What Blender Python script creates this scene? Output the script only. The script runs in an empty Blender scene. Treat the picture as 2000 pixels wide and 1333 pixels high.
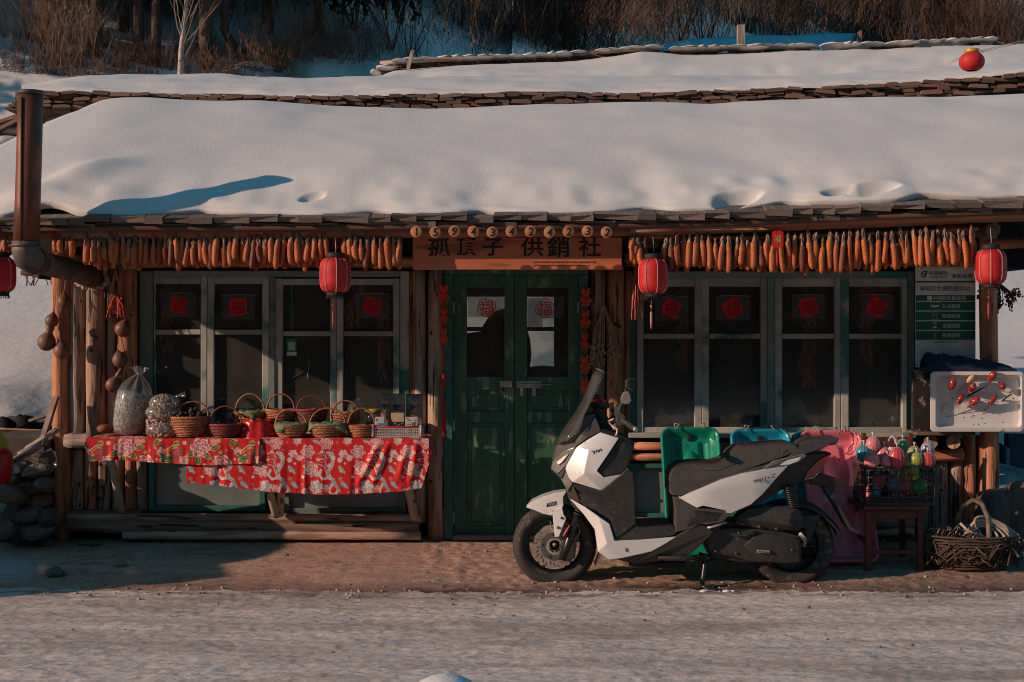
import bpy, math, random
import numpy as np
from mathutils import Vector, Matrix, Euler
R = math.radians
S = bpy.context.scene
COL = S.collection
# ---------------------------------------------------------------- camera, sky, sun, exposure
F, CY, H, HOR = 2900.0, -9.83, 1.515, 640.0
cd = bpy.data.cameras.new('camera'); cam = bpy.data.objects.new('camera', cd); COL.objects.link(cam)
cam.location = (0, CY, H); cam.rotation_euler = (R(90), 0, 0)
cd.sensor_width = 36; cd.lens = 36 * F / 2000; cd.shift_y = -(666.5 - HOR) / 2000
cd.clip_start = .1; cd.clip_end = 2000
S.camera = cam
SUN = Vector((1.37, .55, -.46)).normalized()          # direction the light travels
w = bpy.data.worlds.new('World'); S.world = w; w.use_nodes = True
nt = w.node_tree; nt.nodes.clear()
sky = nt.nodes.new('ShaderNodeTexSky'); sky.sky_type = 'NISHITA'; sky.sun_disc = False
sky.sun_elevation = math.asin(-SUN.z); sky.sun_rotation = math.atan2(-SUN.x, -SUN.y)
sky.altitude = 600; sky.air_density = 1.0; sky.dust_density = .4; sky.ozone_density = 2
tint = nt.nodes.new('ShaderNodeMix'); tint.data_type = 'RGBA'; tint.blend_type = 'MULTIPLY'; tint.inputs[0].default_value = 1
tint.inputs[7].default_value = (.31, .82, .78, 1)
bgn = nt.nodes.new('ShaderNodeBackground'); bgn.inputs[1].default_value = .14
wo = nt.nodes.new('ShaderNodeOutputWorld')
nt.links.new(sky.outputs[0], tint.inputs[6]); nt.links.new(tint.outputs[2], bgn.inputs[0]); nt.links.new(bgn.outputs[0], wo.inputs[0])
sl = bpy.data.lights.new('sun', 'SUN'); sl.energy = 4.2; sl.angle = R(.5); sl.color = (1, .67, .475)
so = bpy.data.objects.new('sun', sl); COL.objects.link(so); so.rotation_euler = SUN.to_track_quat('-Z', 'Y').to_euler()
so.location = (-8, -6, 8)
vs = S.view_settings; vs.view_transform = 'Standard'; vs.look = 'None'; vs.exposure = 0; vs.gamma = 1; vs.use_curve_mapping = False
S.cycles.max_bounces = 6; S.cycles.transparent_max_bounces = 12; S.cycles.diffuse_bounces = 4; S.cycles.glossy_bounces = 3
S.cycles.caustics_reflective = False; S.cycles.caustics_refractive = False; S.cycles.use_denoising = True; S.cycles.filter_width = 1.0

# ---------------------------------------------------------------- helpers
def pX(px, Y): return (px - 1000) * (Y - CY) / F
def pZ(py, Y): return H - (py - HOR) * (Y - CY) / F
def W(px, py, Y): return Vector((pX(px, Y), Y, pZ(py, Y)))
def sc(Y): return F / (Y - CY)
rng = random.Random(7)
U = rng.uniform
def lerp(a, b, t): return a + (b - a) * t
def ip(x, tab): return float(np.interp(x, [a for a, b in tab], [b for a, b in tab]))

def _h(ix, iy, s):
    n = (ix * 374761393 + iy * 668265263 + s * 1274126177) & 0xffffffff
    n = ((n ^ (n >> 13)) * 1274126177) & 0xffffffff
    return ((n ^ (n >> 16)) & 0xffff) / 65535.0
def vn(x, y, s=0):
    x = np.asarray(x, float); y = np.asarray(y, float)
    ix = np.floor(x).astype(np.int64); iy = np.floor(y).astype(np.int64)
    fx = x - ix; fy = y - iy; fx = fx * fx * (3 - 2 * fx); fy = fy * fy * (3 - 2 * fy)
    a = _h(ix, iy, s) * (1 - fx) + _h(ix + 1, iy, s) * fx
    b = _h(ix, iy + 1, s) * (1 - fx) + _h(ix + 1, iy + 1, s) * fx
    return a * (1 - fy) + b * fy
def fbm(x, y, s=0, o=4):
    t = 0; a = .5; n = 0
    for k in range(o):
        t = t + a * vn(np.asarray(x) * 2 ** k, np.asarray(y) * 2 ** k, s + k * 17); n += a; a *= .5
    return t / n
def sst(a, b, x):
    t = np.clip((np.asarray(x, float) - a) / (b - a), 0, 1); return t * t * (3 - 2 * t)

# ---------------------------------------------------------------- materials
_M = {}
def mat(name, c1, c2=None, rough=.8, ns=8, st=(1, 1, 1), bump=.3, bs=40, metal=0, var=.15, c3=None, t3=.62, s3=5, vcol=False, coat=0, spec=.4, sharp=.12, alpha=1, dist=.004, trans=0, emit=None):
    if name in _M: return _M[name]
    m = bpy.data.materials.new(name); m.use_nodes = True; n = m.node_tree; L = n.links.new
    b = n.nodes['Principled BSDF']
    c2 = c2 or tuple(x * .75 for x in c1)
    tc = n.nodes.new('ShaderNodeTexCoord'); mp = n.nodes.new('ShaderNodeMapping'); mp.inputs['Scale'].default_value = st
    L(tc.outputs['Object'], mp.inputs[0])
    oi = n.nodes.new('ShaderNodeObjectInfo')
    mu = n.nodes.new('ShaderNodeMath'); mu.operation = 'MULTIPLY'; mu.inputs[1].default_value = 37; L(oi.outputs['Random'], mu.inputs[0])
    def noise(scale, det=5):
        x = n.nodes.new('ShaderNodeTexNoise'); x.noise_dimensions = '4D'; x.inputs['Scale'].default_value = scale; x.inputs['Detail'].default_value = det
        L(mp.outputs[0], x.inputs['Vector']); L(mu.outputs[0], x.inputs['W']); return x
    def ramp(src, a, z):
        r = n.nodes.new('ShaderNodeMapRange'); r.inputs['From Min'].default_value = a; r.inputs['From Max'].default_value = z
        L(src, r.inputs['Value']); return r.outputs['Result']
    def mix(f, a, z, mode='MIX'):
        x = n.nodes.new('ShaderNodeMix'); x.data_type = 'RGBA'; x.blend_type = mode
        for k, s in ((0, f), (6, a), (7, z)):
            if isinstance(s, (int, float)): x.inputs[k].default_value = s
            elif isinstance(s, tuple): x.inputs[k].default_value = (*s[:3], 1)
            else: L(s, x.inputs[k])
        return x.outputs[2]
    n1 = noise(ns)
    f = ramp(n1.outputs['Fac'], .5 - sharp, .5 + sharp)
    c = mix(f, c1, c2)
    if vcol:
        a = n.nodes.new('ShaderNodeVertexColor'); a.layer_name = 'Col'
        g = ramp(n1.outputs['Fac'], .25, .75); gm = n.nodes.new('ShaderNodeMapRange'); gm.inputs['To Min'].default_value = 1 - vcol; gm.inputs['To Max'].default_value = 1 + vcol
        L(g, gm.inputs['Value']); cc = n.nodes.new('ShaderNodeCombineColor')
        for k in range(3): L(gm.outputs['Result'], cc.inputs[k])
        c = mix(1.0, a.outputs[0], cc.outputs[0], 'MULTIPLY')
    if c3:
        n3 = noise(s3, 6); f3 = ramp(n3.outputs['Fac'], t3, t3 + .05); c = mix(f3, c, c3)
    if var:
        v = n.nodes.new('ShaderNodeMapRange'); v.inputs['To Min'].default_value = 1 - var; v.inputs['To Max'].default_value = 1 + var
        L(oi.outputs['Random'], v.inputs['Value']); cv = n.nodes.new('ShaderNodeCombineColor')
        for k in range(3): L(v.outputs['Result'], cv.inputs[k])
        c = mix(1.0, c, cv.outputs[0], 'MULTIPLY')
    L(c, b.inputs['Base Color'])
    b.inputs['Roughness'].default_value = rough; b.inputs['Metallic'].default_value = metal
    b.inputs['Specular IOR Level'].default_value = spec; b.inputs['Coat Weight'].default_value = coat; b.inputs['Coat Roughness'].default_value = .15
    b.inputs['Alpha'].default_value = alpha; b.inputs['Transmission Weight'].default_value = trans
    if emit: b.inputs['Emission Color'].default_value = (*emit[:3], 1); b.inputs['Emission Strength'].default_value = emit[3]
    if bump:
        n2 = noise(bs, 4); bp = n.nodes.new('ShaderNodeBump'); bp.inputs['Strength'].default_value = bump; bp.inputs['Distance'].default_value = dist
        L(n2.outputs['Fac'], bp.inputs['Height']); L(bp.outputs[0], b.inputs['Normal'])
    _M[name] = m; return m

def glass(name, col=(.9, .95, .95), gloss=.6, rough=.02, clear=.95, haze=None):
    m = bpy.data.materials.new(name); m.use_nodes = True; n = m.node_tree; L = n.links.new; n.nodes.clear()
    o = n.nodes.new('ShaderNodeOutputMaterial'); t = n.nodes.new('ShaderNodeBsdfTransparent'); t.inputs[0].default_value = (*[c * clear for c in col], 1)
    g = n.nodes.new('ShaderNodeBsdfGlossy'); g.inputs['Roughness'].default_value = rough
    fr = n.nodes.new('ShaderNodeLayerWeight'); fr.inputs[0].default_value = .5
    pw = n.nodes.new('ShaderNodeMath'); pw.operation = 'POWER'; pw.inputs[1].default_value = 4; L(fr.outputs['Facing'], pw.inputs[0])
    mu = n.nodes.new('ShaderNodeMath'); mu.operation = 'MULTIPLY_ADD'; mu.inputs[1].default_value = gloss * .9; mu.inputs[2].default_value = gloss * .05; L(pw.outputs[0], mu.inputs[0])
    x = n.nodes.new('ShaderNodeMixShader'); L(mu.outputs[0], x.inputs[0])
    src = t.outputs[0]
    if haze:
        d = n.nodes.new('ShaderNodeBsdfDiffuse'); d.inputs[0].default_value = (*haze[:3], 1)
        nz = n.nodes.new('ShaderNodeTexNoise'); nz.inputs['Scale'].default_value = 4; tc = n.nodes.new('ShaderNodeTexCoord'); L(tc.outputs['Object'], nz.inputs[0])
        mr = n.nodes.new('ShaderNodeMapRange'); mr.inputs['To Max'].default_value = haze[3] * 1.5; mr.inputs['To Min'].default_value = haze[3] * .5; L(nz.outputs['Fac'], mr.inputs[0])
        y = n.nodes.new('ShaderNodeMixShader'); L(mr.outputs[0], y.inputs[0]); L(t.outputs[0], y.inputs[1]); L(d.outputs[0], y.inputs[2]); src = y.outputs[0]
    L(src, x.inputs[1]); L(g.outputs[0], x.inputs[2]); L(x.outputs[0], o.inputs[0])
    return m

WOOD = (1, 1, .11)
m_snow = mat('snow', (.66, .64, .63), (.62, .605, .60), rough=.65, ns=2.2, bump=.4, bs=110, var=0, spec=.2, dist=.006)
m_log = mat('weathered_log', (.44, .30, .225), (.22, .145, .105), rough=.85, ns=26, st=WOOD, bump=.9, bs=95, var=.28, c3=(.06, .035, .025), t3=.585, sharp=.10, s3=34, dist=.008)
m_redlog = mat('red_brown_log', (.54, .235, .12), (.28, .12, .068), rough=.8, ns=26, st=WOOD, bump=.9, bs=95, var=.2, c3=(.09, .035, .02), t3=.585, sharp=.10, s3=34, dist=.008)
m_greylog = mat('grey_log', (.45, .36, .30), (.24, .185, .15), rough=.88, ns=26, st=WOOD, bump=.9, bs=95, var=.2, c3=(.09, .06, .045), t3=.585, sharp=.10, s3=34, dist=.008)
m_cut = mat('log_end_grain', (.26, .16, .10), (.14, .085, .055), rough=.9, ns=20, bump=.6, bs=60)
m_shing = mat('eave_shingle', (.20, .155, .135), (.11, .085, .075), rough=.85, ns=18, st=(1, .1, 1), bump=.8, bs=70, var=.3)
m_slate = mat('stacked_bark_slab', (.24, .145, .11), (.12, .072, .056), rough=.9, ns=20, st=(.4, 1, 1), bump=.9, bs=50, var=.4)
m_beam = mat('eave_beam', (.42, .17, .085), (.22, .10, .06), rough=.8, ns=10, st=(.12, 1, 1), bump=.9, bs=40, var=.15, c3=(.28, .2, .16), t3=.6, s3=7)
m_frame = mat('faded_window_frame', (.42, .42, .39), (.28, .29, .27), rough=.75, ns=12, st=(.4, 1, .4), bump=.6, bs=45, var=.12, c3=(.05, .19, .16), t3=.57, s3=6)
m_frameg = mat('greenish_window_frame', (.14, .22, .19), (.21, .24, .22), rough=.75, ns=12, st=(.4, 1, .4), bump=.6, bs=45, var=.12, c3=(.03, .17, .14), t3=.56, s3=6)
m_teal = mat('teal_paint', (.03, .17, .155), (.025, .12, .11), rough=.6, ns=14, st=(1, 1, .2), bump=.5, bs=50, var=.08, c3=(.12, .075, .05), t3=.60, s3=14)
m_green = mat('green_door_paint', (.045, .14, .08), (.032, .10, .058), rough=.45, ns=10, st=(1, 1, .3), bump=.5, bs=50, var=.05, c3=(.15, .22, .14), t3=.585, s3=18)
m_greend = mat('green_door_panel_paint', (.05, .155, .09), (.036, .11, .065), rough=.45, ns=10, st=(1, 1, .3), bump=.5, bs=50, var=.05, c3=(.17, .24, .15), t3=.555, s3=16)
m_plank = mat('grey_plank', (.22, .15, .115), (.13, .09, .07), rough=.85, ns=12, st=(.1, 1, 1), bump=.8, bs=50, var=.2)
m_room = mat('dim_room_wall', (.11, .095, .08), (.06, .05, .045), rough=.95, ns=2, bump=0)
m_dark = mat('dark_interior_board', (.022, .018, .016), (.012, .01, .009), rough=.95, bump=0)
m_rust = mat('rusty_pipe', (.20, .06, .032), (.10, .038, .024), rough=.5, ns=6, st=(1, 1, .35), bump=.35, bs=40, metal=.35, var=.05, c3=(.06, .035, .03), t3=.60, s3=7)
m_pipe = mat('grey_pipe', (.17, .15, .14), (.10, .085, .08), rough=.6, ns=8, bump=.3, metal=.3)
m_red = mat('red_cloth_lantern', (.52, .018, .018), (.40, .012, .014), rough=.6, ns=20, bump=.2, bs=90, var=.06)
m_black = mat('black_trim', (.022, .02, .02), (.014, .013, .013), rough=.7, bump=.2)
m_pink = mat('pale_piping', (.55, .25, .23), (.45, .2, .19), rough=.7, bump=0)
m_tassel = mat('tassel_thread', (.45, .05, .05), (.3, .03, .03), rough=.8, ns=60, st=(1, 1, .1), bump=.4)
m_gold = mat('gold_print', (.62, .36, .06), (.5, .27, .04), rough=.4, metal=.3, bump=0)
m_cord = mat('cord', (.42, .33, .28), rough=.9, bump=.2)
m_corn = mat('corn_kernels', (.54, .15, .036), (.30, .075, .02), rough=.5, ns=170, st=(1, 1, .7), bump=1, bs=150, var=.18, dist=.004)
m_corndk = mat('dark_red_corn_kernels', (.20, .05, .02), (.14, .035, .015), rough=.5, ns=60, bump=1, bs=150, var=.18, dist=.004)
m_husk = mat('corn_husk', (.36, .24, .17), (.16, .10, .07), rough=.9, ns=40, st=(1, 1, .15), bump=.6, var=.25)
m_ink = mat('black_ink', (.008, .008, .01), rough=.6, bump=0, var=0)
m_signw = mat('orange_sign_board', (.64, .20, .085), (.44, .13, .058), rough=.55, ns=9, st=(.12, 1, 1), bump=.5, bs=30, var=0, c3=(.26, .09, .05), t3=.60, s3=10)
m_disc = mat('wood_disc', (.42, .20, .085), (.32, .14, .06), rough=.7, ns=20, bump=.2)
m_white = mat('white_print', (.75, .75, .74), rough=.5, bump=0, var=0)
m_vgreen = mat('post_green', (.0, .13, .075), rough=.5, bump=0, var=0)
m_wick = mat('wicker', (.42, .17, .075), (.24, .09, .042), rough=.55, ns=40, bump=.4, bs=120, var=.22)
m_wickd = mat('dark_red_wicker', (.24, .055, .045), (.14, .032, .027), rough=.55, ns=40, bump=.4, bs=120, var=.2)
m_gourd = mat('gourd_skin', (.17, .085, .055), (.10, .05, .034), rough=.5, ns=12, bump=.3, var=.25)
m_rubber = mat('tyre_rubber', (.042, .039, .037), (.03, .028, .026), rough=.7, bump=.3, bs=60, var=0, c3=(.12, .09, .075), t3=.58, s3=16)
m_pblack = mat('black_textured_plastic', (.038, .036, .036), (.028, .027, .027), rough=.6, ns=30, bump=.3, bs=220, var=0, dist=.001, c3=(.065, .055, .05), t3=.60, s3=45)
m_pgrey = mat('dark_grey_plastic', (.065, .061, .058), (.052, .049, .047), rough=.55, ns=30, bump=.2, bs=220, var=0, dist=.001)
m_pwhite = mat('white_body_paint', (.70, .69, .68), (.66, .65, .64), rough=.3, ns=3, bump=0, var=0, coat=.5, c3=(.50, .45, .42), t3=.68, s3=26)
m_alloy = mat('black_alloy', (.016, .016, .017), rough=.35, bump=0, var=0, spec=.6)
m_steel = mat('worn_steel', (.50, .45, .42), (.34, .30, .28), rough=.5, metal=.4, ns=20, bump=.2, var=.1)
m_disc_b = mat('brake_disc_steel', (.42, .33, .29), (.3, .24, .21), rough=.5, metal=.35, ns=20, bump=.1)
m_leather = mat('seat_vinyl', (.035, .032, .031), (.055, .051, .048), rough=.6, ns=5, bump=.35, bs=120, var=0, c3=(.10, .09, .08), t3=.66, s3=30)
m_birch = mat('birch_bark', (.46, .37, .32), (.36, .28, .24), rough=.8, ns=10, bump=.5, c3=(.09, .05, .035), t3=.585, s3=17, st=(1, 1, .8))
m_redbag = mat('red_plastic_bag', (.58, .02, .02), (.42, .012, .015), rough=.3, ns=10, bump=.6, bs=25)
m_leafc = mat('green_cloth', (.16, .33, .16), (.09, .21, .10), rough=.7, ns=20, bump=.5, bs=50)
m_redwood = mat('red_brown_chair_wood', (.14, .035, .022), (.09, .025, .017), rough=.5, ns=10, st=(1, 1, .15), bump=.4, var=.1, c3=(.28, .17, .12), t3=.66, s3=14)
m_crate = mat('grey_crate_plastic', (.085, .07, .06), (.06, .05, .045), rough=.6, bump=.2)
m_twig = mat('dark_twig', (.11, .07, .05), (.07, .045, .032), rough=.85, ns=20, bump=.5, var=.25)
m_rope = mat('white_rope', (.42, .36, .31), (.32, .27, .23), rough=.85, ns=60, bump=.6, bs=120)
m_foam = mat('white_foam', (.66, .64, .63), (.63, .61, .60), rough=.5, bump=.3, bs=80, var=0)
m_stone = mat('grey_brown_stone', (.15, .12, .10), (.09, .07, .06), rough=.9, ns=6, bump=.9, bs=20, var=.3, dist=.02)
m_tarp = mat('blue_tarp', (.025, .07, .12), (.018, .045, .085), rough=.6, ns=6, bump=.7, bs=20, dist=.01)
m_tree = mat('dark_trunk_bark', (.10, .068, .052), (.055, .038, .03), rough=.95, ns=6, st=(1, 1, .3), bump=1, bs=15, var=.2, dist=.03)
m_needle = mat('dark_needles', (.022, .030, .022), (.03, .022, .016), rough=.9, ns=2, bump=0, var=.25)
m_brush = mat('brown_brush_twigs', (.17, .088, .055), (.10, .05, .033), rough=.9, ns=.5, bump=0, var=.2)
m_brushp = mat('pale_brush_twigs', (.26, .16, .11), (.17, .10, .07), rough=.9, ns=.5, bump=0, var=.2)
m_sap = mat('pale_sapling_bark', (.30, .20, .15), (.2, .13, .095), rough=.9, ns=5, bump=.4)
m_glass = glass('window_glass', (.8, .86, .86), .6, .015, .95, (.26, .24, .22, .12))
m_gclear = glass('clear_plastic', (.9, .9, .9), 1.6, .12, .96, (.6, .6, .6, .14))

# ---------------------------------------------------------------- mesh builder
class G:
    def __init__(s): s.v = []; s.f = []; s.sm = []; s.c = None
    def add(s, v, f, smooth=True):
        o = len(s.v); s.v += [tuple(p) for p in v]; s.f += [tuple(i + o for i in q) for q in f]; s.sm += [smooth] * len(f); return s
    def box(s, c, d, rot=None, taper=0):
        x, y, z = d[0] / 2, d[1] / 2, d[2] / 2
        v = [Vector((a * x, b * y, k * z)) for k in (-1, 1) for b in (-1, 1) for a in (-1, 1)]
        if taper: v = [Vector((p.x * (1 - taper * (p.z > 0)), p.y * (1 - taper * (p.z > 0)), p.z)) for p in v]
        if rot is not None:
            M = rot if isinstance(rot, Matrix) else Euler(rot).to_matrix(); v = [M @ p for p in v]
        v = [p + Vector(c) for p in v]
        return s.add(v, [(0, 2, 3, 1), (4, 5, 7, 6), (0, 1, 5, 4), (2, 6, 7, 3), (0, 4, 6, 2), (1, 3, 7, 5)], False)
    def pbox(s, x0, x1, y0, y1, Y0, Y1):      # box whose FRONT face (depth Y0) covers those pixels, back at Y1
        a = W(x0, y0, Y0); b = W(x1, y1, Y0)
        return s.box(((a.x + b.x) / 2, (Y0 + Y1) / 2, (a.z + b.z) / 2), (abs(b.x - a.x), abs(Y1 - Y0), abs(a.z - b.z)))
    def tube(s, pts, r, n=8, cap=True, sq=1.0, closed=False):
        P = [Vector(p) for p in pts]; m = len(P)
        rr = r if isinstance(r, (list, tuple)) else [r] * m
        v = []; up = None
        for i in range(m):
            if closed: d = P[(i + 1) % m] - P[i - 1]
            else: d = P[min(i + 1, m - 1)] - P[max(i - 1, 0)]
            if d.length < 1e-9: d = Vector((0, 0, 1))
            d.normalize()
            if up is None:
                up = Vector((0, 0, 1)) if abs(d.z) < .9 else Vector((0, 1, 0))
            a = d.cross(up)
            if a.length < 1e-6: a = d.orthogonal()
            a.normalize(); b = a.cross(d); up = b
            for k in range(n):
                t = 2 * math.pi * k / n
                v.append(P[i] + (a * math.cos(t) + b * math.sin(t) * sq) * rr[i])
        f = []
        for i in range(m if closed else m - 1):
            for k in range(n):
                j = (i + 1) % m; f.append((i * n + k, i * n + (k + 1) % n, j * n + (k + 1) % n, j * n + k))
        s.add(v, f)
        if cap and not closed:
            o = len(s.v) - len(v)
            s.f += [tuple(o + k for k in range(n))[::-1], tuple(o + (m - 1) * n + k for k in range(n))]; s.sm += [False, False]
        return s
    def lathe(s, prof, n=12, c=(0, 0, 0), M=None, cap=True):
        v = []; c = Vector(c)
        for r, z in prof:
            for k in range(n):
                t = 2 * math.pi * k / n; p = Vector((r * math.cos(t), r * math.sin(t), z)); v.append((M @ p if M else p) + c)
        f = [(i * n + k, i * n + (k + 1) % n, (i + 1) * n + (k + 1) % n, (i + 1) * n + k) for i in range(len(prof) - 1) for k in range(n)]
        if cap: f += [tuple(range(n))[::-1], tuple((len(prof) - 1) * n + k for k in range(n))]
        return s.add(v, f)
    def ell(s, c, r, nu=10, nv=7, M=None, jit=0):
        v = []; c = Vector(c)
        if not isinstance(r, (tuple, list)): r = (r, r, r)
        for i in range(nv + 1):
            a = math.pi * i / nv
            for k in range(nu):
                t = 2 * math.pi * k / nu
                j = 1 + (U(-jit, jit) if jit else 0)
                p = Vector((r[0] * math.sin(a) * math.cos(t), r[1] * math.sin(a) * math.sin(t), -r[2] * math.cos(a))) * j
                v.append((M @ p if M else p) + c)
        return s.add(v, [(i * nu + k, i * nu + (k + 1) % nu, (i + 1) * nu + (k + 1) % nu, (i + 1) * nu + k) for i in range(nv) for k in range(nu)])
    def grid(s, P, smooth=True, flip=False):   # P array (nv,nu,3)
        P = np.asarray(P); nv, nu = P.shape[:2]
        f = []
        for i in range(nv - 1):
            for k in range(nu - 1):
                q = (i * nu + k, i * nu + k + 1, (i + 1) * nu + k + 1, (i + 1) * nu + k); f.append(q[::-1] if flip else q)
        return s.add([tuple(p) for p in P.reshape(-1, 3)], f, smooth)
    def prism(s, poly, Y0, Y1, smooth=False):   # poly of world (x,z), counter-clockwise seen from the front
        n = len(poly); v = [(x, Y0, z) for x, z in poly] + [(x, Y1, z) for x, z in poly]
        return s.add(v, [tuple(range(n)), tuple(range(2 * n - 1, n - 1, -1))] + [(i, i + n, (i + 1) % n + n, (i + 1) % n) for i in range(n)], smooth)
    def pprism(s, pts, Y0, Y1): return s.prism([(pX(a, Y0), pZ(b, Y0)) for a, b in pts], Y0, Y1)
    def mesh(s, name, origin):
        me = bpy.data.meshes.new(name); o = Vector(origin)
        v = np.array(s.v, dtype=np.float64) - np.array(o)
        me.from_pydata([tuple(p) for p in v], [], s.f)
        me.polygons.foreach_set('use_smooth', s.sm)
        if s.c is not None:
            a = me.color_attributes.new('Col', 'FLOAT_COLOR', 'POINT')
            c = np.ones((len(s.v), 4), np.float32); c[:, :3] = s.c; a.data.foreach_set('color', c.ravel())
        me.update(); return me
    def build(s, name, m, parent=None, origin=None, label=None, cat=None, group=None, kind=None, bevel=0, solid=0, seg=2, sub=0):
        if origin is None:
            if parent is not None: origin = WL[parent.name]
            else:
                a = np.array(s.v); origin = Vector(((a[:, 0].min() + a[:, 0].max()) / 2, (a[:, 1].min() + a[:, 1].max()) / 2, a[:, 2].min()))
        origin = Vector(origin)
        me = s.mesh(name, origin); me.materials.append(m)
        o = link(name, me, parent, origin); tag(o, label, cat, group, kind)
        if solid: k = o.modifiers.new('thickness', 'SOLIDIFY'); k.thickness = solid; k.offset = -1
        if bevel: k = o.modifiers.new('bevel', 'BEVEL'); k.width = bevel; k.segments = seg; k.limit_method = 'ANGLE'; k.angle_limit = R(25)
        if sub: k = o.modifiers.new('sub', 'SUBSURF'); k.levels = sub; k.render_levels = sub
        return o
WL = {}
def link(name, me, parent=None, loc=(0, 0, 0), rot=None, scale=None):
    o = bpy.data.objects.new(name, me); COL.objects.link(o); loc = Vector(loc); WL[o.name] = loc.copy()
    if parent is not None: o.parent = parent; o.location = loc - WL[parent.name]
    else: o.location = loc
    if rot is not None: o.rotation_euler = rot
    if scale is not None: o.scale = scale if not isinstance(scale, (int, float)) else (scale,) * 3
    return o
def tag(o, label=None, cat=None, group=None, kind=None):
    if label: o['label'] = label
    if cat: o['category'] = cat
    if group: o['group'] = group
    if kind: o['kind'] = kind
    return o
def thing(name, label, cat, loc, group=None):
    return tag(link(name, None, None, loc), label, cat, group)
def copy_tree(o, loc, label=None, rot=None, scale=None, mats=None):
    def cp(s, par):
        c = s.copy(); COL.objects.link(c); c.parent = par
        for k in s.children: cp(k, c)
        return c
    c = cp(o, None); c.location = loc; WL[c.name] = Vector(loc)
    if label: c['label'] = label
    if rot is not None: c.rotation_euler = rot
    if scale is not None: c.scale = (scale,) * 3 if isinstance(scale, (int, float)) else scale
    return c
def text(body, px, py, wpx, hpx, Y, m, parent, name='lettering', ext=.0012, rot=0, shear=0, bold=0, origin=None, wt=None, flat=None):
    c = bpy.data.curves.new('t', 'FONT'); c.body = body; c.align_x = 'CENTER'; c.align_y = 'CENTER'; c.extrude = .01; c.resolution_u = 3; c.shear = shear; c.offset = bold
    o = bpy.data.objects.new('t', c); COL.objects.link(o); bpy.context.view_layer.update()
    me = bpy.data.meshes.new_from_object(o.evaluated_get(bpy.context.evaluated_depsgraph_get()))
    bpy.data.objects.remove(o); bpy.data.curves.remove(c)
    v = np.zeros(len(me.vertices) * 3); me.vertices.foreach_get('co', v); v = v.reshape(-1, 3)
    lo, hi = v.min(0), v.max(0); v -= (lo + hi) / 2; d = hi - lo
    s = sc(Y); v[:, 0] *= (wpx / s) / max(d[0], 1e-6); v[:, 1] *= (hpx / s) / max(d[1], 1e-6); v[:, 2] *= ext / max(d[2], 1e-6)
    a = R(rot); x = v[:, 0] * math.cos(a) - v[:, 1] * math.sin(a); z = v[:, 0] * math.sin(a) + v[:, 1] * math.cos(a)
    ctr = W(px, py, Y)
    q = np.stack([x, -v[:, 2], z], 1)
    me.vertices.foreach_set('co', q.ravel()); me.materials.clear(); me.materials.append(m); me.update(); me.name = name
    return link(name, me, parent, ctr)
def logmesh(L, r, seed=0, n=10, rings=9, taper=.06):
    g = G(); pts = []; rr = []
    rr0 = random.Random(seed)
    ph = rr0.uniform(0, 9)
    v = []
    for i in range(rings + 1):
        t = i / rings; z = L * t
        cx = math.sin(t * 3 + ph) * r * .10; cy = math.cos(t * 2.3 + ph) * r * .08
        for k in range(n):
            a = 2 * math.pi * k / n
            q = r * (1 - taper * t) * (1 + .05 * math.sin(3 * a + ph + t * 2) + rr0.uniform(-.03, .03))
            v.append((cx + q * math.cos(a), cy + q * math.sin(a), z))
    f = [(i * n + k, i * n + (k + 1) % n, (i + 1) * n + (k + 1) % n, (i + 1) * n + k) for i in range(rings) for k in range(n)]
    g.add(v, f); g.f += [tuple(range(n))[::-1], tuple(rings * n + k for k in range(n))]; g.sm += [False, False]
    return g
def log_between(a, b, r, m, parent, name='log', seed=0, n=10, label=None, cat=None, group=None, taper=.06):
    a = Vector(a); b = Vector(b); d = b - a
    me = logmesh(d.length, r, seed, n, taper=taper).mesh(name, (0, 0, 0)); me.materials.append(m)
    o = link(name, me, parent, a, d.to_track_quat('Z', 'Y').to_euler()); tag(o, label, cat, group); return o
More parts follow.
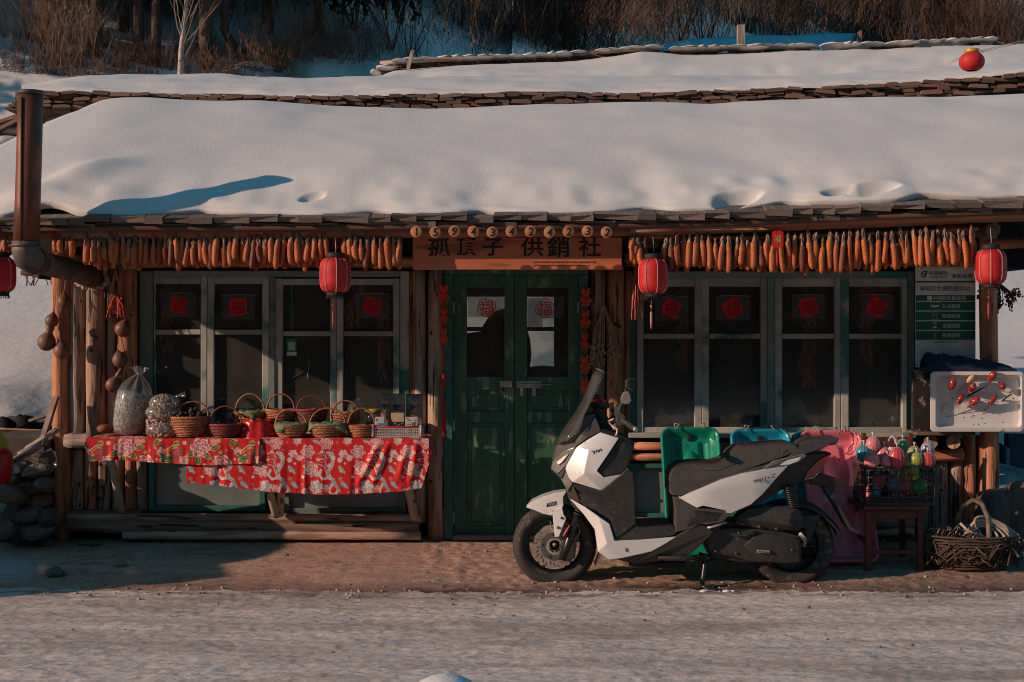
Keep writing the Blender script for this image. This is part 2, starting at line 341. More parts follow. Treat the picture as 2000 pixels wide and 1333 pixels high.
# ================================================================ TERRAIN
def dens(a0, a1, step, lo, hi, gr=1.22):
    c = list(np.arange(a0, a1 + step / 2, step)); s = step
    l = []; x = a0
    while x > lo: s *= gr; x -= s; l.append(x)
    s = step; r = []; x = c[-1]
    while x < hi: s *= gr; x += s; r.append(x)
    return np.array(l[::-1] + c + r)
def road_edge(X):
    return -1.30 + .13 * (fbm(np.asarray(X) * 1.4, 0, 5) - .5) + .07 * (fbm(np.asarray(X) * 9, 1, 6) - .5) + .10 * sst(-2.2, -3.6, X) - .05 * sst(1, 3, X)
def ground_z(X, Y):
    X = np.asarray(X, float); Y = np.asarray(Y, float)
    e = road_edge(X)
    z = .125 * np.clip((Y - e) / (0 - e), 0, 1)
    z = z + sst(-1.05, -.75, Y) * .0
    z = z + .006 * (fbm(X * 6, Y * 9, 1) - .5) + .022 * (fbm(X * 1.3, Y * 2.6, 2) - .5) * sst(-1.1, -1.6, Y) + .022 * (fbm(X * 1.6, Y * 7, 9, 3) - .5) * sst(-1.25, -1.5, Y)
    z = z + .020 * (fbm(X * 25, Y * 30, 3, 3) - .5) * np.where(Y < e, .5, .35 + .8 * (X > -.55) * sst(-.1, -.2, Y))
    z = z + .022 * np.exp(-((Y - e) / .03) ** 2) * (fbm(X * 11, Y * 11, 12) - .35)
    lft = sst(-3.15, -3.5, X); rgt = sst(3.25, 3.6, X); back = sst(1.5, 3, Y)
    side = np.maximum(np.maximum(lft, rgt), back)
    z = z + .04 * lft * sst(-1.3, -1.15, Y) * fbm(X * 5, Y * 5, 30)
    sn = np.clip(Y - .35, 0, 5.6) * .33 + .16 * (fbm(X * .8, Y * 1.1, 21) - .5) * sst(.3, 1.5, Y) + .05 * (fbm(X * 2.5 , Y * 5 - X * 2, 22) - .5) * sst(.3, 1, Y)
    snr = np.clip(Y - .35, 0, 8.6) * .125 + np.clip(Y - 9, 0, 4) * .27 + .10 * (fbm(X * .8 + Y * .5, Y * 1.6, 23) - .5) * sst(.3, 1.5, Y)
    sn = np.where(X > 0, snr, sn)
    bumps = .38 * np.exp(-(((X + 3.9) / .35) ** 2 + ((Y - 1.1) / .7) ** 2)) + .25 * np.exp(-(((X + 4.4) / .5) ** 2 + ((Y - 2.2) / .6) ** 2))
    z = z + side * (sn + bumps)
    hill = np.clip(Y - 10.5, 0, 200) * (.44 + .1 * (fbm(X * .07, Y * .07, 31) - .5))
    tilt = -.52 * np.clip(X, -30, 30) * sst(11, 19, Y)
    z = z + (hill + tilt + 1.1 * (fbm(X * .35, Y * .35, 33) - .5) * sst(11, 16, Y) + .25 * (fbm(X * 1.6, Y * 1.6, 34) - .5) * sst(11, 14, Y))
    z = z + .55 * np.clip(-22 - Y, 0, 70) * sst(-20, -40, Y) + 3 * (fbm(X * .05, Y * .05, 35) - .5) * sst(-24, -50, Y)
    return np.where(Y > 130, np.minimum(z, 60), z)
def gz(x, y): return float(ground_z(x, y))
xs = dens(-3.75, 3.75, .0165, -300, 300); ys = dens(-3.7, .25, .014, -250, 260, 1.16)
XX, YY = np.meshgrid(xs, ys)
ZZ = ground_z(XX, YY)
er = road_edge(XX)
def lay(base, *ls):
    c = np.ones(XX.shape + (3,)) * np.array(base)
    for mk, col in ls: c = c * (1 - mk[..., None]) + np.array(col) * mk[..., None]
    return c
f1 = fbm(XX * 1.1, YY * 6, 41, 6); f2 = fbm(XX * 7, YY * 16, 42, 5); f3 = fbm(XX * .9, YY * 3, 43, 4); f4 = fbm(XX * 40, YY * 60, 44, 2)
ruts = sum(np.exp(-((YY - r0 - .05 * np.sin(XX * .6 + r0)) / .07) ** 2) for r0 in (-1.75, -2.15, -2.75, -3.1)) * sst(.4, .55, fbm(XX * 1.3, YY * 3, 77))
road_c = lay((.66, .555, .495), (np.clip(ruts, 0, 1) * .4, (.40, .32, .28)), (sst(.46, .66, f1) * .6, (.40, .33, .29)), (sst(.55, .68, f2) * .6, (.53, .49, .47)), (sst(.60, .75, f3) * .45, (.29, .22, .19)), (sst(.58, .72, f4) * .5, (.26, .19, .155)), (sst(.30, .20, f4) * .5, (.60, .57, .55)),
             (np.exp(-((YY - er + .1) / .09) ** 2) * sst(.45, .6, f2) * .7, (.14, .085, .06)),
             (sst(-16, -26, YY), (.06, .045, .035)))
apr_c = lay((.50, .31, .225), (sst(.4, .65, f3), (.38, .235, .17)), (sst(.55, .7, f2) * .5, (.20, .125, .09)), (sst(.63, .75, f4) * .5, (.13, .08, .06)),
            (sst(.55, .3, np.abs(XX + .1) * .4) * sst(.45, .6, f2) * .35, (.42, .33, .28)),
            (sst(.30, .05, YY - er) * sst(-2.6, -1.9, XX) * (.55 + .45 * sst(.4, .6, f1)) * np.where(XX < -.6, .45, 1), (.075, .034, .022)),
            (sst(.30, .1, YY - er) * sst(.6, .72, fbm(XX * 9, YY * 30, 50)) * .6, (.33, .25, .21)),
            (sst(-2.75, -3.05, XX) * sst(-.25, -.9, YY) * sst(.35, .5, f1), (.42, .40, .40)),
            (sst(1.6, 2.6, XX) * .5, (.12, .085, .07)))
snow_c = lay((.66, .64, .64), (sst(.62, .8, fbm(XX * 1.1, YY * 1.1, 51, 5)) * sst(10, 13, YY) * .85, (.10, .065, .045)), (sst(.5, .62, fbm(XX * 5, YY * 5, 52, 4)) * sst(1.6, .9, YY) * sst(-3.2, -3.4, XX) * .75, (.23, .15, .11)))
gm = mat('ground_surface', (.8, .8, .8), rough=.9, ns=60, bump=.9, bs=120, var=0, vcol=.16, dist=.006)
gr_road = mat('packed_road_snow', (.8, .8, .8), rough=.85, ns=50, st=(.7, 1, 1), bump=.4, bs=80, var=0, vcol=.16, dist=.012, spec=.3)
gr_snow = mat('ground_snow', (.8, .8, .8), rough=.8, ns=3, bump=.3, bs=9, var=0, vcol=.04, dist=.03, spec=.2)
xc = (XX[:-1, :-1] + XX[1:, 1:]) / 2; yc = (YY[:-1, :-1] + YY[1:, 1:]) / 2
is_road = yc < road_edge(xc)
is_ap = (~is_road) & (yc < .45 + .12 * np.sin(xc * 3)) & (np.abs(xc) < 6)
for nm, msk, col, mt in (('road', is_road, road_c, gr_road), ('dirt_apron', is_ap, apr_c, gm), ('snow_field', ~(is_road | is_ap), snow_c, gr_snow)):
    I, J = np.nonzero(msk); nx = XX.shape[1]
    q = np.stack([I * nx + J, I * nx + J + 1, (I + 1) * nx + J + 1, (I + 1) * nx + J], 1)
    used, inv = np.unique(q.ravel(), return_inverse=True); q = inv.reshape(-1, 4)
    V = np.stack([XX.ravel()[used], YY.ravel()[used], ZZ.ravel()[used]], 1)
    me = bpy.data.meshes.new(nm); me.vertices.add(len(V)); me.vertices.foreach_set('co', V.ravel())
    me.loops.add(q.size); me.loops.foreach_set('vertex_index', q.ravel().astype(np.int32))
    me.polygons.add(len(q)); me.polygons.foreach_set('loop_start', np.arange(0, q.size, 4, dtype=np.int32)); me.polygons.foreach_set('loop_total', np.full(len(q), 4, np.int32))
    me.polygons.foreach_set('use_smooth', np.ones(len(q), bool)); me.update(calc_edges=True)
    a = me.color_attributes.new('Col', 'FLOAT_COLOR', 'POINT'); c = np.ones((len(V), 4), np.float32); c[:, :3] = col.reshape(-1, 3)[used]; a.data.foreach_set('color', c.ravel())
    me.materials.append(mt); o = link(nm, me); o['kind'] = 'structure'
# loose clods and crumbs on road edge
g = G()
rg = random.Random(3)
for k in range(380):
    x = rg.uniform(-3.6, 3.6); y = float(road_edge(x)) + rg.gauss(0, .10) if rg.random() < .6 else rg.uniform(-3, -.15)
    r = rg.uniform(.003, .011) * (1 if rg.random() < .95 else 1.6)
    g.ell((x, y, gz(x, y) + r * .25), (r * rg.uniform(.8, 1.6), r, r * .7), 5, 3)
g.build('crumbled_snow', mat('crumbs', (.42, .36, .33), (.2, .13, .1), ns=2, sharp=.02, bump=0, var=0), kind='stuff', label='loose crumbs of dirty snow and soil scattered along the road edge')
for k, (px, py, r, lb) in enumerate([(235, 1083, .035, 'pale broken clod lying on the dirt apron in front of the left wall'), (108, 1110, .05, 'grey stone on the shaded dirty snow at lower left'),
                                (160, 1047, .025, 'small stone against the bottom log at left'), (185, 1047, .035, 'flat brown stone against the bottom log at left'), (92, 1072, .04, 'dark stone at the foot of the left stone pile')]):
    Y = -.95 if py > 1100 else (-.75 if py > 1075 else -.22)
    x = pX(px, Y); g = G(); g.ell((x, Y, gz(x, Y) + r * .35), (r * 1.2, r, r * .7), 9, 6, jit=.14)
    g.build('stone', m_stone if k else mat('pale_clod', (.45, .24, .15), bump=.8), label=lb, cat='stone', group='loose stones on the apron')
g = G(); x = pX(870, -6); g.ell((x, -6, .535), (.105, .105, .085), 24, 14); g.tube([(x, -6, -.05), (x, -6, .54)], .08, 16)
g.build('snow_capped_bollard', m_snow, label='round white snow cap of a low bollard at the bottom edge', cat='bollard')

# ================================================================ SHOP BUILDING
shop = thing('log_shop', 'low log cabin shop with green double door and faded teal windows', 'shop', (0, 0, .1))
# log walls: (px centre, width px, y top, y bottom, Y, material)
LG = [(120, 36, 440, 1052, -.03, m_redlog), (151, 32, 500, 846, 0, m_greylog), (188, 38, 525, 846, -.06, m_log), (218, 22, 520, 846, -.02, m_greylog), (250, 40, 515, 846, -.08, m_redlog),
      (151, 28, 878, 1000, 0, m_log), (178, 26, 878, 1000, 0, m_redlog), (206, 26, 878, 1000, -.01, m_log), (232, 24, 878, 1000, 0, m_log), (256, 24, 878, 1000, 0, m_redlog), (279, 22, 878, 1000, 0, m_log),
      (803, 10, 530, 850, .0, m_redlog), (821, 24, 525, 1012, -.02, m_greylog), (851, 34, 522, 1050, -.05, m_log),
      (1166, 32, 525, 1048, -.03, m_log), (1203, 36, 520, 1048, -.05, m_redlog), (1227, 15, 530, 1048, 0, m_redlog),
      (1835, 32, 900, 1032, -.02, m_greylog), (1866, 30, 900, 1032, -.03, m_log), (1893, 26, 850, 1035, -.05, m_redlog), (1920, 30, 850, 1035, -.02, m_redlog), (1776, 22, 860, 1032, .02, m_log), (1803, 28, 905, 1032, .0, m_log), (1750, 26, 905, 1032, .02, m_log)]
for k, (cx, wd, y0, y1, Y, mm) in enumerate(LG):
    r = wd / 2 / sc(Y)
    log_between(W(cx, y1, Y) + Vector((0, 0, -.03)), W(cx + U(-1, 1), y0, Y), r, mm, shop, 'log', k, 12)
kr = random.Random(15)
for k, (cx, wd, y0, y1, Y, mm) in enumerate(LG):
    if wd < 26: continue
    o = [c for c in shop.children if c.name.startswith('log')][k]; kg = G(); r = wd / 2 / sc(Y)
    for q in range(kr.randint(2, 4)):
        a = kr.uniform(-2.3, -.8); z = pZ(lerp(y0, y1, kr.uniform(.08, .92)), Y); p = W(cx, 0, Y); kg.ell((p.x + r * .97 * math.cos(a), Y + r * .97 * math.sin(a), z), (.011 * kr.uniform(.6, 1.2), .004, .014 * kr.uniform(.7, 1.3)), 9, 6)
    for q in range(2):
        a = kr.uniform(-2.3, -.8); z = pZ(lerp(y0, y1, kr.uniform(.1, .7)), Y); L_ = kr.uniform(.1, .35); p = W(cx, 0, Y); x_ = p.x + r * .985 * math.cos(a); y_ = Y + r * .985 * math.sin(a)
        kg.tube([(x_, y_, z), (x_ + .004, y_, z - L_ * .5), (x_ - .003, y_, z - L_)], [.0008, .0032, .0008], 4)
    kg.build('knot', mat('dark_knot', (.07, .04, .03), (.04, .025, .018), bump=.5), shop, kind='stuff')
log_between((3.08, -.25, .1), (3.08, -.2, 2.25), .062, m_redlog, shop, 'post', 99)
# horizontal logs under windows, sills, ledges
for k, (x0, x1, yc, r, Y, mm) in enumerate([(133, 822, 1012, .03, -.12, m_log), (133, 818, 1030, .04, -.14, m_log), (240, 822, 1046, .03, -.16, m_log), (1228, 1785, 1022, .035, -.06, m_log), (1228, 1785, 1040, .03, -.1, m_log),
                                       (128, 300, 861, .052, -.06, m_greylog), (1228, 1790, 872, .028, -.04, m_redlog), (1228, 1790, 893, .025, -.03, m_redlog), (1812, 1880, 889, .045, -.1, m_redlog),
                                       (120, 810, 512, .045, .02, m_redlog), (1220, 1905, 508, .05, .02, m_redlog), (860, 1160, 508, .06, .05, m_redlog)]):
    a = W(x0, yc, Y); b = W(x1, yc, Y); log_between(a, b, r, mm, shop, 'log', 200 + k, 12)
G().pbox(130, 275, 999, 1006, -.13, .02).build('ledge', m_plank, shop, bevel=.003)
G().pbox(1228, 1790, 846, 856, -.09, .05).build('sill', m_frame, shop, bevel=.004)
G().pbox(1790, 1890, 845, 851, -.3, .02).build('shelf', m_plank, shop, bevel=.003)
for px in (1818, 1862):   # round log ends under the tray shelf
    g = G(); g.tube([W(px, 864, -.22), W(px, 864, .05)], .045, 14); g.build('log_end', m_log, shop)
# backing walls with openings, inside the logs
bk = G()
def wall(x0, x1, z0, z1, y=.10, t=.05): bk.box(((x0 + x1) / 2, y + t / 2, (z0 + z1) / 2), (x1 - x0, t, z1 - z0))
zt, zb = 2.62, .05
wl0, wl1, wr0, wr1 = pX(290, 0), pX(782, 0), pX(1242, 0), pX(1775, 0)
zh, zs = pZ(545, 0), pZ(845, 0)
wall(pX(110, 0), wl0, zb, zt); wall(wl1, pX(884, 0), zb, zt); wall(pX(1135, 0), wr0, zb, zt); wall(wr1, 3.1, zb, zt)
wall(wl0, wl1, zh, zt); wall(wr0, wr1, zh, zt); wall(pX(884, 0), pX(1135, 0), pZ(538, 0), zt)
wall(wl0, wl1, zb, zs); wall(wr0, wr1, zb, zs); wall(pX(884, 0), pX(1135, 0), zb, .09)
bk.box((-3.02, 1.5, 1.35), (.06, 2.8, 2.5)); bk.box((3.07, 1.5, 1.35), (.06, 2.8, 2.5)); bk.box((0, 1.5, .06), (6, 2.8, .04))
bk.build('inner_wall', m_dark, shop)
g = G(); yb = 2.7; bx0, bx1, bz0, bz1 = pX(905, yb), pX(1082, yb), pZ(722, yb), pZ(580, yb)
g.box(((-3 + bx0) / 2, yb, 1.35), (bx0 + 3, .05, 2.5)); g.box(((3 + bx1) / 2, yb, 1.35), (3 - bx1, .05, 2.5)); g.box(((bx0 + bx1) / 2, yb, (bz0 + .1) / 2), (bx1 - bx0, .05, bz0 - .1)); g.box(((bx0 + bx1) / 2, yb, (bz1 + 2.6) / 2), (bx1 - bx0, .05, 2.6 - bz1))
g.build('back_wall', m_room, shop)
bw = G(); bw.box(((bx0 + bx1) / 2, yb + .02, (bz0 + bz1) / 2), (bx1 - bx0, .01, bz1 - bz0))
bw = bw.build('back_window', mat('self_lit_back_pane', (.56, .45, .38), (.26, .26, .26), ns=4, bump=0, var=0, sharp=.06, emit=(.60, .52, .48, .55)), shop)  # pane emits its own glow, standing in for daylight behind it
nt2 = bw.data.materials[0].node_tree
for l in list(nt2.links):
    if l.to_socket.name == 'Base Color': nt2.links.new(l.from_socket, nt2.nodes['Principled BSDF'].inputs['Emission Color'])
G().box(((bx0 + bx1) / 2, yb - .04, pZ(643, yb)), (bx1 - bx0, .04, .035)).box((pX(1000, yb), yb - .04, (bz0 + bz1) / 2), (.05, .04, bz1 - bz0)).build('window_bar', m_dark, shop)
sk = G(); 
for (px, py, rx, rz) in ((935, 720, .28, .30), (985, 690, .22, .36), (1060, 760, .3, .19)): p = W(px, py, 2.2); sk.ell((p.x, 2.2, p.z), (rx, .2, rz), 14, 10)
sk.build('grain_sack', m_dark, label='dark rounded sacks in front of the back window, seen through the door glass', cat='sack')
# ---- windows: helper builds frame pieces at pixel rectangles
def piece(nm, x0, x1, y0, y1, Y0, Y1, mt, par, bev=.004): return G().pbox(x0, x1, y0, y1, Y0, Y1).build(nm, mt, par, bevel=bev)
def casement(par, x0, x1, y0, y1, px0, px1, pt, ym, pb, mt=m_frame):
    "one casement: outer px rect, pane edges, pane top, mid rail, pane bottom"
    piece('stile', x0, px0, y0, y1, -.035, .02, mt, par); piece('stile', px1, x1, y0, y1, -.035, .02, mt, par)
    piece('rail', px0 + .3, px1 - .3, y0 + .5, pt, -.032, .02, mt, par); piece('rail', px0 + .3, px1 - .3, pb, y1 - .5, -.032, .02, mt, par)
    piece('rail', px0 + .3, px1 - .3, ym - 5, ym + 5, -.03, .018, mt, par)
    for a, b in ((pt, ym - 5), (ym + 5, pb)):
        g = G(); A = W(px0, b, 0); B = W(px1, a, 0); g.box(((A.x + B.x) / 2, .0, (A.z + B.z) / 2), (B.x - A.x, .004, B.z - A.z)); g.build('pane', m_glass, par)
def window(nm): o = link(nm, None, shop, (0, 0, 1.2)); return o
wa = window('window')
piece('jamb', 272, 299, 530, 905, -.02, .08, m_frameg, wa); piece('jamb', 526, 537, 541, 850, -.045, .08, m_frameg, wa); piece('jamb', 781, 799, 530, 850, -.02, .08, m_frame, wa)
piece('head', 299.5, 780.5, 529, 541, -.04, .08, m_frameg, wa); piece('sill', 299.5, 780.5, 848, 860, -.06, .08, m_frame, wa)
for c in ((300, 404, 541, 848, 303, 392), (405, 525.5, 541, 848, 418, 512), (537.5, 657, 544, 848, 552, 645), (657.5, 780, 544, 848, 670, 768)):
    casement(wa, *c[:4], c[4], c[5], 555 if c[0] < 500 else 557, 649 if c[0] < 500 else 652, 838)
wb = window('window')
piece('jamb', 1230, 1243, 535, 850, -.02, .08, m_teal, wb); piece('jamb', 1499, 1512, 543, 846, -.045, .08, m_frameg, wb); piece('jamb', 1772, 1786, 530, 850, -.02, .08, m_frameg, wb)
piece('head', 1243.5, 1771.5, 530, 543, -.04, .08, m_frameg, wb)
for c in ((1244, 1371, 543, 846, 1257, 1357), (1371.5, 1498.5, 543, 846, 1385, 1486), (1512.5, 1642, 543, 846, 1528, 1630), (1642.5, 1771.5, 543, 846, 1658, 1762)):
    casement(wb, *c, 560, 657, 835)
# lower fixed windows
m_frost = mat('dusty_lower_pane', (.24, .29, .28), (.14, .185, .19), rough=.25, ns=2.5, bump=.15, bs=6, var=0)
for (x0, x1, yt, yb2, b, mt) in ((290, 518, 892, 1000, 12, m_teal), (553, 792, 892, 1005, 12, m_frameg), (1229, 1500, 906, 1012, 9, m_teal), (1510, 1700, 906, 1012, 9, m_teal)):
    lw = window('lower_window')
    piece('stile', x0, x0 + b, yt, yb2, -.03, .05, mt, lw); piece('stile', x1 - b, x1, yt, yb2, -.03, .05, mt, lw)
    piece('rail', x0 + b, x1 - b, yt, yt + b, -.027, .05, mt, lw); piece('rail', x0 + b, x1 - b, yb2 - b, yb2, -.027, .05, mt, lw)
    piece('pane', x0 + b, x1 - b, yt + b, yb2 - b, .01, .02, m_frost, lw, 0)
# ---- door
dj = link('door_frame', None, shop, (0, 0, 1.2))
piece('jamb', 867, 884, 537, 1054, -.09, .09, m_teal, dj); piece('jamb', 1131, 1149, 537, 1054, -.09, .09, m_teal, dj); piece('head', 867.5, 1148.5, 526, 536.5, -.085, .09, m_green, dj)
piece('threshold', 884, 1131, 1046, 1056, -.12, .1, m_plank, dj)
for (x0, x1, g0, g1) in ((884.5, 1004, 912, 985), (1005, 1130.5, 1030, 1110)):
    dr = link('door', None, shop, (0, 0, 1.2))
    Yf = -.045
    piece('stile', x0, g0, 537.5, 1046, Yf, .0, m_green, dr); piece('stile', g1, x1, 537.5, 1046, Yf, .0, m_green, dr)
    for (a, b) in ((538, 562), (736, 762), (804, 826), (1028, 1045)): piece('rail', g0, g1, a, b, Yf + .003, .0, m_green, dr)
    for (a, b) in ((762, 804), (826, 1028)):
        piece('panel', g0, g1, a, b, Yf + .022, .0, m_greend, dr, .003); piece('panel_field', g0 + 9, g1 - 9, a + 8, b - 8, Yf + .012, Yf + .022, m_greend, dr, .006)
    A = W(g0, 736, -.02); B = W(g1, 562, -.02); G().box(((A.x + B.x) / 2, -.02, (A.z + B.z) / 2), (B.x - A.x, .004, B.z - A.z)).build('pane', m_glass, dr)
    for yy in (590, 820, 1000): piece('hinge', (x0 - .5 if x0 < 900 else x1 - 3.5), (x0 + 3.5 if x0 < 900 else x1 + .5), yy, yy + 22, Yf - .004, Yf, m_steel, dr, .001)
    if x0 < 1000:
        piece('latch', 976, 1000, 744, 757, Yf - .012, Yf, m_steel, dr, .002)
        g = G(); g.tube([W(979, 755, Yf - .02), W(977, 762, Yf - .025), W(983, 770, Yf - .025), W(988, 772, Yf - .02)], .004, 6); g.build('hook', m_steel, dr)
    else:
        b = G().pbox(1009, 1056, 745, 758, Yf - .006, Yf); b.tube([W(1012, 751.5, Yf - .014), W(1077, 751.5, Yf - .014)], .006, 8); b.build('bolt', m_steel, dr)
        for q in (1019, 1043): piece('hasp', q - 3.5, q + 3.5, 756, 774, Yf - .01, Yf, m_steel, dr, .003)
# sagging wire-lit streak is left to the light; side planks between door posts and windows
piece('board', 806, 812, 530, 850, -.03, .05, m_redlog, shop, .003)

# ---- roof: deck, rafters, eave beams, shingles
EY = -1.2
ET = [(-300, 441), (0, 437), (200, 432), (400, 433), (600, 432), (800, 430), (1000, 430), (1200, 428), (1400, 424), (1600, 415), (1800, 407), (2000, 399), (2300, 388)]
RT = [(-50, 250), (140, 208), (200, 199), (270, 198), (400, 204), (600, 211), (800, 217), (860, 219), (1000, 211), (1300, 205), (1390, 208), (1500, 198), (1700, 196), (2000, 189), (2200, 186)]
RY = 1.05
def eave_z(X): return pZ(ip(1000 + X * sc(EY), ET), EY)
def ridge_z(X): return pZ(ip(1000 + X * sc(RY), RT), RY)
TH = .11
P = []
for s in np.linspace(0, 1, 6):
    P.append([(x, lerp(EY + .02, RY, s), lerp(eave_z(x) - .03, ridge_z(x) - TH - .05, s)) for x in np.linspace(-3.66 + .36 * s, 3.7, 40)])
g = G(); g.grid(P); o = g.build('roof', mat('roof_deck_board', (.12, .06, .04), (.07, .04, .03), ns=10, st=(.1, 1, 1), bump=.6), shop, solid=.03)
roof = o
g = G(); 
g.grid([[(x, RY, ridge_z(x) - TH - .05) for x in np.linspace(-3.28, 3.7, 20)], [(x, 3.1, ridge_z(x) - TH - .1) for x in np.linspace(-3.28, 3.7, 20)]]); g.build('rear_roof', m_plank, shop, solid=.03)
# gable fill at both ends
for xg in (-3.02, 3.1):
    g = G(); g.add([(xg, .02, 2.0), (xg, 3, 2.0), (xg, 3, ridge_z(xg) - TH - .1), (xg, RY, ridge_z(xg) - TH - .1), (xg, .02, lerp(eave_z(xg), ridge_z(xg) - TH, .53) - .08)], [(0, 1, 2, 3, 4)], False); g.build('gable', m_dark, shop, solid=.03)
g = G(); g.box((0, .06, 2.4), (6.1, .05, .6)); g.build('upper_wall', m_dark, shop)
# shingles (front row + second row peeping below)
x = -3.7; k = 0
shm = []
for k in range(6):
    g = G(); Lx = .9; rr0 = random.Random(k)
    v = [(-.5, 0, -.5), (.5, 0, -.5 + rr0.uniform(-.1, .1)), (.5, 0, .5 + rr0.uniform(-.12, .05)), (-.5, 0, .5 + rr0.uniform(-.12, .05))]
    v += [(a, 1, c) for a, b, c in v]
    v[0] = (-.5 + rr0.uniform(0, .06), rr0.uniform(0, .1), v[0][2])
    g.add(v, [(0, 1, 2, 3), (7, 6, 5, 4), (0, 4, 5, 1), (1, 5, 6, 2), (2, 6, 7, 3), (3, 7, 4, 0)], False)
    me = g.mesh('shingle', (0, 0, 0)); me.materials.append(m_shing); shm.append(me)
sr = random.Random(11)
pitch = math.atan2(.68, 2.25)
for row in range(2):
    x = -3.7
    while x < 3.7:
        wd = sr.uniform(.10, .19) if sr.random() < .8 else sr.uniform(.2, .27)
        th = sr.uniform(.028, .04)
        y = EY - .02 + row * .045 + sr.uniform(-.015, .015); z = eave_z(x + wd / 2) + .006 - row * .034 + sr.uniform(-.006, .006)
        o = link('shingle', sr.choice(shm), roof, (x + wd / 2, y, z), (pitch * .8 + sr.uniform(-.04, .04), sr.uniform(-.035, .035), sr.uniform(-.05, .05)), (wd * .985, .36, th))
        x += wd
# rafters with round ends, purlin beam, and rail where things hang
for px in (650, 1275, 1940, 130):
    X = pX(px, -1.0); z = pZ(472 if px < 1900 else 452, -1.0)
    log_between((X, -1.0, z), (X, .2, z + .12), .045, m_cut, shop, 'joist', int(px), 14)
for a, b, yy0, yy1, Y, r, mm in ((-200, 2200, 0, 0, -1.08, .032, m_beam),):
    pts = [(pX(p, Y), Y, eave_z(pX(p, Y)) - .062) for p in range(a, b + 1, 150)]
    g = G(); g.tube(pts, [r * (1 + .1 * math.sin(i * 2.1)) for i in range(len(pts))], 12); g.build('eave_beam', m_beam, shop)
pts = [(pX(p, -1.12), -1.12, eave_z(pX(p, -1.12)) - .047) for p in range(1230, 2200, 90)]
g = G(); g.tube(pts, .036, 12, sq=.9); g.build('eave_beam', m_beam, shop)
# split slivers nailed along the beam
for (x0, x1, yy) in ((690, 860, 440), (860, 990, 441), (1290, 1410, 438), (1480, 1570, 433), (1330, 1500, 446), (120, 420, 447), (430, 640, 446)):
    g = G(); Y = -1.155; g.prism([(pX(x0, Y), pZ(yy + 4, Y)), (pX(x1, Y), pZ(yy + 3, Y)), (pX(x1 - 14, Y), pZ(yy - 2, Y)), (pX(x0 + 10, Y), pZ(yy - 1, Y))], Y, Y + .02); g.build('batten', mat('pale_batten', (.42, .21, .12), (.28, .13, .08), ns=12, st=(.1, 1, 1), bump=.6), shop)

# ---- snow on the shop roof
NX, NS = 760, 230
Xg = np.linspace(-3.75, 3.8, NX); 
ez = np.array([eave_z(x) for x in Xg]); rz = np.array([ridge_z(x) for x in Xg])
ez = np.convolve(np.pad(ez, 12, 'edge'), np.ones(25) / 25, 'valid'); rz = np.convolve(np.pad(rz, 20, 'edge'), np.ones(41) / 41, 'valid')
lobe = .07 * fbm(Xg * 2.2, 0, 61, 2) + .06 * (.5 + .5 * np.sin(Xg * 7 + 5 * fbm(Xg, 3, 62))) ** 3 + .012 * fbm(Xg * 8, 0, 63, 1)
y0 = EY + .03 + lobe * .9
sv = np.concatenate([np.linspace(0, .2, 90)[:-1], np.linspace(.2, 1, NS - 89)])
Yg = y0[None, :] + (RY - y0[None, :]) * sv[:, None]
XG = np.repeat(Xg[None, :], NS, 0)
base = ez[None, :] + (rz - TH - ez)[None, :] * ((Yg - EY) / (RY - EY)) + .02
t = Yg - y0[None, :]
rad = .36 + .12 * fbm(XG * 2, 7, 64, 1)
th = (TH + .05 * (fbm(XG * 1.2, Yg * 1.2, 65, 3) - .5)) * np.sqrt(np.clip(1 - (1 - np.clip(t / rad, 0, 1)) ** 2, 0, 1)) * (.55 + .45 * sst(0, .5, t))
th += .045 * np.sin(np.pi * np.clip(t / 2.2, 0, 1)) + .03 * (fbm(XG * 2.2, Yg * 2.2, 66, 1) - .5) * sst(.05, .3, t) * (1 - .6 * sst(.5, 1.1, t))
th += .065 * (fbm(XG * 4.2, Yg * 4, 68, 2) - .45) * sst(.01, .06, t) * (1 - sst(.12, .4, t))
def dent(px, py, rx, ry, d, ang=0):
    global th
    X = pX(px, -.9); j = int(np.argmin(np.abs(Xg - X))); pys = HOR - (base[:, j] + th[:, j] - H) * F / (Yg[:, j] - CY)
    r_ = int(np.argmax(pys <= py)); Y = float(Yg[r_, j]); X = pX(px, Y)
    a = XG - X; b = Yg - Y; u = a * math.cos(ang) + b * math.sin(ang); v = -a * math.sin(ang) + b * math.cos(ang)
    q = (u / rx) ** 2 + (v / ry) ** 2
    th -= d * np.exp(-q ** 3) if d > 0 else d * np.exp(-q)
dent(1440, 386, .14, .05, .085, .25); dent(1640, 374, .10, .04, .06, .2); dent(1705, 370, .15, .055, .09, .2); dent(610, 386, .07, .035, .04, .3)

dent(150, 350, .30, .12, -.075, .7); dent(110, 400, .2, .1, -.05); dent(1620, 395, .35, .08, -.02); dent(1510, 370, .08, .1, -.03); dent(1800, 385, .3, .1, -.03)
xl = np.interp(Yg, [-1.2, .3, 1.05], [-3.74, -3.52, -3.33]); lf = np.sqrt(np.clip(1 - (1 - np.clip((XG - xl) / np.interp(Yg, [-.5, 1.05], [.22, .42]), 0, 1)) ** 2, 0, 1))
th = th * lf - .2 * (1 - lf)
ZG = base + th
# roll over at the ridge
Pm = np.stack([XG, Yg, ZG], 2)
back = Pm[-1].copy(); b1 = back + np.array([0, .12, -.03]); b2 = back + np.array([0, .5, -.2])
front = Pm[0].copy(); fr = front + np.array([0, .03, -.03])
full = np.concatenate([fr[None], Pm, b1[None], b2[None]], 0)
g = G(); g.grid(full)
g.build('roof_snow', m_snow, kind='stuff', label='thick smooth snow lying on the shop roof')

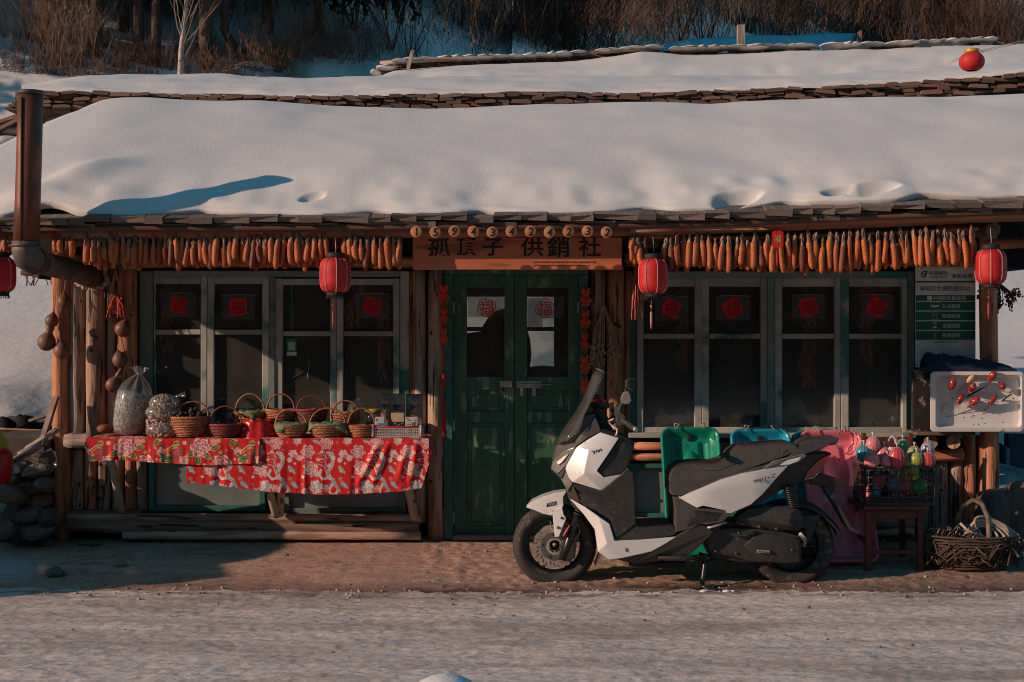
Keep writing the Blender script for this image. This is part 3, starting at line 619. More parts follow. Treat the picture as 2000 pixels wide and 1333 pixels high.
# ================================================================ LONG BUILDING BEHIND (upper roof)
UY = 2.1
long_b = thing('rear_long_house', 'long rear house with an edge of stacked bark slabs under snow', 'house', (0, 3, 2))
UB = [(-60, 215), (40, 205), (100, 206), (300, 203), (600, 205), (860, 213), (1000, 205), (1400, 205), (1700, 196), (2000, 190), (2200, 186)]
UT = [(-60, 184), (40, 178), (120, 177), (300, 184), (600, 188), (700, 186), (1000, 181), (1200, 182), (1400, 176), (1600, 168), (1700, 163), (1800, 158), (1900, 150), (2000, 142), (2200, 130)]
slm = []
for k in range(8):
    g = G(); rr0 = random.Random(50 + k); n = 7
    top = []; 
    a = [rr0.uniform(.25, .5) for _ in range(4)]
    poly = [(-.5, -a[0]), (-.42, -.5), (.4, -.5), (.5, -a[1]), (.46, a[2] * .9), (.2, .5), (-.42, a[3])]
    g.prism([(p, q) for p, q in poly], 0, 1); me = g.mesh('bark_slab', (0, 0, 0)); me.materials.append(m_slate); slm.append(me)
g = G(); pp = [[(pX(p, UY + .1), UY + .1, pZ(ip(p, UB) + 8, UY + .1)) for p in range(30, 2200, 40)], [(pX(p, UY + .1), UY + .1, pZ(ip(p, UT) + 2, UY + .1)) for p in range(30, 2200, 40)]]
g.grid(pp); g.build('eave_board', m_dark, long_b, solid=.03)
n_s = 0
for row in range(8):
    px = 30
    while px < 2080 and n_s < 290:
        yb_, yt_ = ip(px, UB) + 6, ip(px, UT)
        hh = 8.6; y = yt_ + 3 + row * 6.4
        wd = sr.uniform(22, 46)
        if y < yb_ + 2:
            Y = UY - .01 + sr.uniform(-.04, .03) - .02 * (row == 0)
            link('bark_slab', sr.choice(slm), long_b, (pX(px + wd / 2, Y), Y, pZ(y + sr.uniform(-1.5, 1.5), Y)), (0, sr.uniform(-.12, .12), 0), (wd / sc(Y) * .97, .3, sr.uniform(5.2, 8.8) / sc(Y))); n_s += 1
        px += wd
# left gable end: slabs receding and beams
for k in range(6):
    Y = UY + .25 + k * .03; yy = 190 + k * 6
    G().box(W(lerp(62, 30, k / 5) + 25, yy, Y), (.28, .3, .02), (0, .08, 0)).build('bark_slab', m_slate, long_b)
log_between(W(60, 222, UY + .3), W(160, 218, UY + .3), .03, m_redlog, long_b, 'beam', 5)
g = G(); g.box((0.2, 3.7, 2.6), (8.2, 2.6, 1.2)); g.build('wall', m_dark, long_b)
def snow_rows(rows, nm, label, n=260, amp=.02, pad=None, seed=70, px0=0, px1=2100, sub=6):
    P = []
    for i in range(len(rows) - 1):
        (Ya, ta), (Yb, tb) = rows[i], rows[i + 1]
        for s in np.linspace(0, 1, sub, endpoint=(i == len(rows) - 2)):
            rw = []
            for q in np.linspace(px0, px1, n):
                a = W(q, ip(q, ta), Ya); b = W(q, ip(q, tb), Yb); rw.append(a.lerp(b, s))
            P.append([tuple(v) for v in rw])
    P = np.array(P); P[..., 2] += amp * (fbm(P[..., 0] * 2.2, P[..., 1] * 3, seed) - .5) * 2
    P[0, :, 2] += .03 * (fbm(P[0, :, 0] * 4, 0, seed + 1) - .5); P[0, :, 1] += .08 * (fbm(P[0, :, 0] * 5, 4, seed + 2) - .3)
    for q in range(1, 8): P[q, :, 2] += .05 * math.sin(q * .4) * (fbm(P[q, :, 0] * 3.4, q * .3, seed + 5, 2) - .5)
    g = G(); g.grid(P); return g.build(nm, m_snow, kind='stuff', label=label)
c1 = [(40, 168), (60, 164), (120, 152), (160, 147), (300, 146), (450, 147), (600, 152), (750, 151), (900, 150), (1100, 150), (1300, 148), (1450, 148), (1600, 145), (1750, 140), (1850, 132), (2000, 122), (2200, 118)]
fr_ = [(a, b - 6) for a, b in UT]; md = [(a, lerp(b, ip(a, c1), .5) - 2) for a, b in UT]
snow_rows([(UY - .02, [(a, b + 1) for a, b in UT]), (UY + .05, [(a, b - 7) for a, b in UT]), (UY + .3, md), (UY + 1.2, c1), (UY + 1.6, [(a, b + 3) for a, b in c1])], 'long_roof_snow', 'rolled snow on the long rear roof above the bark slabs', px0=42, px1=2120, amp=.025)
# third snow roof with the crumbly slate ridge
c2 = [(560, 156), (735, 150), (770, 138), (800, 135), (900, 128), (1000, 123), (1130, 119), (1200, 110), (1250, 102), (1330, 107), (1450, 104), (1600, 98), (1700, 95), (1800, 91), (1900, 88), (2000, 86), (2200, 84)]
snow_rows([(3.9, [(a, ip(a, c1) + 12) for a in range(560, 2200, 60)]), (4.3, [(a, lerp(ip(a, c1), ip(a, c2), .45) + 1) for a in range(560, 2200, 60)]), (4.9, c2), (5.1, [(a, b + 8) for a, b in c2])], 'far_roof_snow', 'flat snow field on the farthest roof below the brown brush', px0=565, px1=2150, amp=.02, seed=80)
far = thing('far_slab_wall', 'low far wall of stacked dark slabs dusted with snow', 'wall', W(1000, 125, 5.0))
RW = [(725, 148), (760, 126), (800, 122), (900, 118), (1000, 116), (1100, 110), (1260, 98), (1300, 101), (1700, 92), (1930, 82)]
sm2 = []
for k in range(3):
    g = G(); g.ell((0, 0, 0), (.5, .5, .5), 12, 8, jit=.16); me = g.mesh('snow_lump', (0, 0, 0)); me.materials.append(m_snow); sm2.append(me)
n_f = 0
for row in range(3):
    px = 728
    while px < 1950:
        wd = sr.uniform(14, 34); y = ip(px, RW) + 3 + row * 6; Y = 5.08 + sr.uniform(-.05, .05)
        lim = ip(px, c2) + 3
        if y < lim and (px < 1265 or sr.random() < .6):
            link('slab', sr.choice(slm), far, (pX(px + wd / 2, Y), Y, pZ(y, Y)), (0, sr.uniform(-.1, .1), 0), (wd / sc(Y), .3, 6.5 / sc(Y))); n_f += 1
        if row == 0 and sr.random() < .92:
            link('snow_lump', sr.choice(sm2), far, (pX(px + wd / 2, Y - .05), Y - .05, pZ(y - 4.5, Y)), None, (wd * sr.uniform(1.2, 2.2) / sc(Y), .4, sr.uniform(4, 9) / sc(Y)))
        px += wd
log_between(W(742, 123, 4.97), W(1270, 97, 4.97), .018, m_greylog, far, 'pole', 3)
G().box(W(800, 122, 4.7), (.035, .035, .24), (0, .25, 0)).build('stake', m_greylog, far)
g = G(); g.box((3.6, 12, 2.2), (12, 8, 1.0)); 
# shed roof coloured turquoise with paler flecks, and post
shed = thing('far_shed', 'low shed behind the roofs with a turquoise roof with paler flecks', 'shed', W(1480, 110, 12))
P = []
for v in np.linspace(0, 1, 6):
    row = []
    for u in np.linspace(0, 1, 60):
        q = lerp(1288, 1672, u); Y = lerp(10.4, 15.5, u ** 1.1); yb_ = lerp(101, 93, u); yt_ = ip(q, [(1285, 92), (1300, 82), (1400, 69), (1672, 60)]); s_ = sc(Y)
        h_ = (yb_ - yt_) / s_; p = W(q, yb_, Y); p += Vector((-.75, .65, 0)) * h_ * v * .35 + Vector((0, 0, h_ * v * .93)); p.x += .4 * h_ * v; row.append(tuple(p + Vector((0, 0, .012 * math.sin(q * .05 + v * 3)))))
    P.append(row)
g = G(); g.grid(np.array(P)); g.build('roof_slope', mat('turquoise_roof', (.0, .28, .42), (.02, .36, .50), rough=.6, ns=3, st=(.4, 1, 1), bump=.5, bs=8, var=0, c3=(.30, .42, .48), t3=.58, s3=2.5), shed, solid=.05)
g = G(); A_, B_ = Vector(P[0][0]), Vector(P[0][-1]); C_ = Vector((.7, .7, 0)) * .0
g.add([A_ - Vector((0, 0, .05)), B_ - Vector((0, 0, .05)), Vector((B_.x, B_.y, 2)), Vector((A_.x, A_.y, 2))], [(0, 3, 2, 1)], False); g.build('wall', m_plank, shed, solid=.08)
G().box(Vector(P[3][-1]) + Vector((.04, 0, 0)), (.03, .3, .24)).build('gable_board', m_plank, shed)
g = G(); g.box(W(1447, 76, 5.6), (.075, .07, .28)); g.build('roof_post', m_greylog, label='square grey wooden post standing up behind the far snowy roof', cat='post')
# neighbour eave bits at far left
nb = thing('left_shed', 'small snowy lean-to shed with dark board roof at the left edge', 'shed', W(10, 300, 3.2))
G().box(W(40, 238, 3.2), (.75, .5, .03), (0, -.32, 0)).build('roof_board', m_plank, nb); G().box(W(10, 262, 3.1), (.6, .5, .03), (0, -.45, 0)).build('roof_board', m_plank, nb)
g = G(); g.ell(W(45, 262, 3.15), (.22, .25, .07), 14, 8); g.ell(W(20, 285, 3.0), (.22, .3, .08), 14, 8); g.build('snow_cover', m_snow, nb)
# left low roof end between pipe and post (y 500-540)
for k, (a, b, c_, d) in enumerate(((30, 520, 75, 545), (40, 538, 110, 520), (60, 505, 112, 528))):
    Y = 1.2; g = G(); g.prism([(pX(a, Y), pZ(b, Y)), (pX(c_, Y), pZ(d, Y)), (pX(c_, Y), pZ(d - 8, Y)), (pX(a, Y), pZ(b - 8, Y))], Y, Y + .3)
    g.build('weathered_board', m_plank, label=['grey board sloping down behind the stovepipe elbow', 'grey board rising to the corner post behind the elbow', 'upper grey board resting behind the corner post'][k], cat='board', group='boards behind the corner post')
# ================================================================ FOREST AND BRUSH ON THE HILLSIDE
_hx = np.linspace(-40, 40, 400); _hy = np.linspace(10, 72, 500); _HZ = ground_z(*np.meshgrid(_hx, _hy))
def hill_at(px, py, y0=10.6, y1=70):
    "ground point seen at that pixel"
    Y = np.linspace(y0, y1, 300); X = (px - 1000) * (Y - CY) / F; z = H - (py - HOR) * (Y - CY) / F
    j = np.clip(((X + 40) / 80 * 399).astype(int), 0, 399); k = np.clip(((Y - 10) / 62 * 499).astype(int), 0, 499)
    d = _HZ[k, j] - z; i = int(np.argmax(d > 0)) if (d > 0).any() else len(Y) - 1
    return Vector((X[i], Y[i], _HZ[k[i], j[i]]))
def branchy(g, p, d, L, r, depth, rr, up=.25, seg=5, nb=4, spread=.6, sides=5):
    pts = [Vector(p)]; dd = Vector(d).normalized()
    for i in range(seg):
        dd = (dd + Vector((rr.gauss(0, .10), rr.gauss(0, .10), rr.gauss(0, .06) + up * .12))).normalized(); pts.append(pts[-1] + dd * L / seg)
    g.tube(pts, [r * (1 - .75 * i / seg) for i in range(seg + 1)], sides, False)
    if depth > 0:
        for k in range(nb):
            t = rr.uniform(.25, .95); i = min(int(t * seg), seg - 1); q = pts[i].lerp(pts[i + 1], t * seg - i)
            a = rr.uniform(0, 6.28); s = Vector((math.cos(a), math.sin(a) * .6, rr.uniform(.2, .9))) * spread
            branchy(g, q, (dd + s), L * rr.uniform(.35, .6), r * .42 * (1 - .5 * t), depth - 1, rr, up, max(3, seg - 1), max(2, nb - 1), spread, 3)
# conifers at upper left: trunk + crown of drooping boughs
def conifer(px, py, rad, hgt, label, crown0=3.2, seed=0, lean=0):
    rr = random.Random(seed); b = hill_at(px, py)
    t = thing('conifer_tree', label, 'tree', b, 'dark conifers on the shaded slope')
    g = G(); pts = [b + Vector((0, 0, -.2)), b + Vector((.02, 0, .15)), b + Vector((lean * .3, 0, hgt * .25)), b + Vector((lean, 0, hgt * .6)), b + Vector((lean * 1.4, 0, hgt))]
    g.tube(pts, [rad * 1.7, rad * 1.15, rad * .9, rad * .6, .03], 9); g.build('trunk', m_tree, t)
    g = G(); v = []; f = []
    nb = 110
    for k in range(nb):
        h = lerp(crown0, hgt, (k / nb) ** .9); reach = (1 - (h - crown0) / (hgt - crown0 + .5)) * hgt * .26 + .3
        a = rr.uniform(0, 6.28); L = reach * rr.uniform(.6, 1.1); o = b + Vector((lean * h / hgt, 0, h))
        for j in range(14):
            s = (j + .5) / 14; c = o + Vector((math.cos(a) * L * s, math.sin(a) * L * s, -.35 * L * s * s + rr.uniform(-.1, .1)))
            for q in range(6):
                an = rr.uniform(0, 6.28); w_ = rr.uniform(.04, .11); h_ = rr.uniform(.10, .28)
                ax = Vector((math.cos(an) * w_, math.sin(an) * w_, rr.uniform(-.1, .1))); dn = Vector((rr.uniform(-.2, .2), rr.uniform(-.2, .2), -h_))
                c2_ = c + Vector((rr.gauss(0, .14), rr.gauss(0, .14), rr.gauss(0, .10)))
                n0 = len(v); v += [c2_ - ax, c2_ + ax, c2_ + dn]; f.append((n0, n0 + 1, n0 + 2))
    g.add(v, f, False); g.build('crown', m_needle, t); return t
conifer(268, 122, .085, 11, 'dark conifer on the slope with the leftmost bare trunk below its crown', 3.0, 1)
conifer(303, 122, .075, 11, 'conifer with brown trunk standing between the leftmost trunk and the white birch', 3.6, 2)
conifer(400, 128, .11, 12, 'thickest conifer trunk right of the white birch', 3.2, 3, .1)
conifer(186, 110, .09, 11, 'conifer with low dark boughs above the left end of the long roof', 2.2, 5)
conifer(90, 70, .08, 10, 'shadowy conifer near the top left corner', 2.0, 6)
conifer(520, 70, .09, 11, 'dark conifer uphill right of the crooked trunk', 1.2, 7)
conifer(620, 55, .08, 10, 'dark conifer high on the slope left of the brown brush', 1.0, 8)
conifer(240, 60, .08, 10, 'conifer farther uphill behind the leftmost trunks', 1.5, 9)
conifer(360, 50, .08, 10, 'conifer farther uphill behind the white birch', 1.5, 10)
conifer(-60, 100, .1, 11, 'conifer just outside the upper left corner', 2.0, 12)
for k, (X, Y, lb) in enumerate(((-16, 13, 'unseen conifer added outside the frame at left to shade the slope'), (-15, 17, 'unseen shade conifer added higher on the slope at left'), (-21, 16, 'unseen shade conifer added farthest up the slope'))):  # unseen conifers added to cast shade on the left slope
    b = Vector((X, Y, gz(X, Y))); _f = hill_at; hill_at = lambda *a, b=b: b; conifer(0, 0, .12, 10.5, lb, .8, 40 + k); hill_at = _f
# crooked leaning trunk
b = hill_at(470, 125); t = thing('crooked_tree', 'crooked dark trunk bending left on the blue shaded snow', 'tree', b)
g = G(); sx = sc(b.y); g.tube([b + Vector((.1, 0, -.1)), b + Vector((-.02, 0, .05)), b + Vector((-.18, 0, .25)), b + Vector((-.28, 0, .45)), b + Vector((-.27, 0, 1.0)), b + Vector((-.25, 0, 4.5))], [.09, .08, .075, .07, .06, .03], 8)
rr = random.Random(4)
for k in range(14): branchy(g, b + Vector((-.26, 0, .8 + k * .25)), (rr.uniform(-1, 1), rr.uniform(-.5, .5), .4), 1.1, .018, 1, rr)
g.build('trunk', m_tree, t)
# white birch
b = hill_at(352, 140, 10.6); b = Vector((pX(352, 12.0), 12.0, gz(pX(352, 12), 12.0)))
t = thing('birch_tree', 'slender white birch with forked bare branches', 'tree', b)
g = G(); bt = []; 
for py, px in ((150, 352), (100, 354), (60, 358), (25, 362), (-20, 366), (-120, 372)): bt.append(W(px, py, 12.0))
g.tube([b] + bt, [.05, .045, .04, .036, .03, .024, .01], 8); g.build('trunk', mat('white_birch', (.52, .42, .36), (.38, .29, .24), ns=14, c3=(.12, .08, .06), t3=.6, s3=20, bump=.3), t)
rr = random.Random(9)
for k in range(12):
    g = G(); q = bt[0].lerp(bt[4], rr.uniform(.15, 1)); branchy(g, q, (rr.choice((-1, 1)) * rr.uniform(.3, .8), rr.uniform(-.4, .4), 1), rr.uniform(.7, 1.3), .012, 1, rr, nb=4); g.build('branch', m_sap, t)
# bare shrubs/trees that can be told apart
bare = []
for s in range(4):
    g = G(); rr = random.Random(100 + s)
    for k in range(7): branchy(g, (rr.gauss(0, .1), rr.gauss(0, .1), -.1), (rr.gauss(0, .3), rr.gauss(0, .3), 1), rr.uniform(2.2, 3.4), rr.uniform(.018, .032), 2, rr, nb=5, spread=.5, sides=4)
    me = g.mesh('bare_shrub', (0, 0, 0)); me.materials.append(m_tree if s < 2 else m_brush); bare.append(me)
shl = ['dark bare shrub over the blue snow at x two fifths', 'dense dark shrub beside the brown brush mass', 'bare shrub left of the stake on the far wall', 'bare dark shrub above the blue snow patch',
       'low shrub between crooked trunk and brush clump', 'dark shrub high on the slope above the blue snow', 'shrub beside the turquoise shed', 'shrub in front of the dark hollow at upper middle', 'tangled shrub left of the shed roof', 'shrub behind the square roof post', 'shrub above the right end of the shed roof', 'pale shrub at the left edge behind the stovepipe', 'reddish shrub behind the stovepipe top', 'shrub left of the leftmost conifer trunks']
for k, (px, py, Y, si, sc_) in enumerate([(690, 62, 19, 0, .62), (890, 70, 17, 1, .8), (800, 118, 13, 0, .45), (760, 95, 15, 1, .6), (560, 115, 14, 2, .35), (780, 40, 22, 0, .9), (1330, 90, 14, 0, .6), (1290, 60, 18, 1, .9), (1370, 92, 15, 1, .6), (1460, 80, 16, 0, .7), (1680, 80, 14, 2, .6), (60, 170, 10, 3, .5), (110, 160, 9, 2, .5), (150, 140, 11, 3, .5)]):
    X = pX(px, Y); z = min(pZ(py, Y), max(gz(X, Y), pZ(py, Y) - 1.5)); z = max(gz(X, Y), 0) if gz(X, Y) > z else z
    z = gz(X, Y)
    b = hill_at(px, py) if Y > 11 else Vector((X, Y, gz(X, Y)))
    o = link('bare_shrub', bare[si], None, b, (0, 0, k * 1.3), sc_ * (b.y + 9.83) / 27); tag(o, shl[k], 'shrub', 'bare shrubs on the hillside')
# masses of brush: many thin bent stems as one object each
def brush(name, label, boxes, n, hr, m, seed, rad=.006, lean=.25):
    rr = random.Random(seed); v = []; f = []
    for k in range(n):
        px, py = boxes(rr); b = hill_at(px, py, 10.6, 60) if py < 125 or px < 560 else Vector((pX(px, 9.0), 9.0 + rr.uniform(0, 1.5), 0))
        if b.z == 0: b.z = gz(b.x, b.y)
        s = (b.y + 9.83) / 27; L = rr.uniform(*hr) * s; d = Vector((rr.gauss(.05, lean), rr.gauss(0, lean * .7), 1)); p = b + Vector((0, 0, -.05)); r = rad * s * rr.uniform(.6, 1.5)
        def stem(p, d, L, r, nseg, kids):
            rows = [p.copy()]
            for i in range(nseg):
                d = (d + Vector((rr.gauss(0, .22), rr.gauss(0, .14), .05))).normalized(); rows.append(rows[-1] + d * L / nseg)
                if kids and i > 0:
                    for q in range(kids): stem(rows[-1], (d + Vector((rr.uniform(-.9, .9), rr.uniform(-.4, .4), .1))), L * rr.uniform(.2, .45), r * .55, 3, 0)
            o = len(v)
            for i, q in enumerate(rows):
                w_ = r * (1 - .8 * i / nseg)
                v.extend([q + Vector((-w_, 0, 0)), q + Vector((w_ * .5, w_, 0)), q + Vector((w_ * .5, -w_, 0))])
            for i in range(nseg):
                for k2 in range(3): f.append((o + i * 3 + k2, o + i * 3 + (k2 + 1) % 3, o + i * 3 + 3 + (k2 + 1) % 3, o + i * 3 + 3 + k2))
        stem(p, d, L, r, 4, 3)
    g = G(); g.add(v, f, False); g.build(name, m, kind='stuff', label=label, origin=(0, 12, 0))
brush('brown_thicket', 'tall dense brown thicket behind the middle of the roofs', lambda r: (r.gauss(1090, 95), r.uniform(45, 118)), 1300, (1.4, 3.6), m_brush, 1, .006, .4)
brush('dark_thicket', 'dark thicket above the turquoise shed', lambda r: (r.uniform(1240, 1560), r.uniform(5, 95)), 650, (.8, 1.9), m_tree, 2)
brush('right_thicket', 'reddish brown wood edge of thin stems at upper right', lambda r: (r.uniform(1500, 2060), r.uniform(10, 95)), 2000, (1.2, 3.2), m_brush, 3, .006, .45)
brush('pale_brush', 'pale tangled brush clump behind the long roof at left of centre', lambda r: (r.gauss(640, 75), r.uniform(105, 150)), 900, (.35, .8), m_brushp, 4, .005, .5)
brush('low_scrub', 'low dry scrub and brown grass under the conifers', lambda r: (r.uniform(0, 560), r.uniform(105, 165)), 1300, (.12, .45), m_brush, 5, .005, .5)
brush('slope_scrub', 'dark scrub scattered over the blue shaded snow slope', lambda r: (r.uniform(40, 960), abs(r.gauss(0, 45))), 420, (.5, 1.6), m_tree, 6, .007, .35)
brush('edge_scrub', 'thin reddish stems at the upper left edge', lambda r: (r.gauss(90, 50), r.uniform(80, 165)), 190, (.5, 1.3), m_brushp, 7, .006, .3)
# pale saplings in the right wood edge
sapm = []
for s in range(3):
    g = G(); rr = random.Random(200 + s); branchy(g, (0, 0, -.2), (0, 0, 1), 4.5, .034, 2, rr, nb=7, spread=.7, sides=6, seg=7)
    if s == 1: branchy(g, (0, 0, .8), (.5, 0, 1), 3.5, .028, 1, rr, nb=5, sides=6)
    me = g.mesh('sapling', (0, 0, 0)); me.materials.append(m_sap); sapm.append(me)
spl = ['pale sapling nearest the shed at right', 'thin pale sapling second from the shed', 'forked pale sapling mid right', 'upright pale sapling left of the small lantern', 'pale sapling behind the small lantern', 'forked pale sapling right of the small lantern', 'pale sapling next to the upper right corner', 'pale sapling inside the brown thicket', 'pale sapling at the left side of the brown thicket']
for k, (px, py) in enumerate([(1675, 86), (1740, 88), (1812, 82), (1874, 78), (1820, 60), (1902, 74), (1965, 76), (1085, 105), (955, 112)]):
    b = hill_at(px, py); o = link('sapling', sapm[(1, 0, 2)[k % 3]], None, b, (0, 0, k), (b.y + 9.83) / 26); tag(o, spl[k], 'sapling', 'pale saplings in the brown wood')
# rocks poking through the snow bank left of the shop
for k, (px, py, Y, r, zz) in enumerate([(40, 745, 1.6, .13, .5), (88, 735, 1.7, .10, .8), (20, 800, 1.2, .13, .5), (5, 775, 1.4, .10, .6), (98, 765, 1.4, .08, .6), (60, 815, 1.1, .04, .6)]):
    p = W(px, py, Y); g = G(); g.ell((p.x, Y, gz(p.x, Y) + r * .12), (r, r * .5, r * zz), 11, 8, jit=.2)
    g.build('rock', mat('black_rock', (.035, .03, .028), (.02, .018, .017), bump=1, bs=12), label=['large dark rock patch in the left snow bank', 'small dark rock beside the corner post', 'lowest big dark rock in the left snow bank', 'dark rock at the left edge of the snow bank', 'dark rock half hidden by the corner post', 'tiny dark rock near the leaning plank'][k], cat='rock', group='rocks in the left snow bank')
# ================================================================ STOVEPIPE
PY = -1.33; sP = sc(PY)
t = thing('stovepipe', 'rusty upright stovepipe with elbow and grey arm into the log wall', 'stovepipe', W(52, 505, PY))
g = G(); g.tube([W(60, 182, PY), W(57, 300, PY), W(54, 400, PY), W(51, 478, PY)], [.070, .071, .0715, .073], 24)
g.build('pipe', m_rust, t)
g = G(); g.tube([W(60, 178, PY), W(60, 186, PY)], [.074, .074], 24); g.build('rim', m_pgrey, t)
g = G(); g.tube([W(50 - 8, 190, PY - .071), W(41, 475, PY - .072)], .006, 6); g.build('seam', mat('dark_seam', (.07, .03, .02)), t)
e = [W(51, 472, PY), W(50.5, 488, PY), W(54, 502, PY + .02), W(64, 510, PY + .08), W(78, 513, PY + .17)]
g = G(); g.tube(e, [.077, .079, .079, .078, .074], 20); g.build('elbow', m_pipe, t)
g = G(); g.tube([W(50, 478, PY), W(50, 483, PY)], .083, 20); g.tube([W(62, 508, PY + .07), W(66, 510, PY + .10)], .084, 20); g.build('joint_band', m_rust, t)
g = G(); g.tube([W(74, 512, PY + .15), W(186, 541, -.06)], [.069, .067], 20); g.build('arm', m_pipe, t)
g = G(); g.tube([W(168, 537, -.26), W(188, 542, .03)], [.076, .078], 20); g.build('sleeve', m_rust, t)
g = G(); rr = random.Random(5)
for k in range(26):
    a = k / 26 * 6.28; c = W(180 + 30 * math.cos(a), 545 + 20 * math.sin(a), -.09); g.ell(c, (rr.uniform(.012, .03), .015, rr.uniform(.008, .02)), 7, 5, jit=.3)
g.build('foam_sealant', mat('sealant', (.5, .42, .38), bump=.8), t)

# ================================================================ SIGN BOARD, NUMBER DISCS
SY = -.98
t = thing('shop_sign', 'orange brown wooden name board with black brushed characters over the door', 'sign', W(1010, 527, SY))
G().pbox(806, 1215, 464, 527, SY, SY + .03).build('board', m_signw, t, bevel=.004)
for ch, x, w_, h_ in (('孤', 857, 44, 38), ('頂', 911, 38, 36), ('子', 963, 40, 36), ('供', 1039, 45, 38), ('銷', 1091, 44, 42), ('社', 1152, 44, 40)):
    text(ch, x, 483, w_, h_ - 2, SY - .002, m_ink, t, 'character', bold=.018, ext=.002)
m_carve = mat('carved_text', (.15, .045, .025), bump=0)
rr = random.Random(8)
for row, (yy, n) in enumerate(((513, 30), (519.5, 27))):
    g = G()
    for k in range(n):
        x = 1042 + k * 4.1; g.pbox(x, x + 2.6, yy - 1.6 + rr.uniform(-.4, .4), yy + rr.uniform(0, 1.5), SY - .002, SY + .001)
    g.build('carved_small_text', m_carve, t, kind='stuff')
for k, ch in enumerate('15943424232'):
    x = 813 + k * 37.2; y = 453 + 1.2 * math.sin(k * 2)
    o1 = ['leftmost', 'second', 'third', 'fourth', 'fifth', 'sixth', 'seventh', 'eighth', 'ninth', 'tenth', 'rightmost'][k]
    t = thing('number_disc', f'small round wooden disc painted with a black {ch}, {o1} in the row above the sign', 'number disc', W(x, y + 12, -1.235), 'number discs above the sign')
    g = G(); c = W(x, y, -1.245); g.lathe([(.030, 0), (.034, .003), (.034, .010), (.030, .012)], 20, (c.x, c.y + .012, c.z), Matrix.Rotation(R(90), 3, 'X')); g.build('disc', m_disc, t)
    text(ch, x, y, 10 if ch != '1' else 3.5, 16, -1.247, m_ink, t, 'digit', shear=.15, bold=.01, rot=rr.uniform(-5, 5))

# ================================================================ CORN STRINGS
cobs = []
for s in range(5):
    rr = random.Random(s + 30); L = rr.uniform(.155, .205); r = rr.uniform(.0185, .0225)
    g = G(); prof = [(.3 * r, 0), (.85 * r, -.008), (r, -.03), (1.0 * r, -L * .45), (.96 * r, -L * .72), (.84 * r, -L * .88), (.6 * r, -L * .96), (.25 * r, -L)]
    v = []; n = 14; rows = 18
    for i in range(rows + 1):
        z = -L * i / rows; rad = float(np.interp(-z, [-p[1] for p in prof], [p[0] for p in prof]))
        for k in range(n): a = 2 * math.pi * k / n; q = rad * (1 + (.07 if k % 2 else -.03)); bx = .004 * math.sin(i * .2 + s); v.append((q * math.cos(a) + bx, q * math.sin(a), z))
    g.add(v, [(i * n + k, i * n + (k + 1) % n, (i + 1) * n + (k + 1) % n, (i + 1) * n + k) for i in range(rows) for k in range(n)])
    me = g.mesh('corn_cob', (0, 0, 0)); me.materials.append(m_corndk if s == 4 else m_corn); cobs.append(me)
husks = []
for s in range(4):
    rr = random.Random(s + 40); g = G(); h = rr.uniform(.05, .075)
    g.lathe([(.003, h), (.009, h * .75), (.006, h * .45), (.013, .006), (.0165, -.012)], 8)
    for k in range(5):
        a = rr.uniform(0, 6.28); d = Vector((math.cos(a), math.sin(a) * .5, 0)); z1 = rr.uniform(-.05, .03)
        g.tube([Vector((0, 0, h)), d * .014 + Vector((0, 0, h * .6)), d * .024 + Vector((0, 0, z1))], [.004, .006, .001], 4, sq=.3)
    me = g.mesh('husk', (0, 0, 0)); me.materials.append(m_husk); husks.append(me)
def corn(x0, x1, topf, botf, label, step, seed, gaps=()):
    rr = random.Random(seed); t = thing('corn_string', label, 'dried corn', W((x0 + x1) / 2, topf((x0 + x1) / 2), -1.06), 'strings of dried corn under the eave')
    g = G(); pts = [W(x, topf(x) - 9, -1.05) for x in np.linspace(x0 - 6, x1 + 6, 9)]; g.tube(pts, .011, 7); g.build('pole', m_redlog, t)
    for layer in (1, 0):
        x = x0 + (step * .5 if layer else 0)
        while x < x1:
            if not any(a < x < b for a, b in gaps):
                Y = -1.06 - .045 * (1 - layer) + rr.uniform(-.012, .012); m = cobs[rr.choice((0, 1, 2, 3, 0, 1, 2, 4))]
                yt = topf(x) + rr.uniform(-4, 14) + layer * 12; L = (botf(x) + rr.uniform(-11, 4) + layer * 4 - yt) / sc(Y)
                c = link('corn_cob', m, t, W(x, yt, Y), (rr.uniform(-.08, .08), rr.uniform(-.12, .12), rr.uniform(0, 6)), (rr.uniform(.82, 1.02), rr.uniform(.82, 1.02), L / .18))
                if layer == 0 or rr.random() < .3:
                    hs = link('husk', rr.choice(husks), None, (0, 0, 0)); hs.parent = c; hs.location = (0, 0, -.004); hs.scale = (1.05, 1.05, 1.2 * .18 / max(L, .1) * rr.uniform(.7, 1.1))
            x += rr.uniform(step * .8, step * 1.2)
    return t
corn(170, 792, lambda x: 470, lambda x: 524, 'long left string of dried orange corn above the left window', 11.5, 1, gaps=((640, 668),))
corn(1236, 1905, lambda x: ip(x, [(1236, 472), (1500, 474), (1700, 466), (1905, 456)]), lambda x: ip(x, [(1236, 520), (1350, 528), (1600, 536), (1905, 520)]), 'long right string of dried orange corn above the right window', 13, 2, gaps=((1262, 1290),))
corn(2, 22, lambda x: 464, lambda x: 500, 'short cluster of dried corn left of the stovepipe', 9, 3)
corn(108, 145, lambda x: 472, lambda x: 500, 'small cluster of dim corn between the stovepipe and the left string', 11, 4)

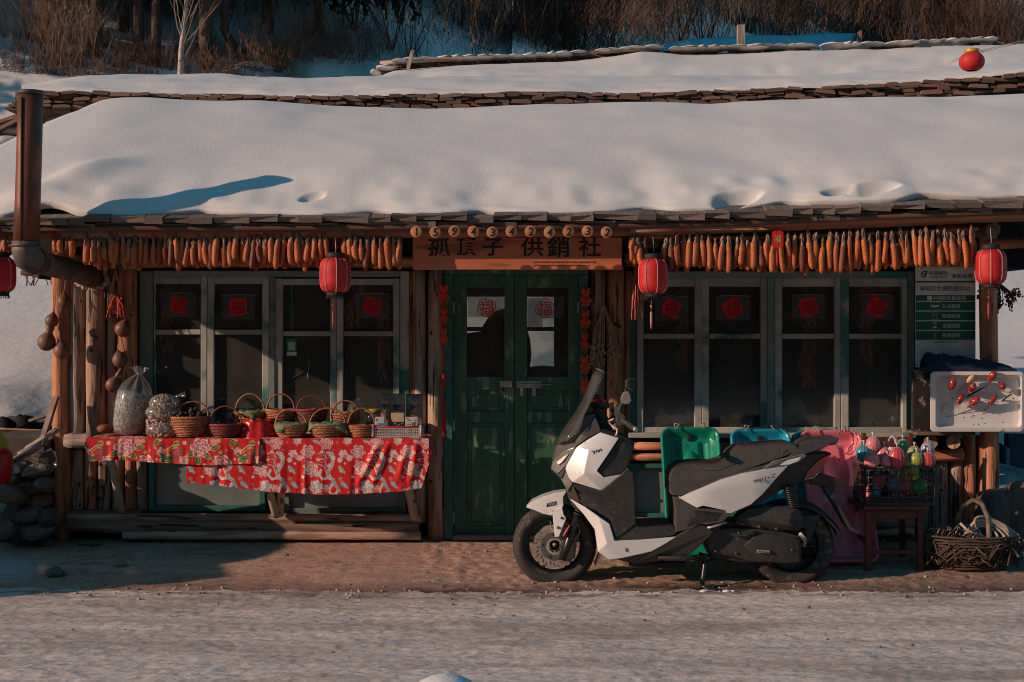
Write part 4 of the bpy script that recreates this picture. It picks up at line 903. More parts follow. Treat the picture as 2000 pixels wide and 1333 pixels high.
# ================================================================ LANTERNS
def lantern(px, py, Y, label, tas=True, rot=0, topw=20, tcol=None):
    s = sc(Y); c = W(px, py, Y); t = thing('red_lantern', label, 'lantern', c + Vector((0, 0, -.11)), 'red lanterns hanging from the eave')
    rx = 29 / s; hz = 34 / s; prof = []
    for i in range(15):
        u = -1 + 2 * i / 14; r = rx * (1 - abs(u) ** 5 * .42); prof.append((r, u * hz))
    g = G(); g.lathe(prof, 32, c); g.build('paper_body', m_red, t)
    for k in range(8):
        a = rot + k * math.pi / 4 + .2; g = G(); g.tube([c + Vector((r * 1.015 * math.cos(a), r * 1.015 * math.sin(a), z)) for r, z in prof], .0034, 5); g.build('rib_piping', m_pink, t)
    g = G(); g.lathe([(rx * .60, hz), (rx * .62, hz + .006), (rx * .62, hz + .028), (rx * .55, hz + .03)], 24, c); g.build('top_ring', m_black, t)
    g = G(); g.lathe([(rx * .60, -hz), (rx * .60, -hz - .02), (rx * .5, -hz - .022)], 24, c)
    for k in range(30): a = k * 6.28 / 30; q = c + Vector((rx * .6 * math.cos(a), rx * .6 * math.sin(a), -hz - .02)); g.tube([q, q + Vector((0, 0, -.012 - .006 * (k % 2)))], .002, 4)
    g.build('bottom_fringe', m_black, t)
    g = G(); g.tube([c + Vector((0, 0, hz + .02)), c + Vector((.004, 0, hz + .05)), c + Vector((-.002, 0, hz + .13))], .0022, 5); g.build('hanger_wire', m_steel, t)
    if tas:
        g = G(); b = c + Vector((-.012, 0, -hz - .02)); g.tube([b, b + Vector((0, 0, -.05))], .0016, 5); g.ell(b + Vector((0, 0, -.055)), (.008, .006, .009), 8, 6); g.tube([b + Vector((0, 0, -.06)), b + Vector((0, 0, -.085))], .0016, 5)
        g.lathe([(.003, 0), (.007, -.008), (.007, -.06), (.004, -.10)], 8, b + Vector((0, 0, -.085))); g.build('tassel', tcol or m_tassel, t)
    return t
lantern(655, 538, -1.12, 'red cloth lantern hanging in front of the left window')
lantern(1276, 540, -1.12, 'red cloth lantern hanging right of the door', tcol=m_pink)
lantern(1935, 522, -1.12, 'faded red lantern hanging at the right end of the eave', rot=.3)
lantern(0, 537, -1.2, 'red lantern cut by the left picture edge', tas=False, rot=.1)
# small round lantern on its wire
c = W(1898, 121, -1.6); s = sc(-1.6); t = thing('small_round_lantern', 'small round pleated lantern with gold rim hanging on a wire before the snow', 'lantern', c + Vector((0, 0, -.06)))
g = G(); prof = [(24 / s * math.cos(u) ** .8, 19 / s * math.sin(u)) for u in np.linspace(-1.2, 1.2, 15)]; v = []; n = 60
for r, z in prof:
    for k in range(n): a = 6.2832 * k / n; q = r * (1 + .025 * (k % 2)); v.append((c.x + q * math.cos(a), c.y + q * math.sin(a), c.z + z))
g.add(v, [(i * n + k, i * n + (k + 1) % n, (i + 1) * n + (k + 1) % n, (i + 1) * n + k) for i in range(14) for k in range(n)]); g.build('pleated_body', m_red, t)
g = G(); g.lathe([(12 / s, 17 / s), (14 / s, 18 / s), (14.5 / s, 24 / s), (13 / s, 24 / s)], 20, c); g.build('gold_rim', m_gold, t)
g = G(); a = W(1830, 131, -1.6); b = W(2100, 60, -1.6); g.tube([a, W(1898, 104, -1.6), W(1960, 88, -1.6), b], .0022, 5)
g.tube([W(1836, 133, -1.61) , W(1898, 107, -1.61), W(1960, 91, -1.61), W(2100, 66, -1.61)], .002, 5); g.build('lantern_wire', m_steel, label='twisted thin wire running up to the right behind the small lantern', cat='wire')
# small red tag with gold character on the corn
t = thing('lucky_tag', 'small red tag with gold character and tassel hung among the right corn', 'tag', W(1518, 488, -1.15))
g = G(); g.pprism([(1508, 454), (1512, 451), (1525, 451), (1530, 454), (1530, 480), (1525, 484), (1512, 484), (1508, 480)][::-1], -1.16, -1.155); g.build('card', m_red, t)
text('福', 1519, 467, 13, 15, -1.161, m_gold, t, 'character', bold=.02)
g = G(); g.tube([W(1518, 484, -1.157), W(1518, 492, -1.157)], .003, 5); g.lathe([(.002, 0), (.006, -.01), (.006, -.06), (.004, -.09)], 8, W(1518, 490, -1.157)); g.build('tassel', m_tassel, t)

# ================================================================ PAPER CUTS ON THE GLASS
m_fu = mat('red_paper_cut', (.70, .02, .03), (.55, .016, .022), rough=.7, bump=0); m_fud = mat('dark_red_cut', (.30, .01, .014), rough=.8, bump=0)
m_sleeve = glass('plastic_sleeve', (.85, .85, .85), .9, .2, .9, (.35, .35, .35, .10))
def papercut(px, py, r, label, seed, outline=False, sleeve=True, Y=-.008):
    rr = random.Random(seed); s = sc(Y); ph = [rr.uniform(0, 6.28) for _ in range(4)]
    def blob(sc_):
        return [(pX(px, Y) + sc_ * r / s * (1 + .10 * math.cos(4 * a + ph[0] + 3.14) + .05 * math.sin(7 * a + ph[1]) + .05 * math.cos(11 * a + ph[2])) * (abs(math.cos(a)) ** .8 * math.copysign(1, math.cos(a))), pZ(py, Y) + sc_ * r / s * (1 + .10 * math.cos(4 * a + ph[0] + 3.14) + .05 * math.sin(9 * a + ph[3])) * (abs(math.sin(a)) ** .8 * math.copysign(1, math.sin(a)))) for a in np.linspace(0, 6.2832, 49)[:-1]]
    t = thing('paper_cut', label, 'paper cut', (pX(px, Y), Y - .003, pZ(py + r, Y)), 'red paper cuts on the glass')
    if sleeve:
        A = W(px - 32, py + 24, Y); B = W(px + 33, py - 24, Y); G().box(((A.x + B.x) / 2, Y - .0005, (A.z + B.z) / 2), (B.x - A.x, .0008, B.z - A.z)).build('plastic_sleeve', m_sleeve, t)
        g = G(); g.tube([W(px - 32, py - 23, Y - .002), W(px, py - 25, Y - .004), W(px + 33, py - 23, Y - .002)], .0018, 5); g.build('sleeve_edge', mat('sleeve_edge', (.4, .4, .4), bump=0), t)
    if not outline:
        g = G(); g.prism(blob(1), Y - .003, Y - .0018); g.build('paper', m_fu, t)
        text('福', px, py, r * 1.5, r * 1.5, Y - .0036, m_fud, t, 'character', ext=.0008)
    else:
        for k, q in enumerate((1, .74, .46)):
            g = G(); b = blob(q); g.tube([(x, Y - .003, z) for x, z in b], .0028 if k == 0 else .0018, 4, closed=True); g.build('outline', m_fu, t)
        text('福', px, py, r * 1.55, r * 1.6, Y - .0036, m_fu, t, 'character', ext=.0008)
        for k in range(6):
            a = k * 1.047 + .3; cx = px + math.cos(a) * r * .62; cy = py + math.sin(a) * r * .62
            g = G(); g.tube([W(cx + 4.5 * math.cos(q), cy + 4.5 * math.sin(q), Y - .004) for q in np.linspace(0, 6.28, 13)[:-1]], .0014, 4, closed=True); g.build('curl', m_fu, t)
papercut(349, 596, 17, 'red paper cut on the leftmost pane of the left window', 1); papercut(465, 600, 18, 'red paper cut on the second pane of the left window', 2)
papercut(727, 598, 18, 'red paper cut on the rightmost pane of the left window', 3)
papercut(1311, 603, 18, 'red paper cut on the first pane right of the door', 4); papercut(1431, 602, 19, 'red paper cut on the second pane of the right window', 5)
papercut(1579, 600, 19, 'red paper cut on the third pane of the right window', 6); papercut(1712, 600, 19, 'red paper cut on the last pane beside the post sign', 7)
papercut(950, 602, 17, 'open red paper cut on the left door pane', 8, True, False, -.03); papercut(1064, 603, 17, 'open red paper cut on the right door pane', 9, True, False, -.03)
g = G(); g.pbox(1031, 1060, 583, 640, -.026, -.0255); g.pbox(1060, 1102, 580, 622, -.027, -.0262); g.build('plastic_film', m_sleeve, label='creased clear plastic film taped to the right door pane', cat='film')
g = G(); g.pbox(914, 984, 577, 620, -.027, -.0262); g.build('plastic_film', m_sleeve, label='clear plastic film taped to the left door pane', cat='film')
# green payment card (its code left out) and green strip behind the third pane
t = thing('payment_card', 'small green and white card stuck on the third pane of the left window', 'card', W(569, 695, -.01))
G().pbox(560, 579, 662, 688, -.012, -.008).build('card', mat('card_green', (.03, .25, .15), bump=0), t); G().pbox(563, 576, 669, 684, -.0128, -.0115).build('white_field', mat('card_white', (.5, .55, .52), bump=0), t); G().pbox(560, 579, 688.2, 695, -.012, -.008).build('white_strip', m_white, t)
g = G(); g.pbox(567.5, 572, 556, 648, -.006, -.003); g.build('green_strip', mat('strip_green', (.03, .16, .09), bump=0), label='narrow green strip behind the third pane of the left window', cat='strip')

# ================================================================ RED CHARM STRINGS
chm = []
def charm_mesh(seed):
    rr = random.Random(seed); g = G()
    Rx = Matrix.Identity(3)
    for (x, z, rx, rz) in ((0, .032, .030, .026), (-.018, .052, .011, .011), (.018, .052, .011, .011), (0, -.015, .030, .034), (-.024, -.008, .012, .018), (.022, -.020, .019, .019), (-.016, -.045, .014, .012), (.016, -.045, .014, .012)):
        g.ell((x, 0, z), (rx, .013, rz), 14, 8)
    return g
g = charm_mesh(1); me_ch = g.mesh('padded_figure', (0, 0, 0)); me_ch.materials.append(mat('glossy_red_felt', (.80, .035, .03), (.62, .022, .02), rough=.5, bump=.3))
g = G()
def ring(cx, cz, r, w_=.0013, sx=1): g.tube([(cx + sx * r * math.cos(a), -.0145, cz + r * math.sin(a)) for a in np.linspace(0, 6.28, 11)[:-1]], w_, 4, closed=True)
ring(0, .027, .011, sx=1.2); ring(-.011, .040, .004); ring(.011, .040, .004); ring(.022, -.02, .014); ring(.022, -.02, .007); ring(0, -.012, .024, sx=.9); ring(-.018, .052, .006); ring(.018, .052, .006); ring(-.016, -.046, .007); ring(.016, -.046, .007)
g.tube([(-.008, -.015, .022), (0, -.016, .018), (.008, -.015, .022)], .002, 4)
me_gl = g.mesh('gold_line', (0, 0, 0)); me_gl.materials.append(m_gold)
def charm_string(px, ys, label, wds, tail, lean=0):
    Y = -.13; t = thing('charm_string', label, 'hanging charm', W(px, ys[-1] + 20, Y), 'red charm strings beside the door')
    g = G(); g.tube([W(px + 2, 530, Y), W(px, ys[0], Y), W(px, tail[-1][1] if tail else ys[-1], Y)], .0016, 5); g.build('red_cord', m_tassel, t)
    for k, y in enumerate(ys):
        o = link('padded_figure', me_ch, t, W(px + lean * k, y, Y), (0, .06 * math.sin(k * 3), 0), (wds[k], 1, 1.02))
        q = link('gold_line', me_gl, None); q.parent = o
        g = G()
        for j in range(3): g.ell(W(px + lean * k, y + 20 + j * 3.2, Y), .004, 7, 5)
        g.build('gold_bead', m_gold, t)
    for kind, y0_, y1_ in [(a, b, c_) for a, b, c_ in [(x_[0], x_[1], x_[2]) for x_ in tail]]:
        g = G(); c = W(px, y0_, Y); L = (y1_ - y0_) / sc(Y)
        g.lathe([(.002, 0), (.008 if kind == 'roll' else .011, -L * .15), (.008 if kind == 'roll' else .013, -L * .8), (.003, -L)], 10, c); g.build({'roll': 'red_roll', 'tassel': 'tassel', 'long': 'long_tassel'}[kind], m_red, t)
    return t
charm_string(867, [574, 617, 658], 'left red charm string with three padded figures and long tassel', [1, .85, .72], [('roll', 680, 717), ('tassel', 724, 762), ('long', 768, 858)])
charm_string(1144, [581, 624, 668, 712, 755], 'right red charm string with five padded figures', [1, 1, .85, 1, .85], [], -.5)
for o in bpy.data.objects:
    pass

# ================================================================ CHINA POST SIGN
QY = -.13
t = thing('post_sign', 'white and green post service panel on the wall at right', 'sign', W(1845, 718, QY))
G().pbox(1788, 1905, 522, 718, QY, QY + .008).build('panel', m_white, t)
G().pbox(1788.5, 1904.5, 549, 552.5, QY - .001, QY).build('green_band', m_vgreen, t)
for a, b in ((577, 588), (590, 607), (609, 626), (628, 645), (647, 664)): G().pbox(1788.5, 1904.5, a, b, QY - .001, QY).build('green_band', m_vgreen, t)
G().pbox(1795, 1900, 520, 523, QY - .001, QY).build('yellow_edge', mat('yellow_print', (.5, .35, .04), bump=0), t)
m_pk = mat('print_grey_green', (.02, .06, .05), bump=0)
text('中国邮政', 1833, 534, 37, 8, QY - .0012, m_pk, t, 'lettering', bold=.003); text('CHINA POST', 1833, 541.5, 37, 5, QY - .0012, m_pk, t, 'lettering'); text('便民服务', 1879, 539.5, 42, 8, QY - .0012, m_ink, t, 'lettering')
g = G()
for k in range(3): g.pprism([(1799 + k * 2, 542 - k * 5), (1808 + k * 2, 542 - k * 5), (1809 + k * 2, 540 - k * 5), (1800 + k * 2, 540 - k * 5)], QY - .0014, QY)
g.pprism([(1797, 538), (1800, 538), (1806, 530), (1803, 530)], QY - .0014, QY); g.pprism([(1804, 543), (1807, 543), (1812, 531), (1809, 531)], QY - .0014, QY); g.build('emblem', m_vgreen, t)
text('邮政综合便民服务站', 1846, 564, 96, 9.5, QY - .0012, mat('print_dark_green', (.01, .07, .05), bump=0), t, 'lettering', bold=.005)
text('中国邮政微邮局', 1854, 582.5, 64, 8, QY - .002, m_white, t, 'lettering', bold=.003)
G().pbox(1811, 1820, 578.5, 587, QY - .002, QY - .001).pbox(1813.5, 1817.5, 581, 584.8, QY - .003, QY - .001).build('small_square', m_white, t)
for k, tx in enumerate(('公共服务', '电商服务', '金融服务', '寄递服务')):
    y = 598.5 + 19 * k; text(tx, 1858, y, 36, 8.5, QY - .002, m_white, t, 'lettering', bold=.004)
    g = G(); g.tube([W(px, py, QY - .002) for px, py in ((1816, y - 7), (1835, y - 7), (1835, y + 7), (1816, y + 7))], .0013, 4, closed=True)
    q = QY - .002
    if k == 0: g.ell(W(1825.5, y, q), (.017, .002, .009), 10, 6); g.pbox(1817.5, 1821, y - 3, y + 1, q, q + .001).pbox(1830, 1833.5, y - 3, y + 1, q, q + .001)
    elif k == 1: g.tube([W(1821, y - 5, q), W(1823, y + 2, q), W(1830, y + 2, q), W(1831, y - 3, q), W(1822, y - 3, q)], .0013, 4); g.ell(W(1824, y + 4.5, q), .003, 6, 4); g.ell(W(1829, y + 4.5, q), .003, 6, 4)
    elif k == 2: g.ell(W(1826, y + 3, q), (.013, .002, .007), 10, 6); g.pbox(1822, 1829, y - 5.5, y - 4, q, q + .001)
    else: g.tube([W(1821, y - 3, q), W(1831, y - 3, q), W(1830.5, y + 5, q), W(1821.5, y + 5, q)], .0013, 4, closed=True); g.pbox(1825.3, 1826.7, y - 5, y + 5, q, q + .001)
    g.build('pictogram', m_white, t)
text('三级物流体系合作伙伴', 1845, 668.5, 52, 4, QY - .0012, m_vgreen, t, 'lettering')
for x, y in ((1791, 713),): g = G(); g.ell(W(x, y, QY - .001), (.004, .002, .004), 8, 5); g.build('screw', m_black, t)
# dark worn board left of the tray, blue bundle on top
g = G(); g.pbox(1784, 1822, 724, 845, -.2, -.16); g.build('worn_dark_board', mat('worn_black_board', (.02, .018, .017), (.03, .027, .025), ns=9, bump=.5, c3=(.28, .21, .18), t3=.60, s3=14), label='black board with worn patches left of the white tray', cat='board')
P = []
for i in range(13):
    a = math.pi * i / 12
    P.append([(lerp(pX(1801, -.3), pX(1975, -.3), u), -.32 + .09 * math.cos(a), pZ(727, -.3) + (.002 + math.sin(a) * (.10 * (1 - u) ** .6 * min(1, u * 12 + .5) + .018)) * (1 + .25 * (float(fbm(u * 12, i * .5, 90)) - .5) * 2)) for u in np.linspace(0, 1, 50)])
g = G(); g.grid(P); g.build('blue_bundle', mat('navy_fabric', (.012, .03, .075), (.008, .018, .05), rough=.8, bump=.8, bs=25), label='folded dark blue fabric lying on top of the white tray', cat='fabric', solid=.004)

# ================================================================ WHITE TRAY WITH CANDIED FRUIT SKEWERS
TY = -.42
t = thing('foam_tray', 'white foam box lid tilted up to show the candied fruit skewers', 'tray', W(1908, 842, TY))
def rrect(x0, x1, y0, y1, r, Y, n=5):
    P = []
    for cx, cy, a0 in ((x1 - r, y0 + r, -90), (x1 - r, y1 - r, 0), (x0 + r, y1 - r, 90), (x0 + r, y0 + r, 180)):
        for k in range(n + 1): a = R(a0 + 90 * k / n); P.append(W(cx + r * math.cos(a), cy + r * math.sin(a), Y))
    return P
def rings(L, m, nm, par, closeend=True):
    g = G(); n = len(L[0])
    v = [p for r_ in L for p in r_]; f = [(i * n + k, i * n + (k + 1) % n, (i + 1) * n + (k + 1) % n, (i + 1) * n + k) for i in range(len(L) - 1) for k in range(n)]
    g.add(v, f, False)
    if closeend: g.f += [tuple((len(L) - 1) * n + k for k in range(n)), tuple(range(n))[::-1]]; g.sm += [False, False]
    return g.build(nm, m, par, bevel=.004)
rings([rrect(1818, 1999, 727, 843, 7, TY + .10), rrect(1817, 2000, 726, 844, 8, TY), rrect(1828, 1995, 733, 836, 8, TY - .004), rrect(1834, 1992, 738, 831, 9, TY + .05)], m_foam, 'lid', t)
G().pbox(1950, 1958, 838, 842, TY - .006, TY).build('white_label', m_white, t)
g = G(); rr = random.Random(17)
for k in range(26):
    p = W(rr.uniform(1845, 1985), rr.uniform(765, 830), TY + .049); g.ell(p, (rr.uniform(.002, .005), .002, rr.uniform(.002, .006)), 6, 4)
g.build('poked_hole', mat('hole_dark', (.03, .02, .02), bump=0), t, kind='stuff')
m_candy = mat('candied_red_fruit', (.36, .03, .02), (.22, .018, .012), rough=.15, ns=20, bump=.5, bs=60, coat=1); m_stick = mat('bamboo_stick', (.40, .26, .16), bump=0)
m_seed = mat('pale_sesame', (.6, .42, .3), bump=0)
SK = [(1863, 744, 1840, 800, 'berry', 'leftmost candied skewer on the tray'), (1901, 737, 1875, 762, 'pale', 'pale crusted candy skewer at the top of the tray'), (1942, 730, 1925, 757, 'berry', 'candied skewer at the top right sticking over the tray rim'),
      (1901, 753, 1888, 776, 'berry', 'short candied skewer under the pale one'), (1880, 774, 1857, 812, 'slice', 'sliced candied skewer in the middle left of the tray'), (1909, 780, 1877, 807, 'berry', 'glossy candied skewer in the lower middle'),
      (1960, 753, 1952, 764, 'berry', 'small brown candied piece at the right'), (1945, 775, 1921, 806, 'slice', 'stacked slices of candied fruit at the right middle'), (1975, 770, 1959, 782, 'stick', 'burnt thin stick at the right of the tray'), (1921, 757, 1892, 774, 'stick', 'burnt stick crossing the middle skewers')]
for k, (x1, y1, x0, y0_, kd, lb) in enumerate(SK):
    Y = TY + .01; a = W(x0, y0_, TY + .045); b = W(x1, y1, Y - .03)
    d = (b - a).normalized(); t2 = thing('candied_skewer', lb, 'skewer', a, 'skewers stuck in the foam tray')
    g = G(); g.tube([a - d * .01, b], .0022 if kd != 'stick' else .005, 5); g.build('stick', m_stick if kd != 'stick' else m_black, t2)
    q = d.to_track_quat('Z', 'Y').to_matrix(); rr = random.Random(k)
    if kd == 'berry':
        L = .07 if k != 6 else .045; g = G(); g.ell(b - d * L * .35, (.025, .024, L * .62), 12, 9, q, jit=.04); g.build('candied_fruit', m_candy, t2)
        g = G()
        for j in range(26):
            an = rr.uniform(0, 6.28); zz = rr.uniform(-.4, .4) * L; g.ell(b - d * (L * .35 + zz) + q @ Vector((.02 * math.cos(an), .02 * math.sin(an), 0)), .0028, 5, 4)
        g.build('sesame_seed', m_seed, t2, kind='stuff')
    elif kd == 'pale':
        g = G(); g.ell(b - d * .02, (.034, .02, .036), 10, 8, q, jit=.1); g.build('puffed_candy', mat('puffed_rice', (.62, .40, .28), bump=1, bs=90), t2)
    elif kd == 'slice':
        for j in range(7):
            g = G(); g.ell(b - d * (.009 * j), (.030 - .002 * abs(j - 3), .018, .008), 10, 6, q @ Matrix.Rotation(rr.uniform(-.4, .4), 3, 'Y')); g.build('fruit_slice', m_candy, t2)

# ================================================================ GOURDS AND DRIED BUNCHES
def gourd(px, py, r, label, neck=1.0, tilt=0, Y=-.2, small=.6):
    s = sc(Y); c = W(px, py, Y); rr_ = r / s; t = thing('dried_gourd', label, 'gourd', c - Vector((0, 0, rr_)), 'dried gourds hanging on the left wall')
    M = Matrix.Rotation(tilt, 3, 'Y'); pr = [(.01, -1), (.45, -.92), (.85, -.55), (1, 0), (.85, .5), (.55, .85)]
    if small > 0: pr += [(.38, 1.05), (small * .8, 1.3), (small, 1.55), (small * .75, 1.85), (.2, 2.1)]
    pr += [(.13, (2.2 if small > 0 else 1.1) + .3 * neck), (.07, (2.2 if small > 0 else 1.1) + .8 * neck)]
    g = G(); g.lathe([(a * rr_, b * rr_) for a, b in pr], 16, c, M); g.build('gourd_body', m_gourd, t)
    g = G(); tp = c + M @ Vector((0, 0, pr[-1][1] * rr_)); g.tube([tp, tp + Vector((.003, .02, .10)), tp + Vector((-.004, .04, .2))], .002, 5); g.build('string', m_cord, t)
gourd(126, 590, 15, 'top gourd beside the stovepipe sleeve on the corner post', .6, 0, -.24, 0); gourd(101, 627, 13.5, 'small round gourd left of the corner post', .8, .2, -.24, 0)
gourd(91, 668, 18, 'waisted dark gourd farthest left on the corner post', .2, .25, -.24, .5); gourd(121, 685, 17, 'lowest dark gourd on the corner post', .6, -.12, -.24, .35)
gourd(223, 622, 9, 'smallest gourd with long crooked stem near the chilies', 1.2, -.9, -.14, 0); gourd(240, 643, 16, 'round brown gourd below the chili bundle', .3, .3, -.16, 0)
gourd(234, 703, 15, 'round gourd in the middle of the right gourd string', .4, -.2, -.16, 0); gourd(221, 752, 15, 'pear shaped gourd lowest on the right gourd string', .5, .45, -.16, .35)
def bunch(nm, px, py, Y, label, cat, n, L, spread, m, rad, seed, tipb=None, droop=.2, part='stem', tip=None):
    rr = random.Random(seed); c = W(px, py, Y); t = thing(nm, label, cat, c - Vector((0, 0, L)))
    g = G(); b = G()
    for k in range(n):
        a = rr.uniform(-1, 1) * spread; l = L * rr.uniform(.65, 1); p2 = c + Vector((math.sin(a) * l * .8, rr.uniform(-.04, .03), -math.cos(a) * l))
        p1 = c + Vector((math.sin(a) * l * .55, rr.uniform(-.02, .02), -l * .4)); g.tube([c + Vector((rr.uniform(-.01, .01), 0, 0)), p1, p2], [rad, rad * .8, rad * .5], 4, False)
        if tip: 
            for j in range(tip[1]): q = p1.lerp(p2, rr.uniform(.4, 1.05)); b.ell(q + Vector((rr.gauss(0, .006), rr.gauss(0, .006), 0)), (tip[2], tip[2], tip[2] * 1.5), 5, 4)
    g.build(part, m, t, kind='stuff')
    if tip: b.build(tip[0], tipb, t, kind='stuff')
    g = G(); g.tube([c, c + Vector((0, .02, .05))], .002, 5); g.build('string', m_cord, t)
m_chili = mat('dried_chili', (.55, .09, .04), (.35, .05, .022), rough=.35, ns=30, bump=.4, var=.3); m_straw = mat('dry_straw', (.55, .38, .27), (.36, .24, .17), rough=.9, bump=0)
bunch('dried_herb_bunch', 1180, 600, -.16, 'dried plant bunch with seed heads hanging right of the door', 'dried plants', 46, .40, .34, m_straw, .0032, 1, m_straw, tip=('seed_head', 5, .006))
bunch('dried_chili_bunch', 228, 575, -.16, 'bundle of red chilies at the left of the left window', 'chilies', 26, .17, .5, m_chili, .005, 2)
bunch('dried_stalk_bunch', 226, 530, -.12, 'dry pale stalks hanging above the chili bundle', 'dried plants', 14, .26, .25, m_straw, .002, 3)
bunch('dark_leaf_bunch', 1245, 500, -.85, 'dark red dried leaves hanging under the eave left of the lantern', 'dried plants', 34, .40, .13, m_chili, .005, 4)
bunch('straw_tuft', 212, 545, -.1, 'thin dry tuft beside the stovepipe sleeve', 'dried plants', 9, .15, .6, m_straw, .0018, 6)
# interior: things behind the panes
def chilis(px, py, n, L, label, seed, Y=.04):
    rr = random.Random(seed); c = W(px, py, Y); t = thing('chili_string', label, 'chilies', c - Vector((0, 0, L)), 'chili strings hanging behind the panes'); g = G()
    for k in range(n):
        z = -L * k / n; a = rr.uniform(0, 6.28); p = c + Vector((.012 * math.cos(a), .012 * math.sin(a), z)); e2 = p + Vector((.035 * math.cos(a), .02 * math.sin(a) - .01, -.05 + rr.uniform(-.02, .02)))
        g.tube([p, p.lerp(e2, .5) + Vector((.006 * math.cos(a), 0, .008)), e2], [.006, .007, .001], 5)
    g.build('chili', mat('bright_dried_chili', (.85, .20, .09), (.6, .11, .05), rough=.4, bump=0), t, kind='stuff'); g = G(); g.tube([c + Vector((0, 0, .06)), c - Vector((0, 0, L))], .003, 4); g.build('cord', m_cord, t)
chilis(325, 560, 70, .42, 'dim chili string behind the leftmost pane', 1); chilis(690, 577, 40, .2, 'short garlic coloured string behind the fourth pane', 2); chilis(750, 590, 80, .5, 'chili string at the right jamb of the left window', 3)
chilis(1330, 565, 90, .5, 'chili string behind the first right pane', 4); chilis(1580, 570, 110, .62, 'longest chili string behind the third right pane', 5); chilis(1570, 690, 40, .14, 'low spreading chili cluster behind the third right pane', 7); chilis(1692, 560, 90, .48, 'chili string behind the last right pane', 6)
m_bagp = mat('dim_wrapped_goods', (.42, .40, .38), (.12, .11, .10), rough=.4, ns=22, sharp=.03, bump=.8, var=.3)
rr = random.Random(21)
for k, (px, py, rx, rz) in enumerate([(440, 815, .09, .07), (490, 808, .07, .09), (470, 790, .06, .06), (590, 810, .10, .08), (625, 795, .06, .09), (700, 800, .09, .10), (745, 805, .06, .11), (330, 812, .07, .09), (1435, 828, .06, .04), (1465, 818, .05, .06), (1600, 822, .10, .045), (1695, 822, .09, .07)]):
    g = G(); p = W(px, py, .13); g.ell((p.x, .13, p.z - .03), (rx * .9, .07, rz), 12, 9, jit=.13); g.build('wrapped_goods', m_bagp, label=['crumpled packets behind the second left pane', 'tall packet behind the second left pane', 'small packet on the pile behind the second pane', 'clear bag behind the third left pane', 'upright bag behind the third left pane', 'mushroom sack behind the fourth left pane', 'tall jar shaped sack behind the fourth left pane', 'dim bag behind the first left pane', 'small dark goods behind the second right pane', 'dark bag behind the second right pane', 'bundle of striped packets behind the third right pane', 'dark sack behind the last right pane'][k], cat='packet', group='goods behind the panes')
g = G(); p = W(1552, 800, .2); g.ell((p.x, .2, p.z - .04), (.085, .06, .13), 14, 10, jit=.05); g.build('pale_stone', mat('pale_speckled_stone', (.5, .46, .43), (.3, .27, .25), bump=.8), label='rounded pale stone standing behind the third right pane', cat='stone')
t = thing('teal_parcel', 'teal plastic parcel with white shipping label behind the first right pane', 'parcel', W(1320, 835, .16))
g = G(); g.pprism([(1288, 838), (1355, 838), (1358, 775), (1322, 800), (1286, 790)], .14, .22); g.build('parcel', mat('teal_plastic', (.01, .19, .16), (.006, .12, .11), rough=.4, bump=.6, bs=15), t, bevel=.015)
g = G(); a = Matrix.Rotation(-.28, 3, 'Y'); g.box(W(1330, 817, .13), (.125, .003, .07), a); g.build('label', m_white, t)
g = G()
for j in range(6): g.box(W(1330, 817, .127) + a @ Vector((0, 0, .025 - j * .009)), (.09 - .02 * (j % 2), .001, .002), a)
g.build('printed_lines', m_ink, t, kind='stuff')
g = G(); p = W(1274, 823, .2); g.ell((p.x, .2, p.z), (.06, .06, .025), 10, 6, jit=.1); g.build('white_cloth', mat('crumpled_white', (.5, .5, .52), bump=.8), label='crumpled white cloth beside the teal parcel', cat='cloth')
for k, px in enumerate((1742, 1757)):
    Y = .12 + k * .05; c = W(px, 838, Y); t = thing('drink_bottle', ['front drink bottle with red label behind the last pane', 'second drink bottle half hidden behind the front one'][k], 'bottle', c, 'drink bottles behind the last pane')
    g = G(); g.lathe([(.026, 0), (.028, .01), (.028, .12), (.024, .14), (.012, .17), (.012, .18)], 16, c); g.build('bottle', m_gclear, t)
    g = G(); g.lathe([(.0285, .015), (.0285, .055)], 16, c, cap=False); g.build('red_label', mat('label_red', (.5, .02, .02), bump=0), t); g = G(); g.lathe([(.0285, .0555), (.0285, .085)], 16, c, cap=False); g.build('white_label', m_white, t)
    g = G(); g.lathe([(.013, .178), (.0135, .195), (.012, .196)], 12, c); g.build('cap', mat('cap_red', (.5, .02, .02), bump=0), t)
c = W(343, 838, .1); t = thing('glass_jar', 'glass jar with yellow lid behind the leftmost pane', 'jar', c); g = G(); g.lathe([(.03, 0), (.035, .02), (.035, .14), (.03, .16)], 16, c); g.build('jar', mat('pale_jar', (.3, .28, .2), rough=.2, bump=0), t); g = G(); g.lathe([(.033, .16), (.034, .185), (.03, .187)], 16, c); g.build('lid', mat('yellow_lid', (.45, .30, .05), bump=0), t)
# taped X crack on third pane
t = thing('tape_star', 'star of clear tape over the crack in the third pane of the left window', 'tape', W(603, 720, -.01))
for a in (35, 88, 145, 210, 262, 325):
    d = Vector((math.cos(R(a)), 0, math.sin(R(a)))); c = W(603, 720, -.008); g = G(); L = .08 if a in (88, 262) else .13
    g.tube([c, c + d * L * .5 + Vector((0, -.002, 0)), c + d * L], [.002, .0045, .003], 5, sq=.25); g.build('tape_strip', mat('tape', (.22, .22, .22), rough=.2, bump=0), t)
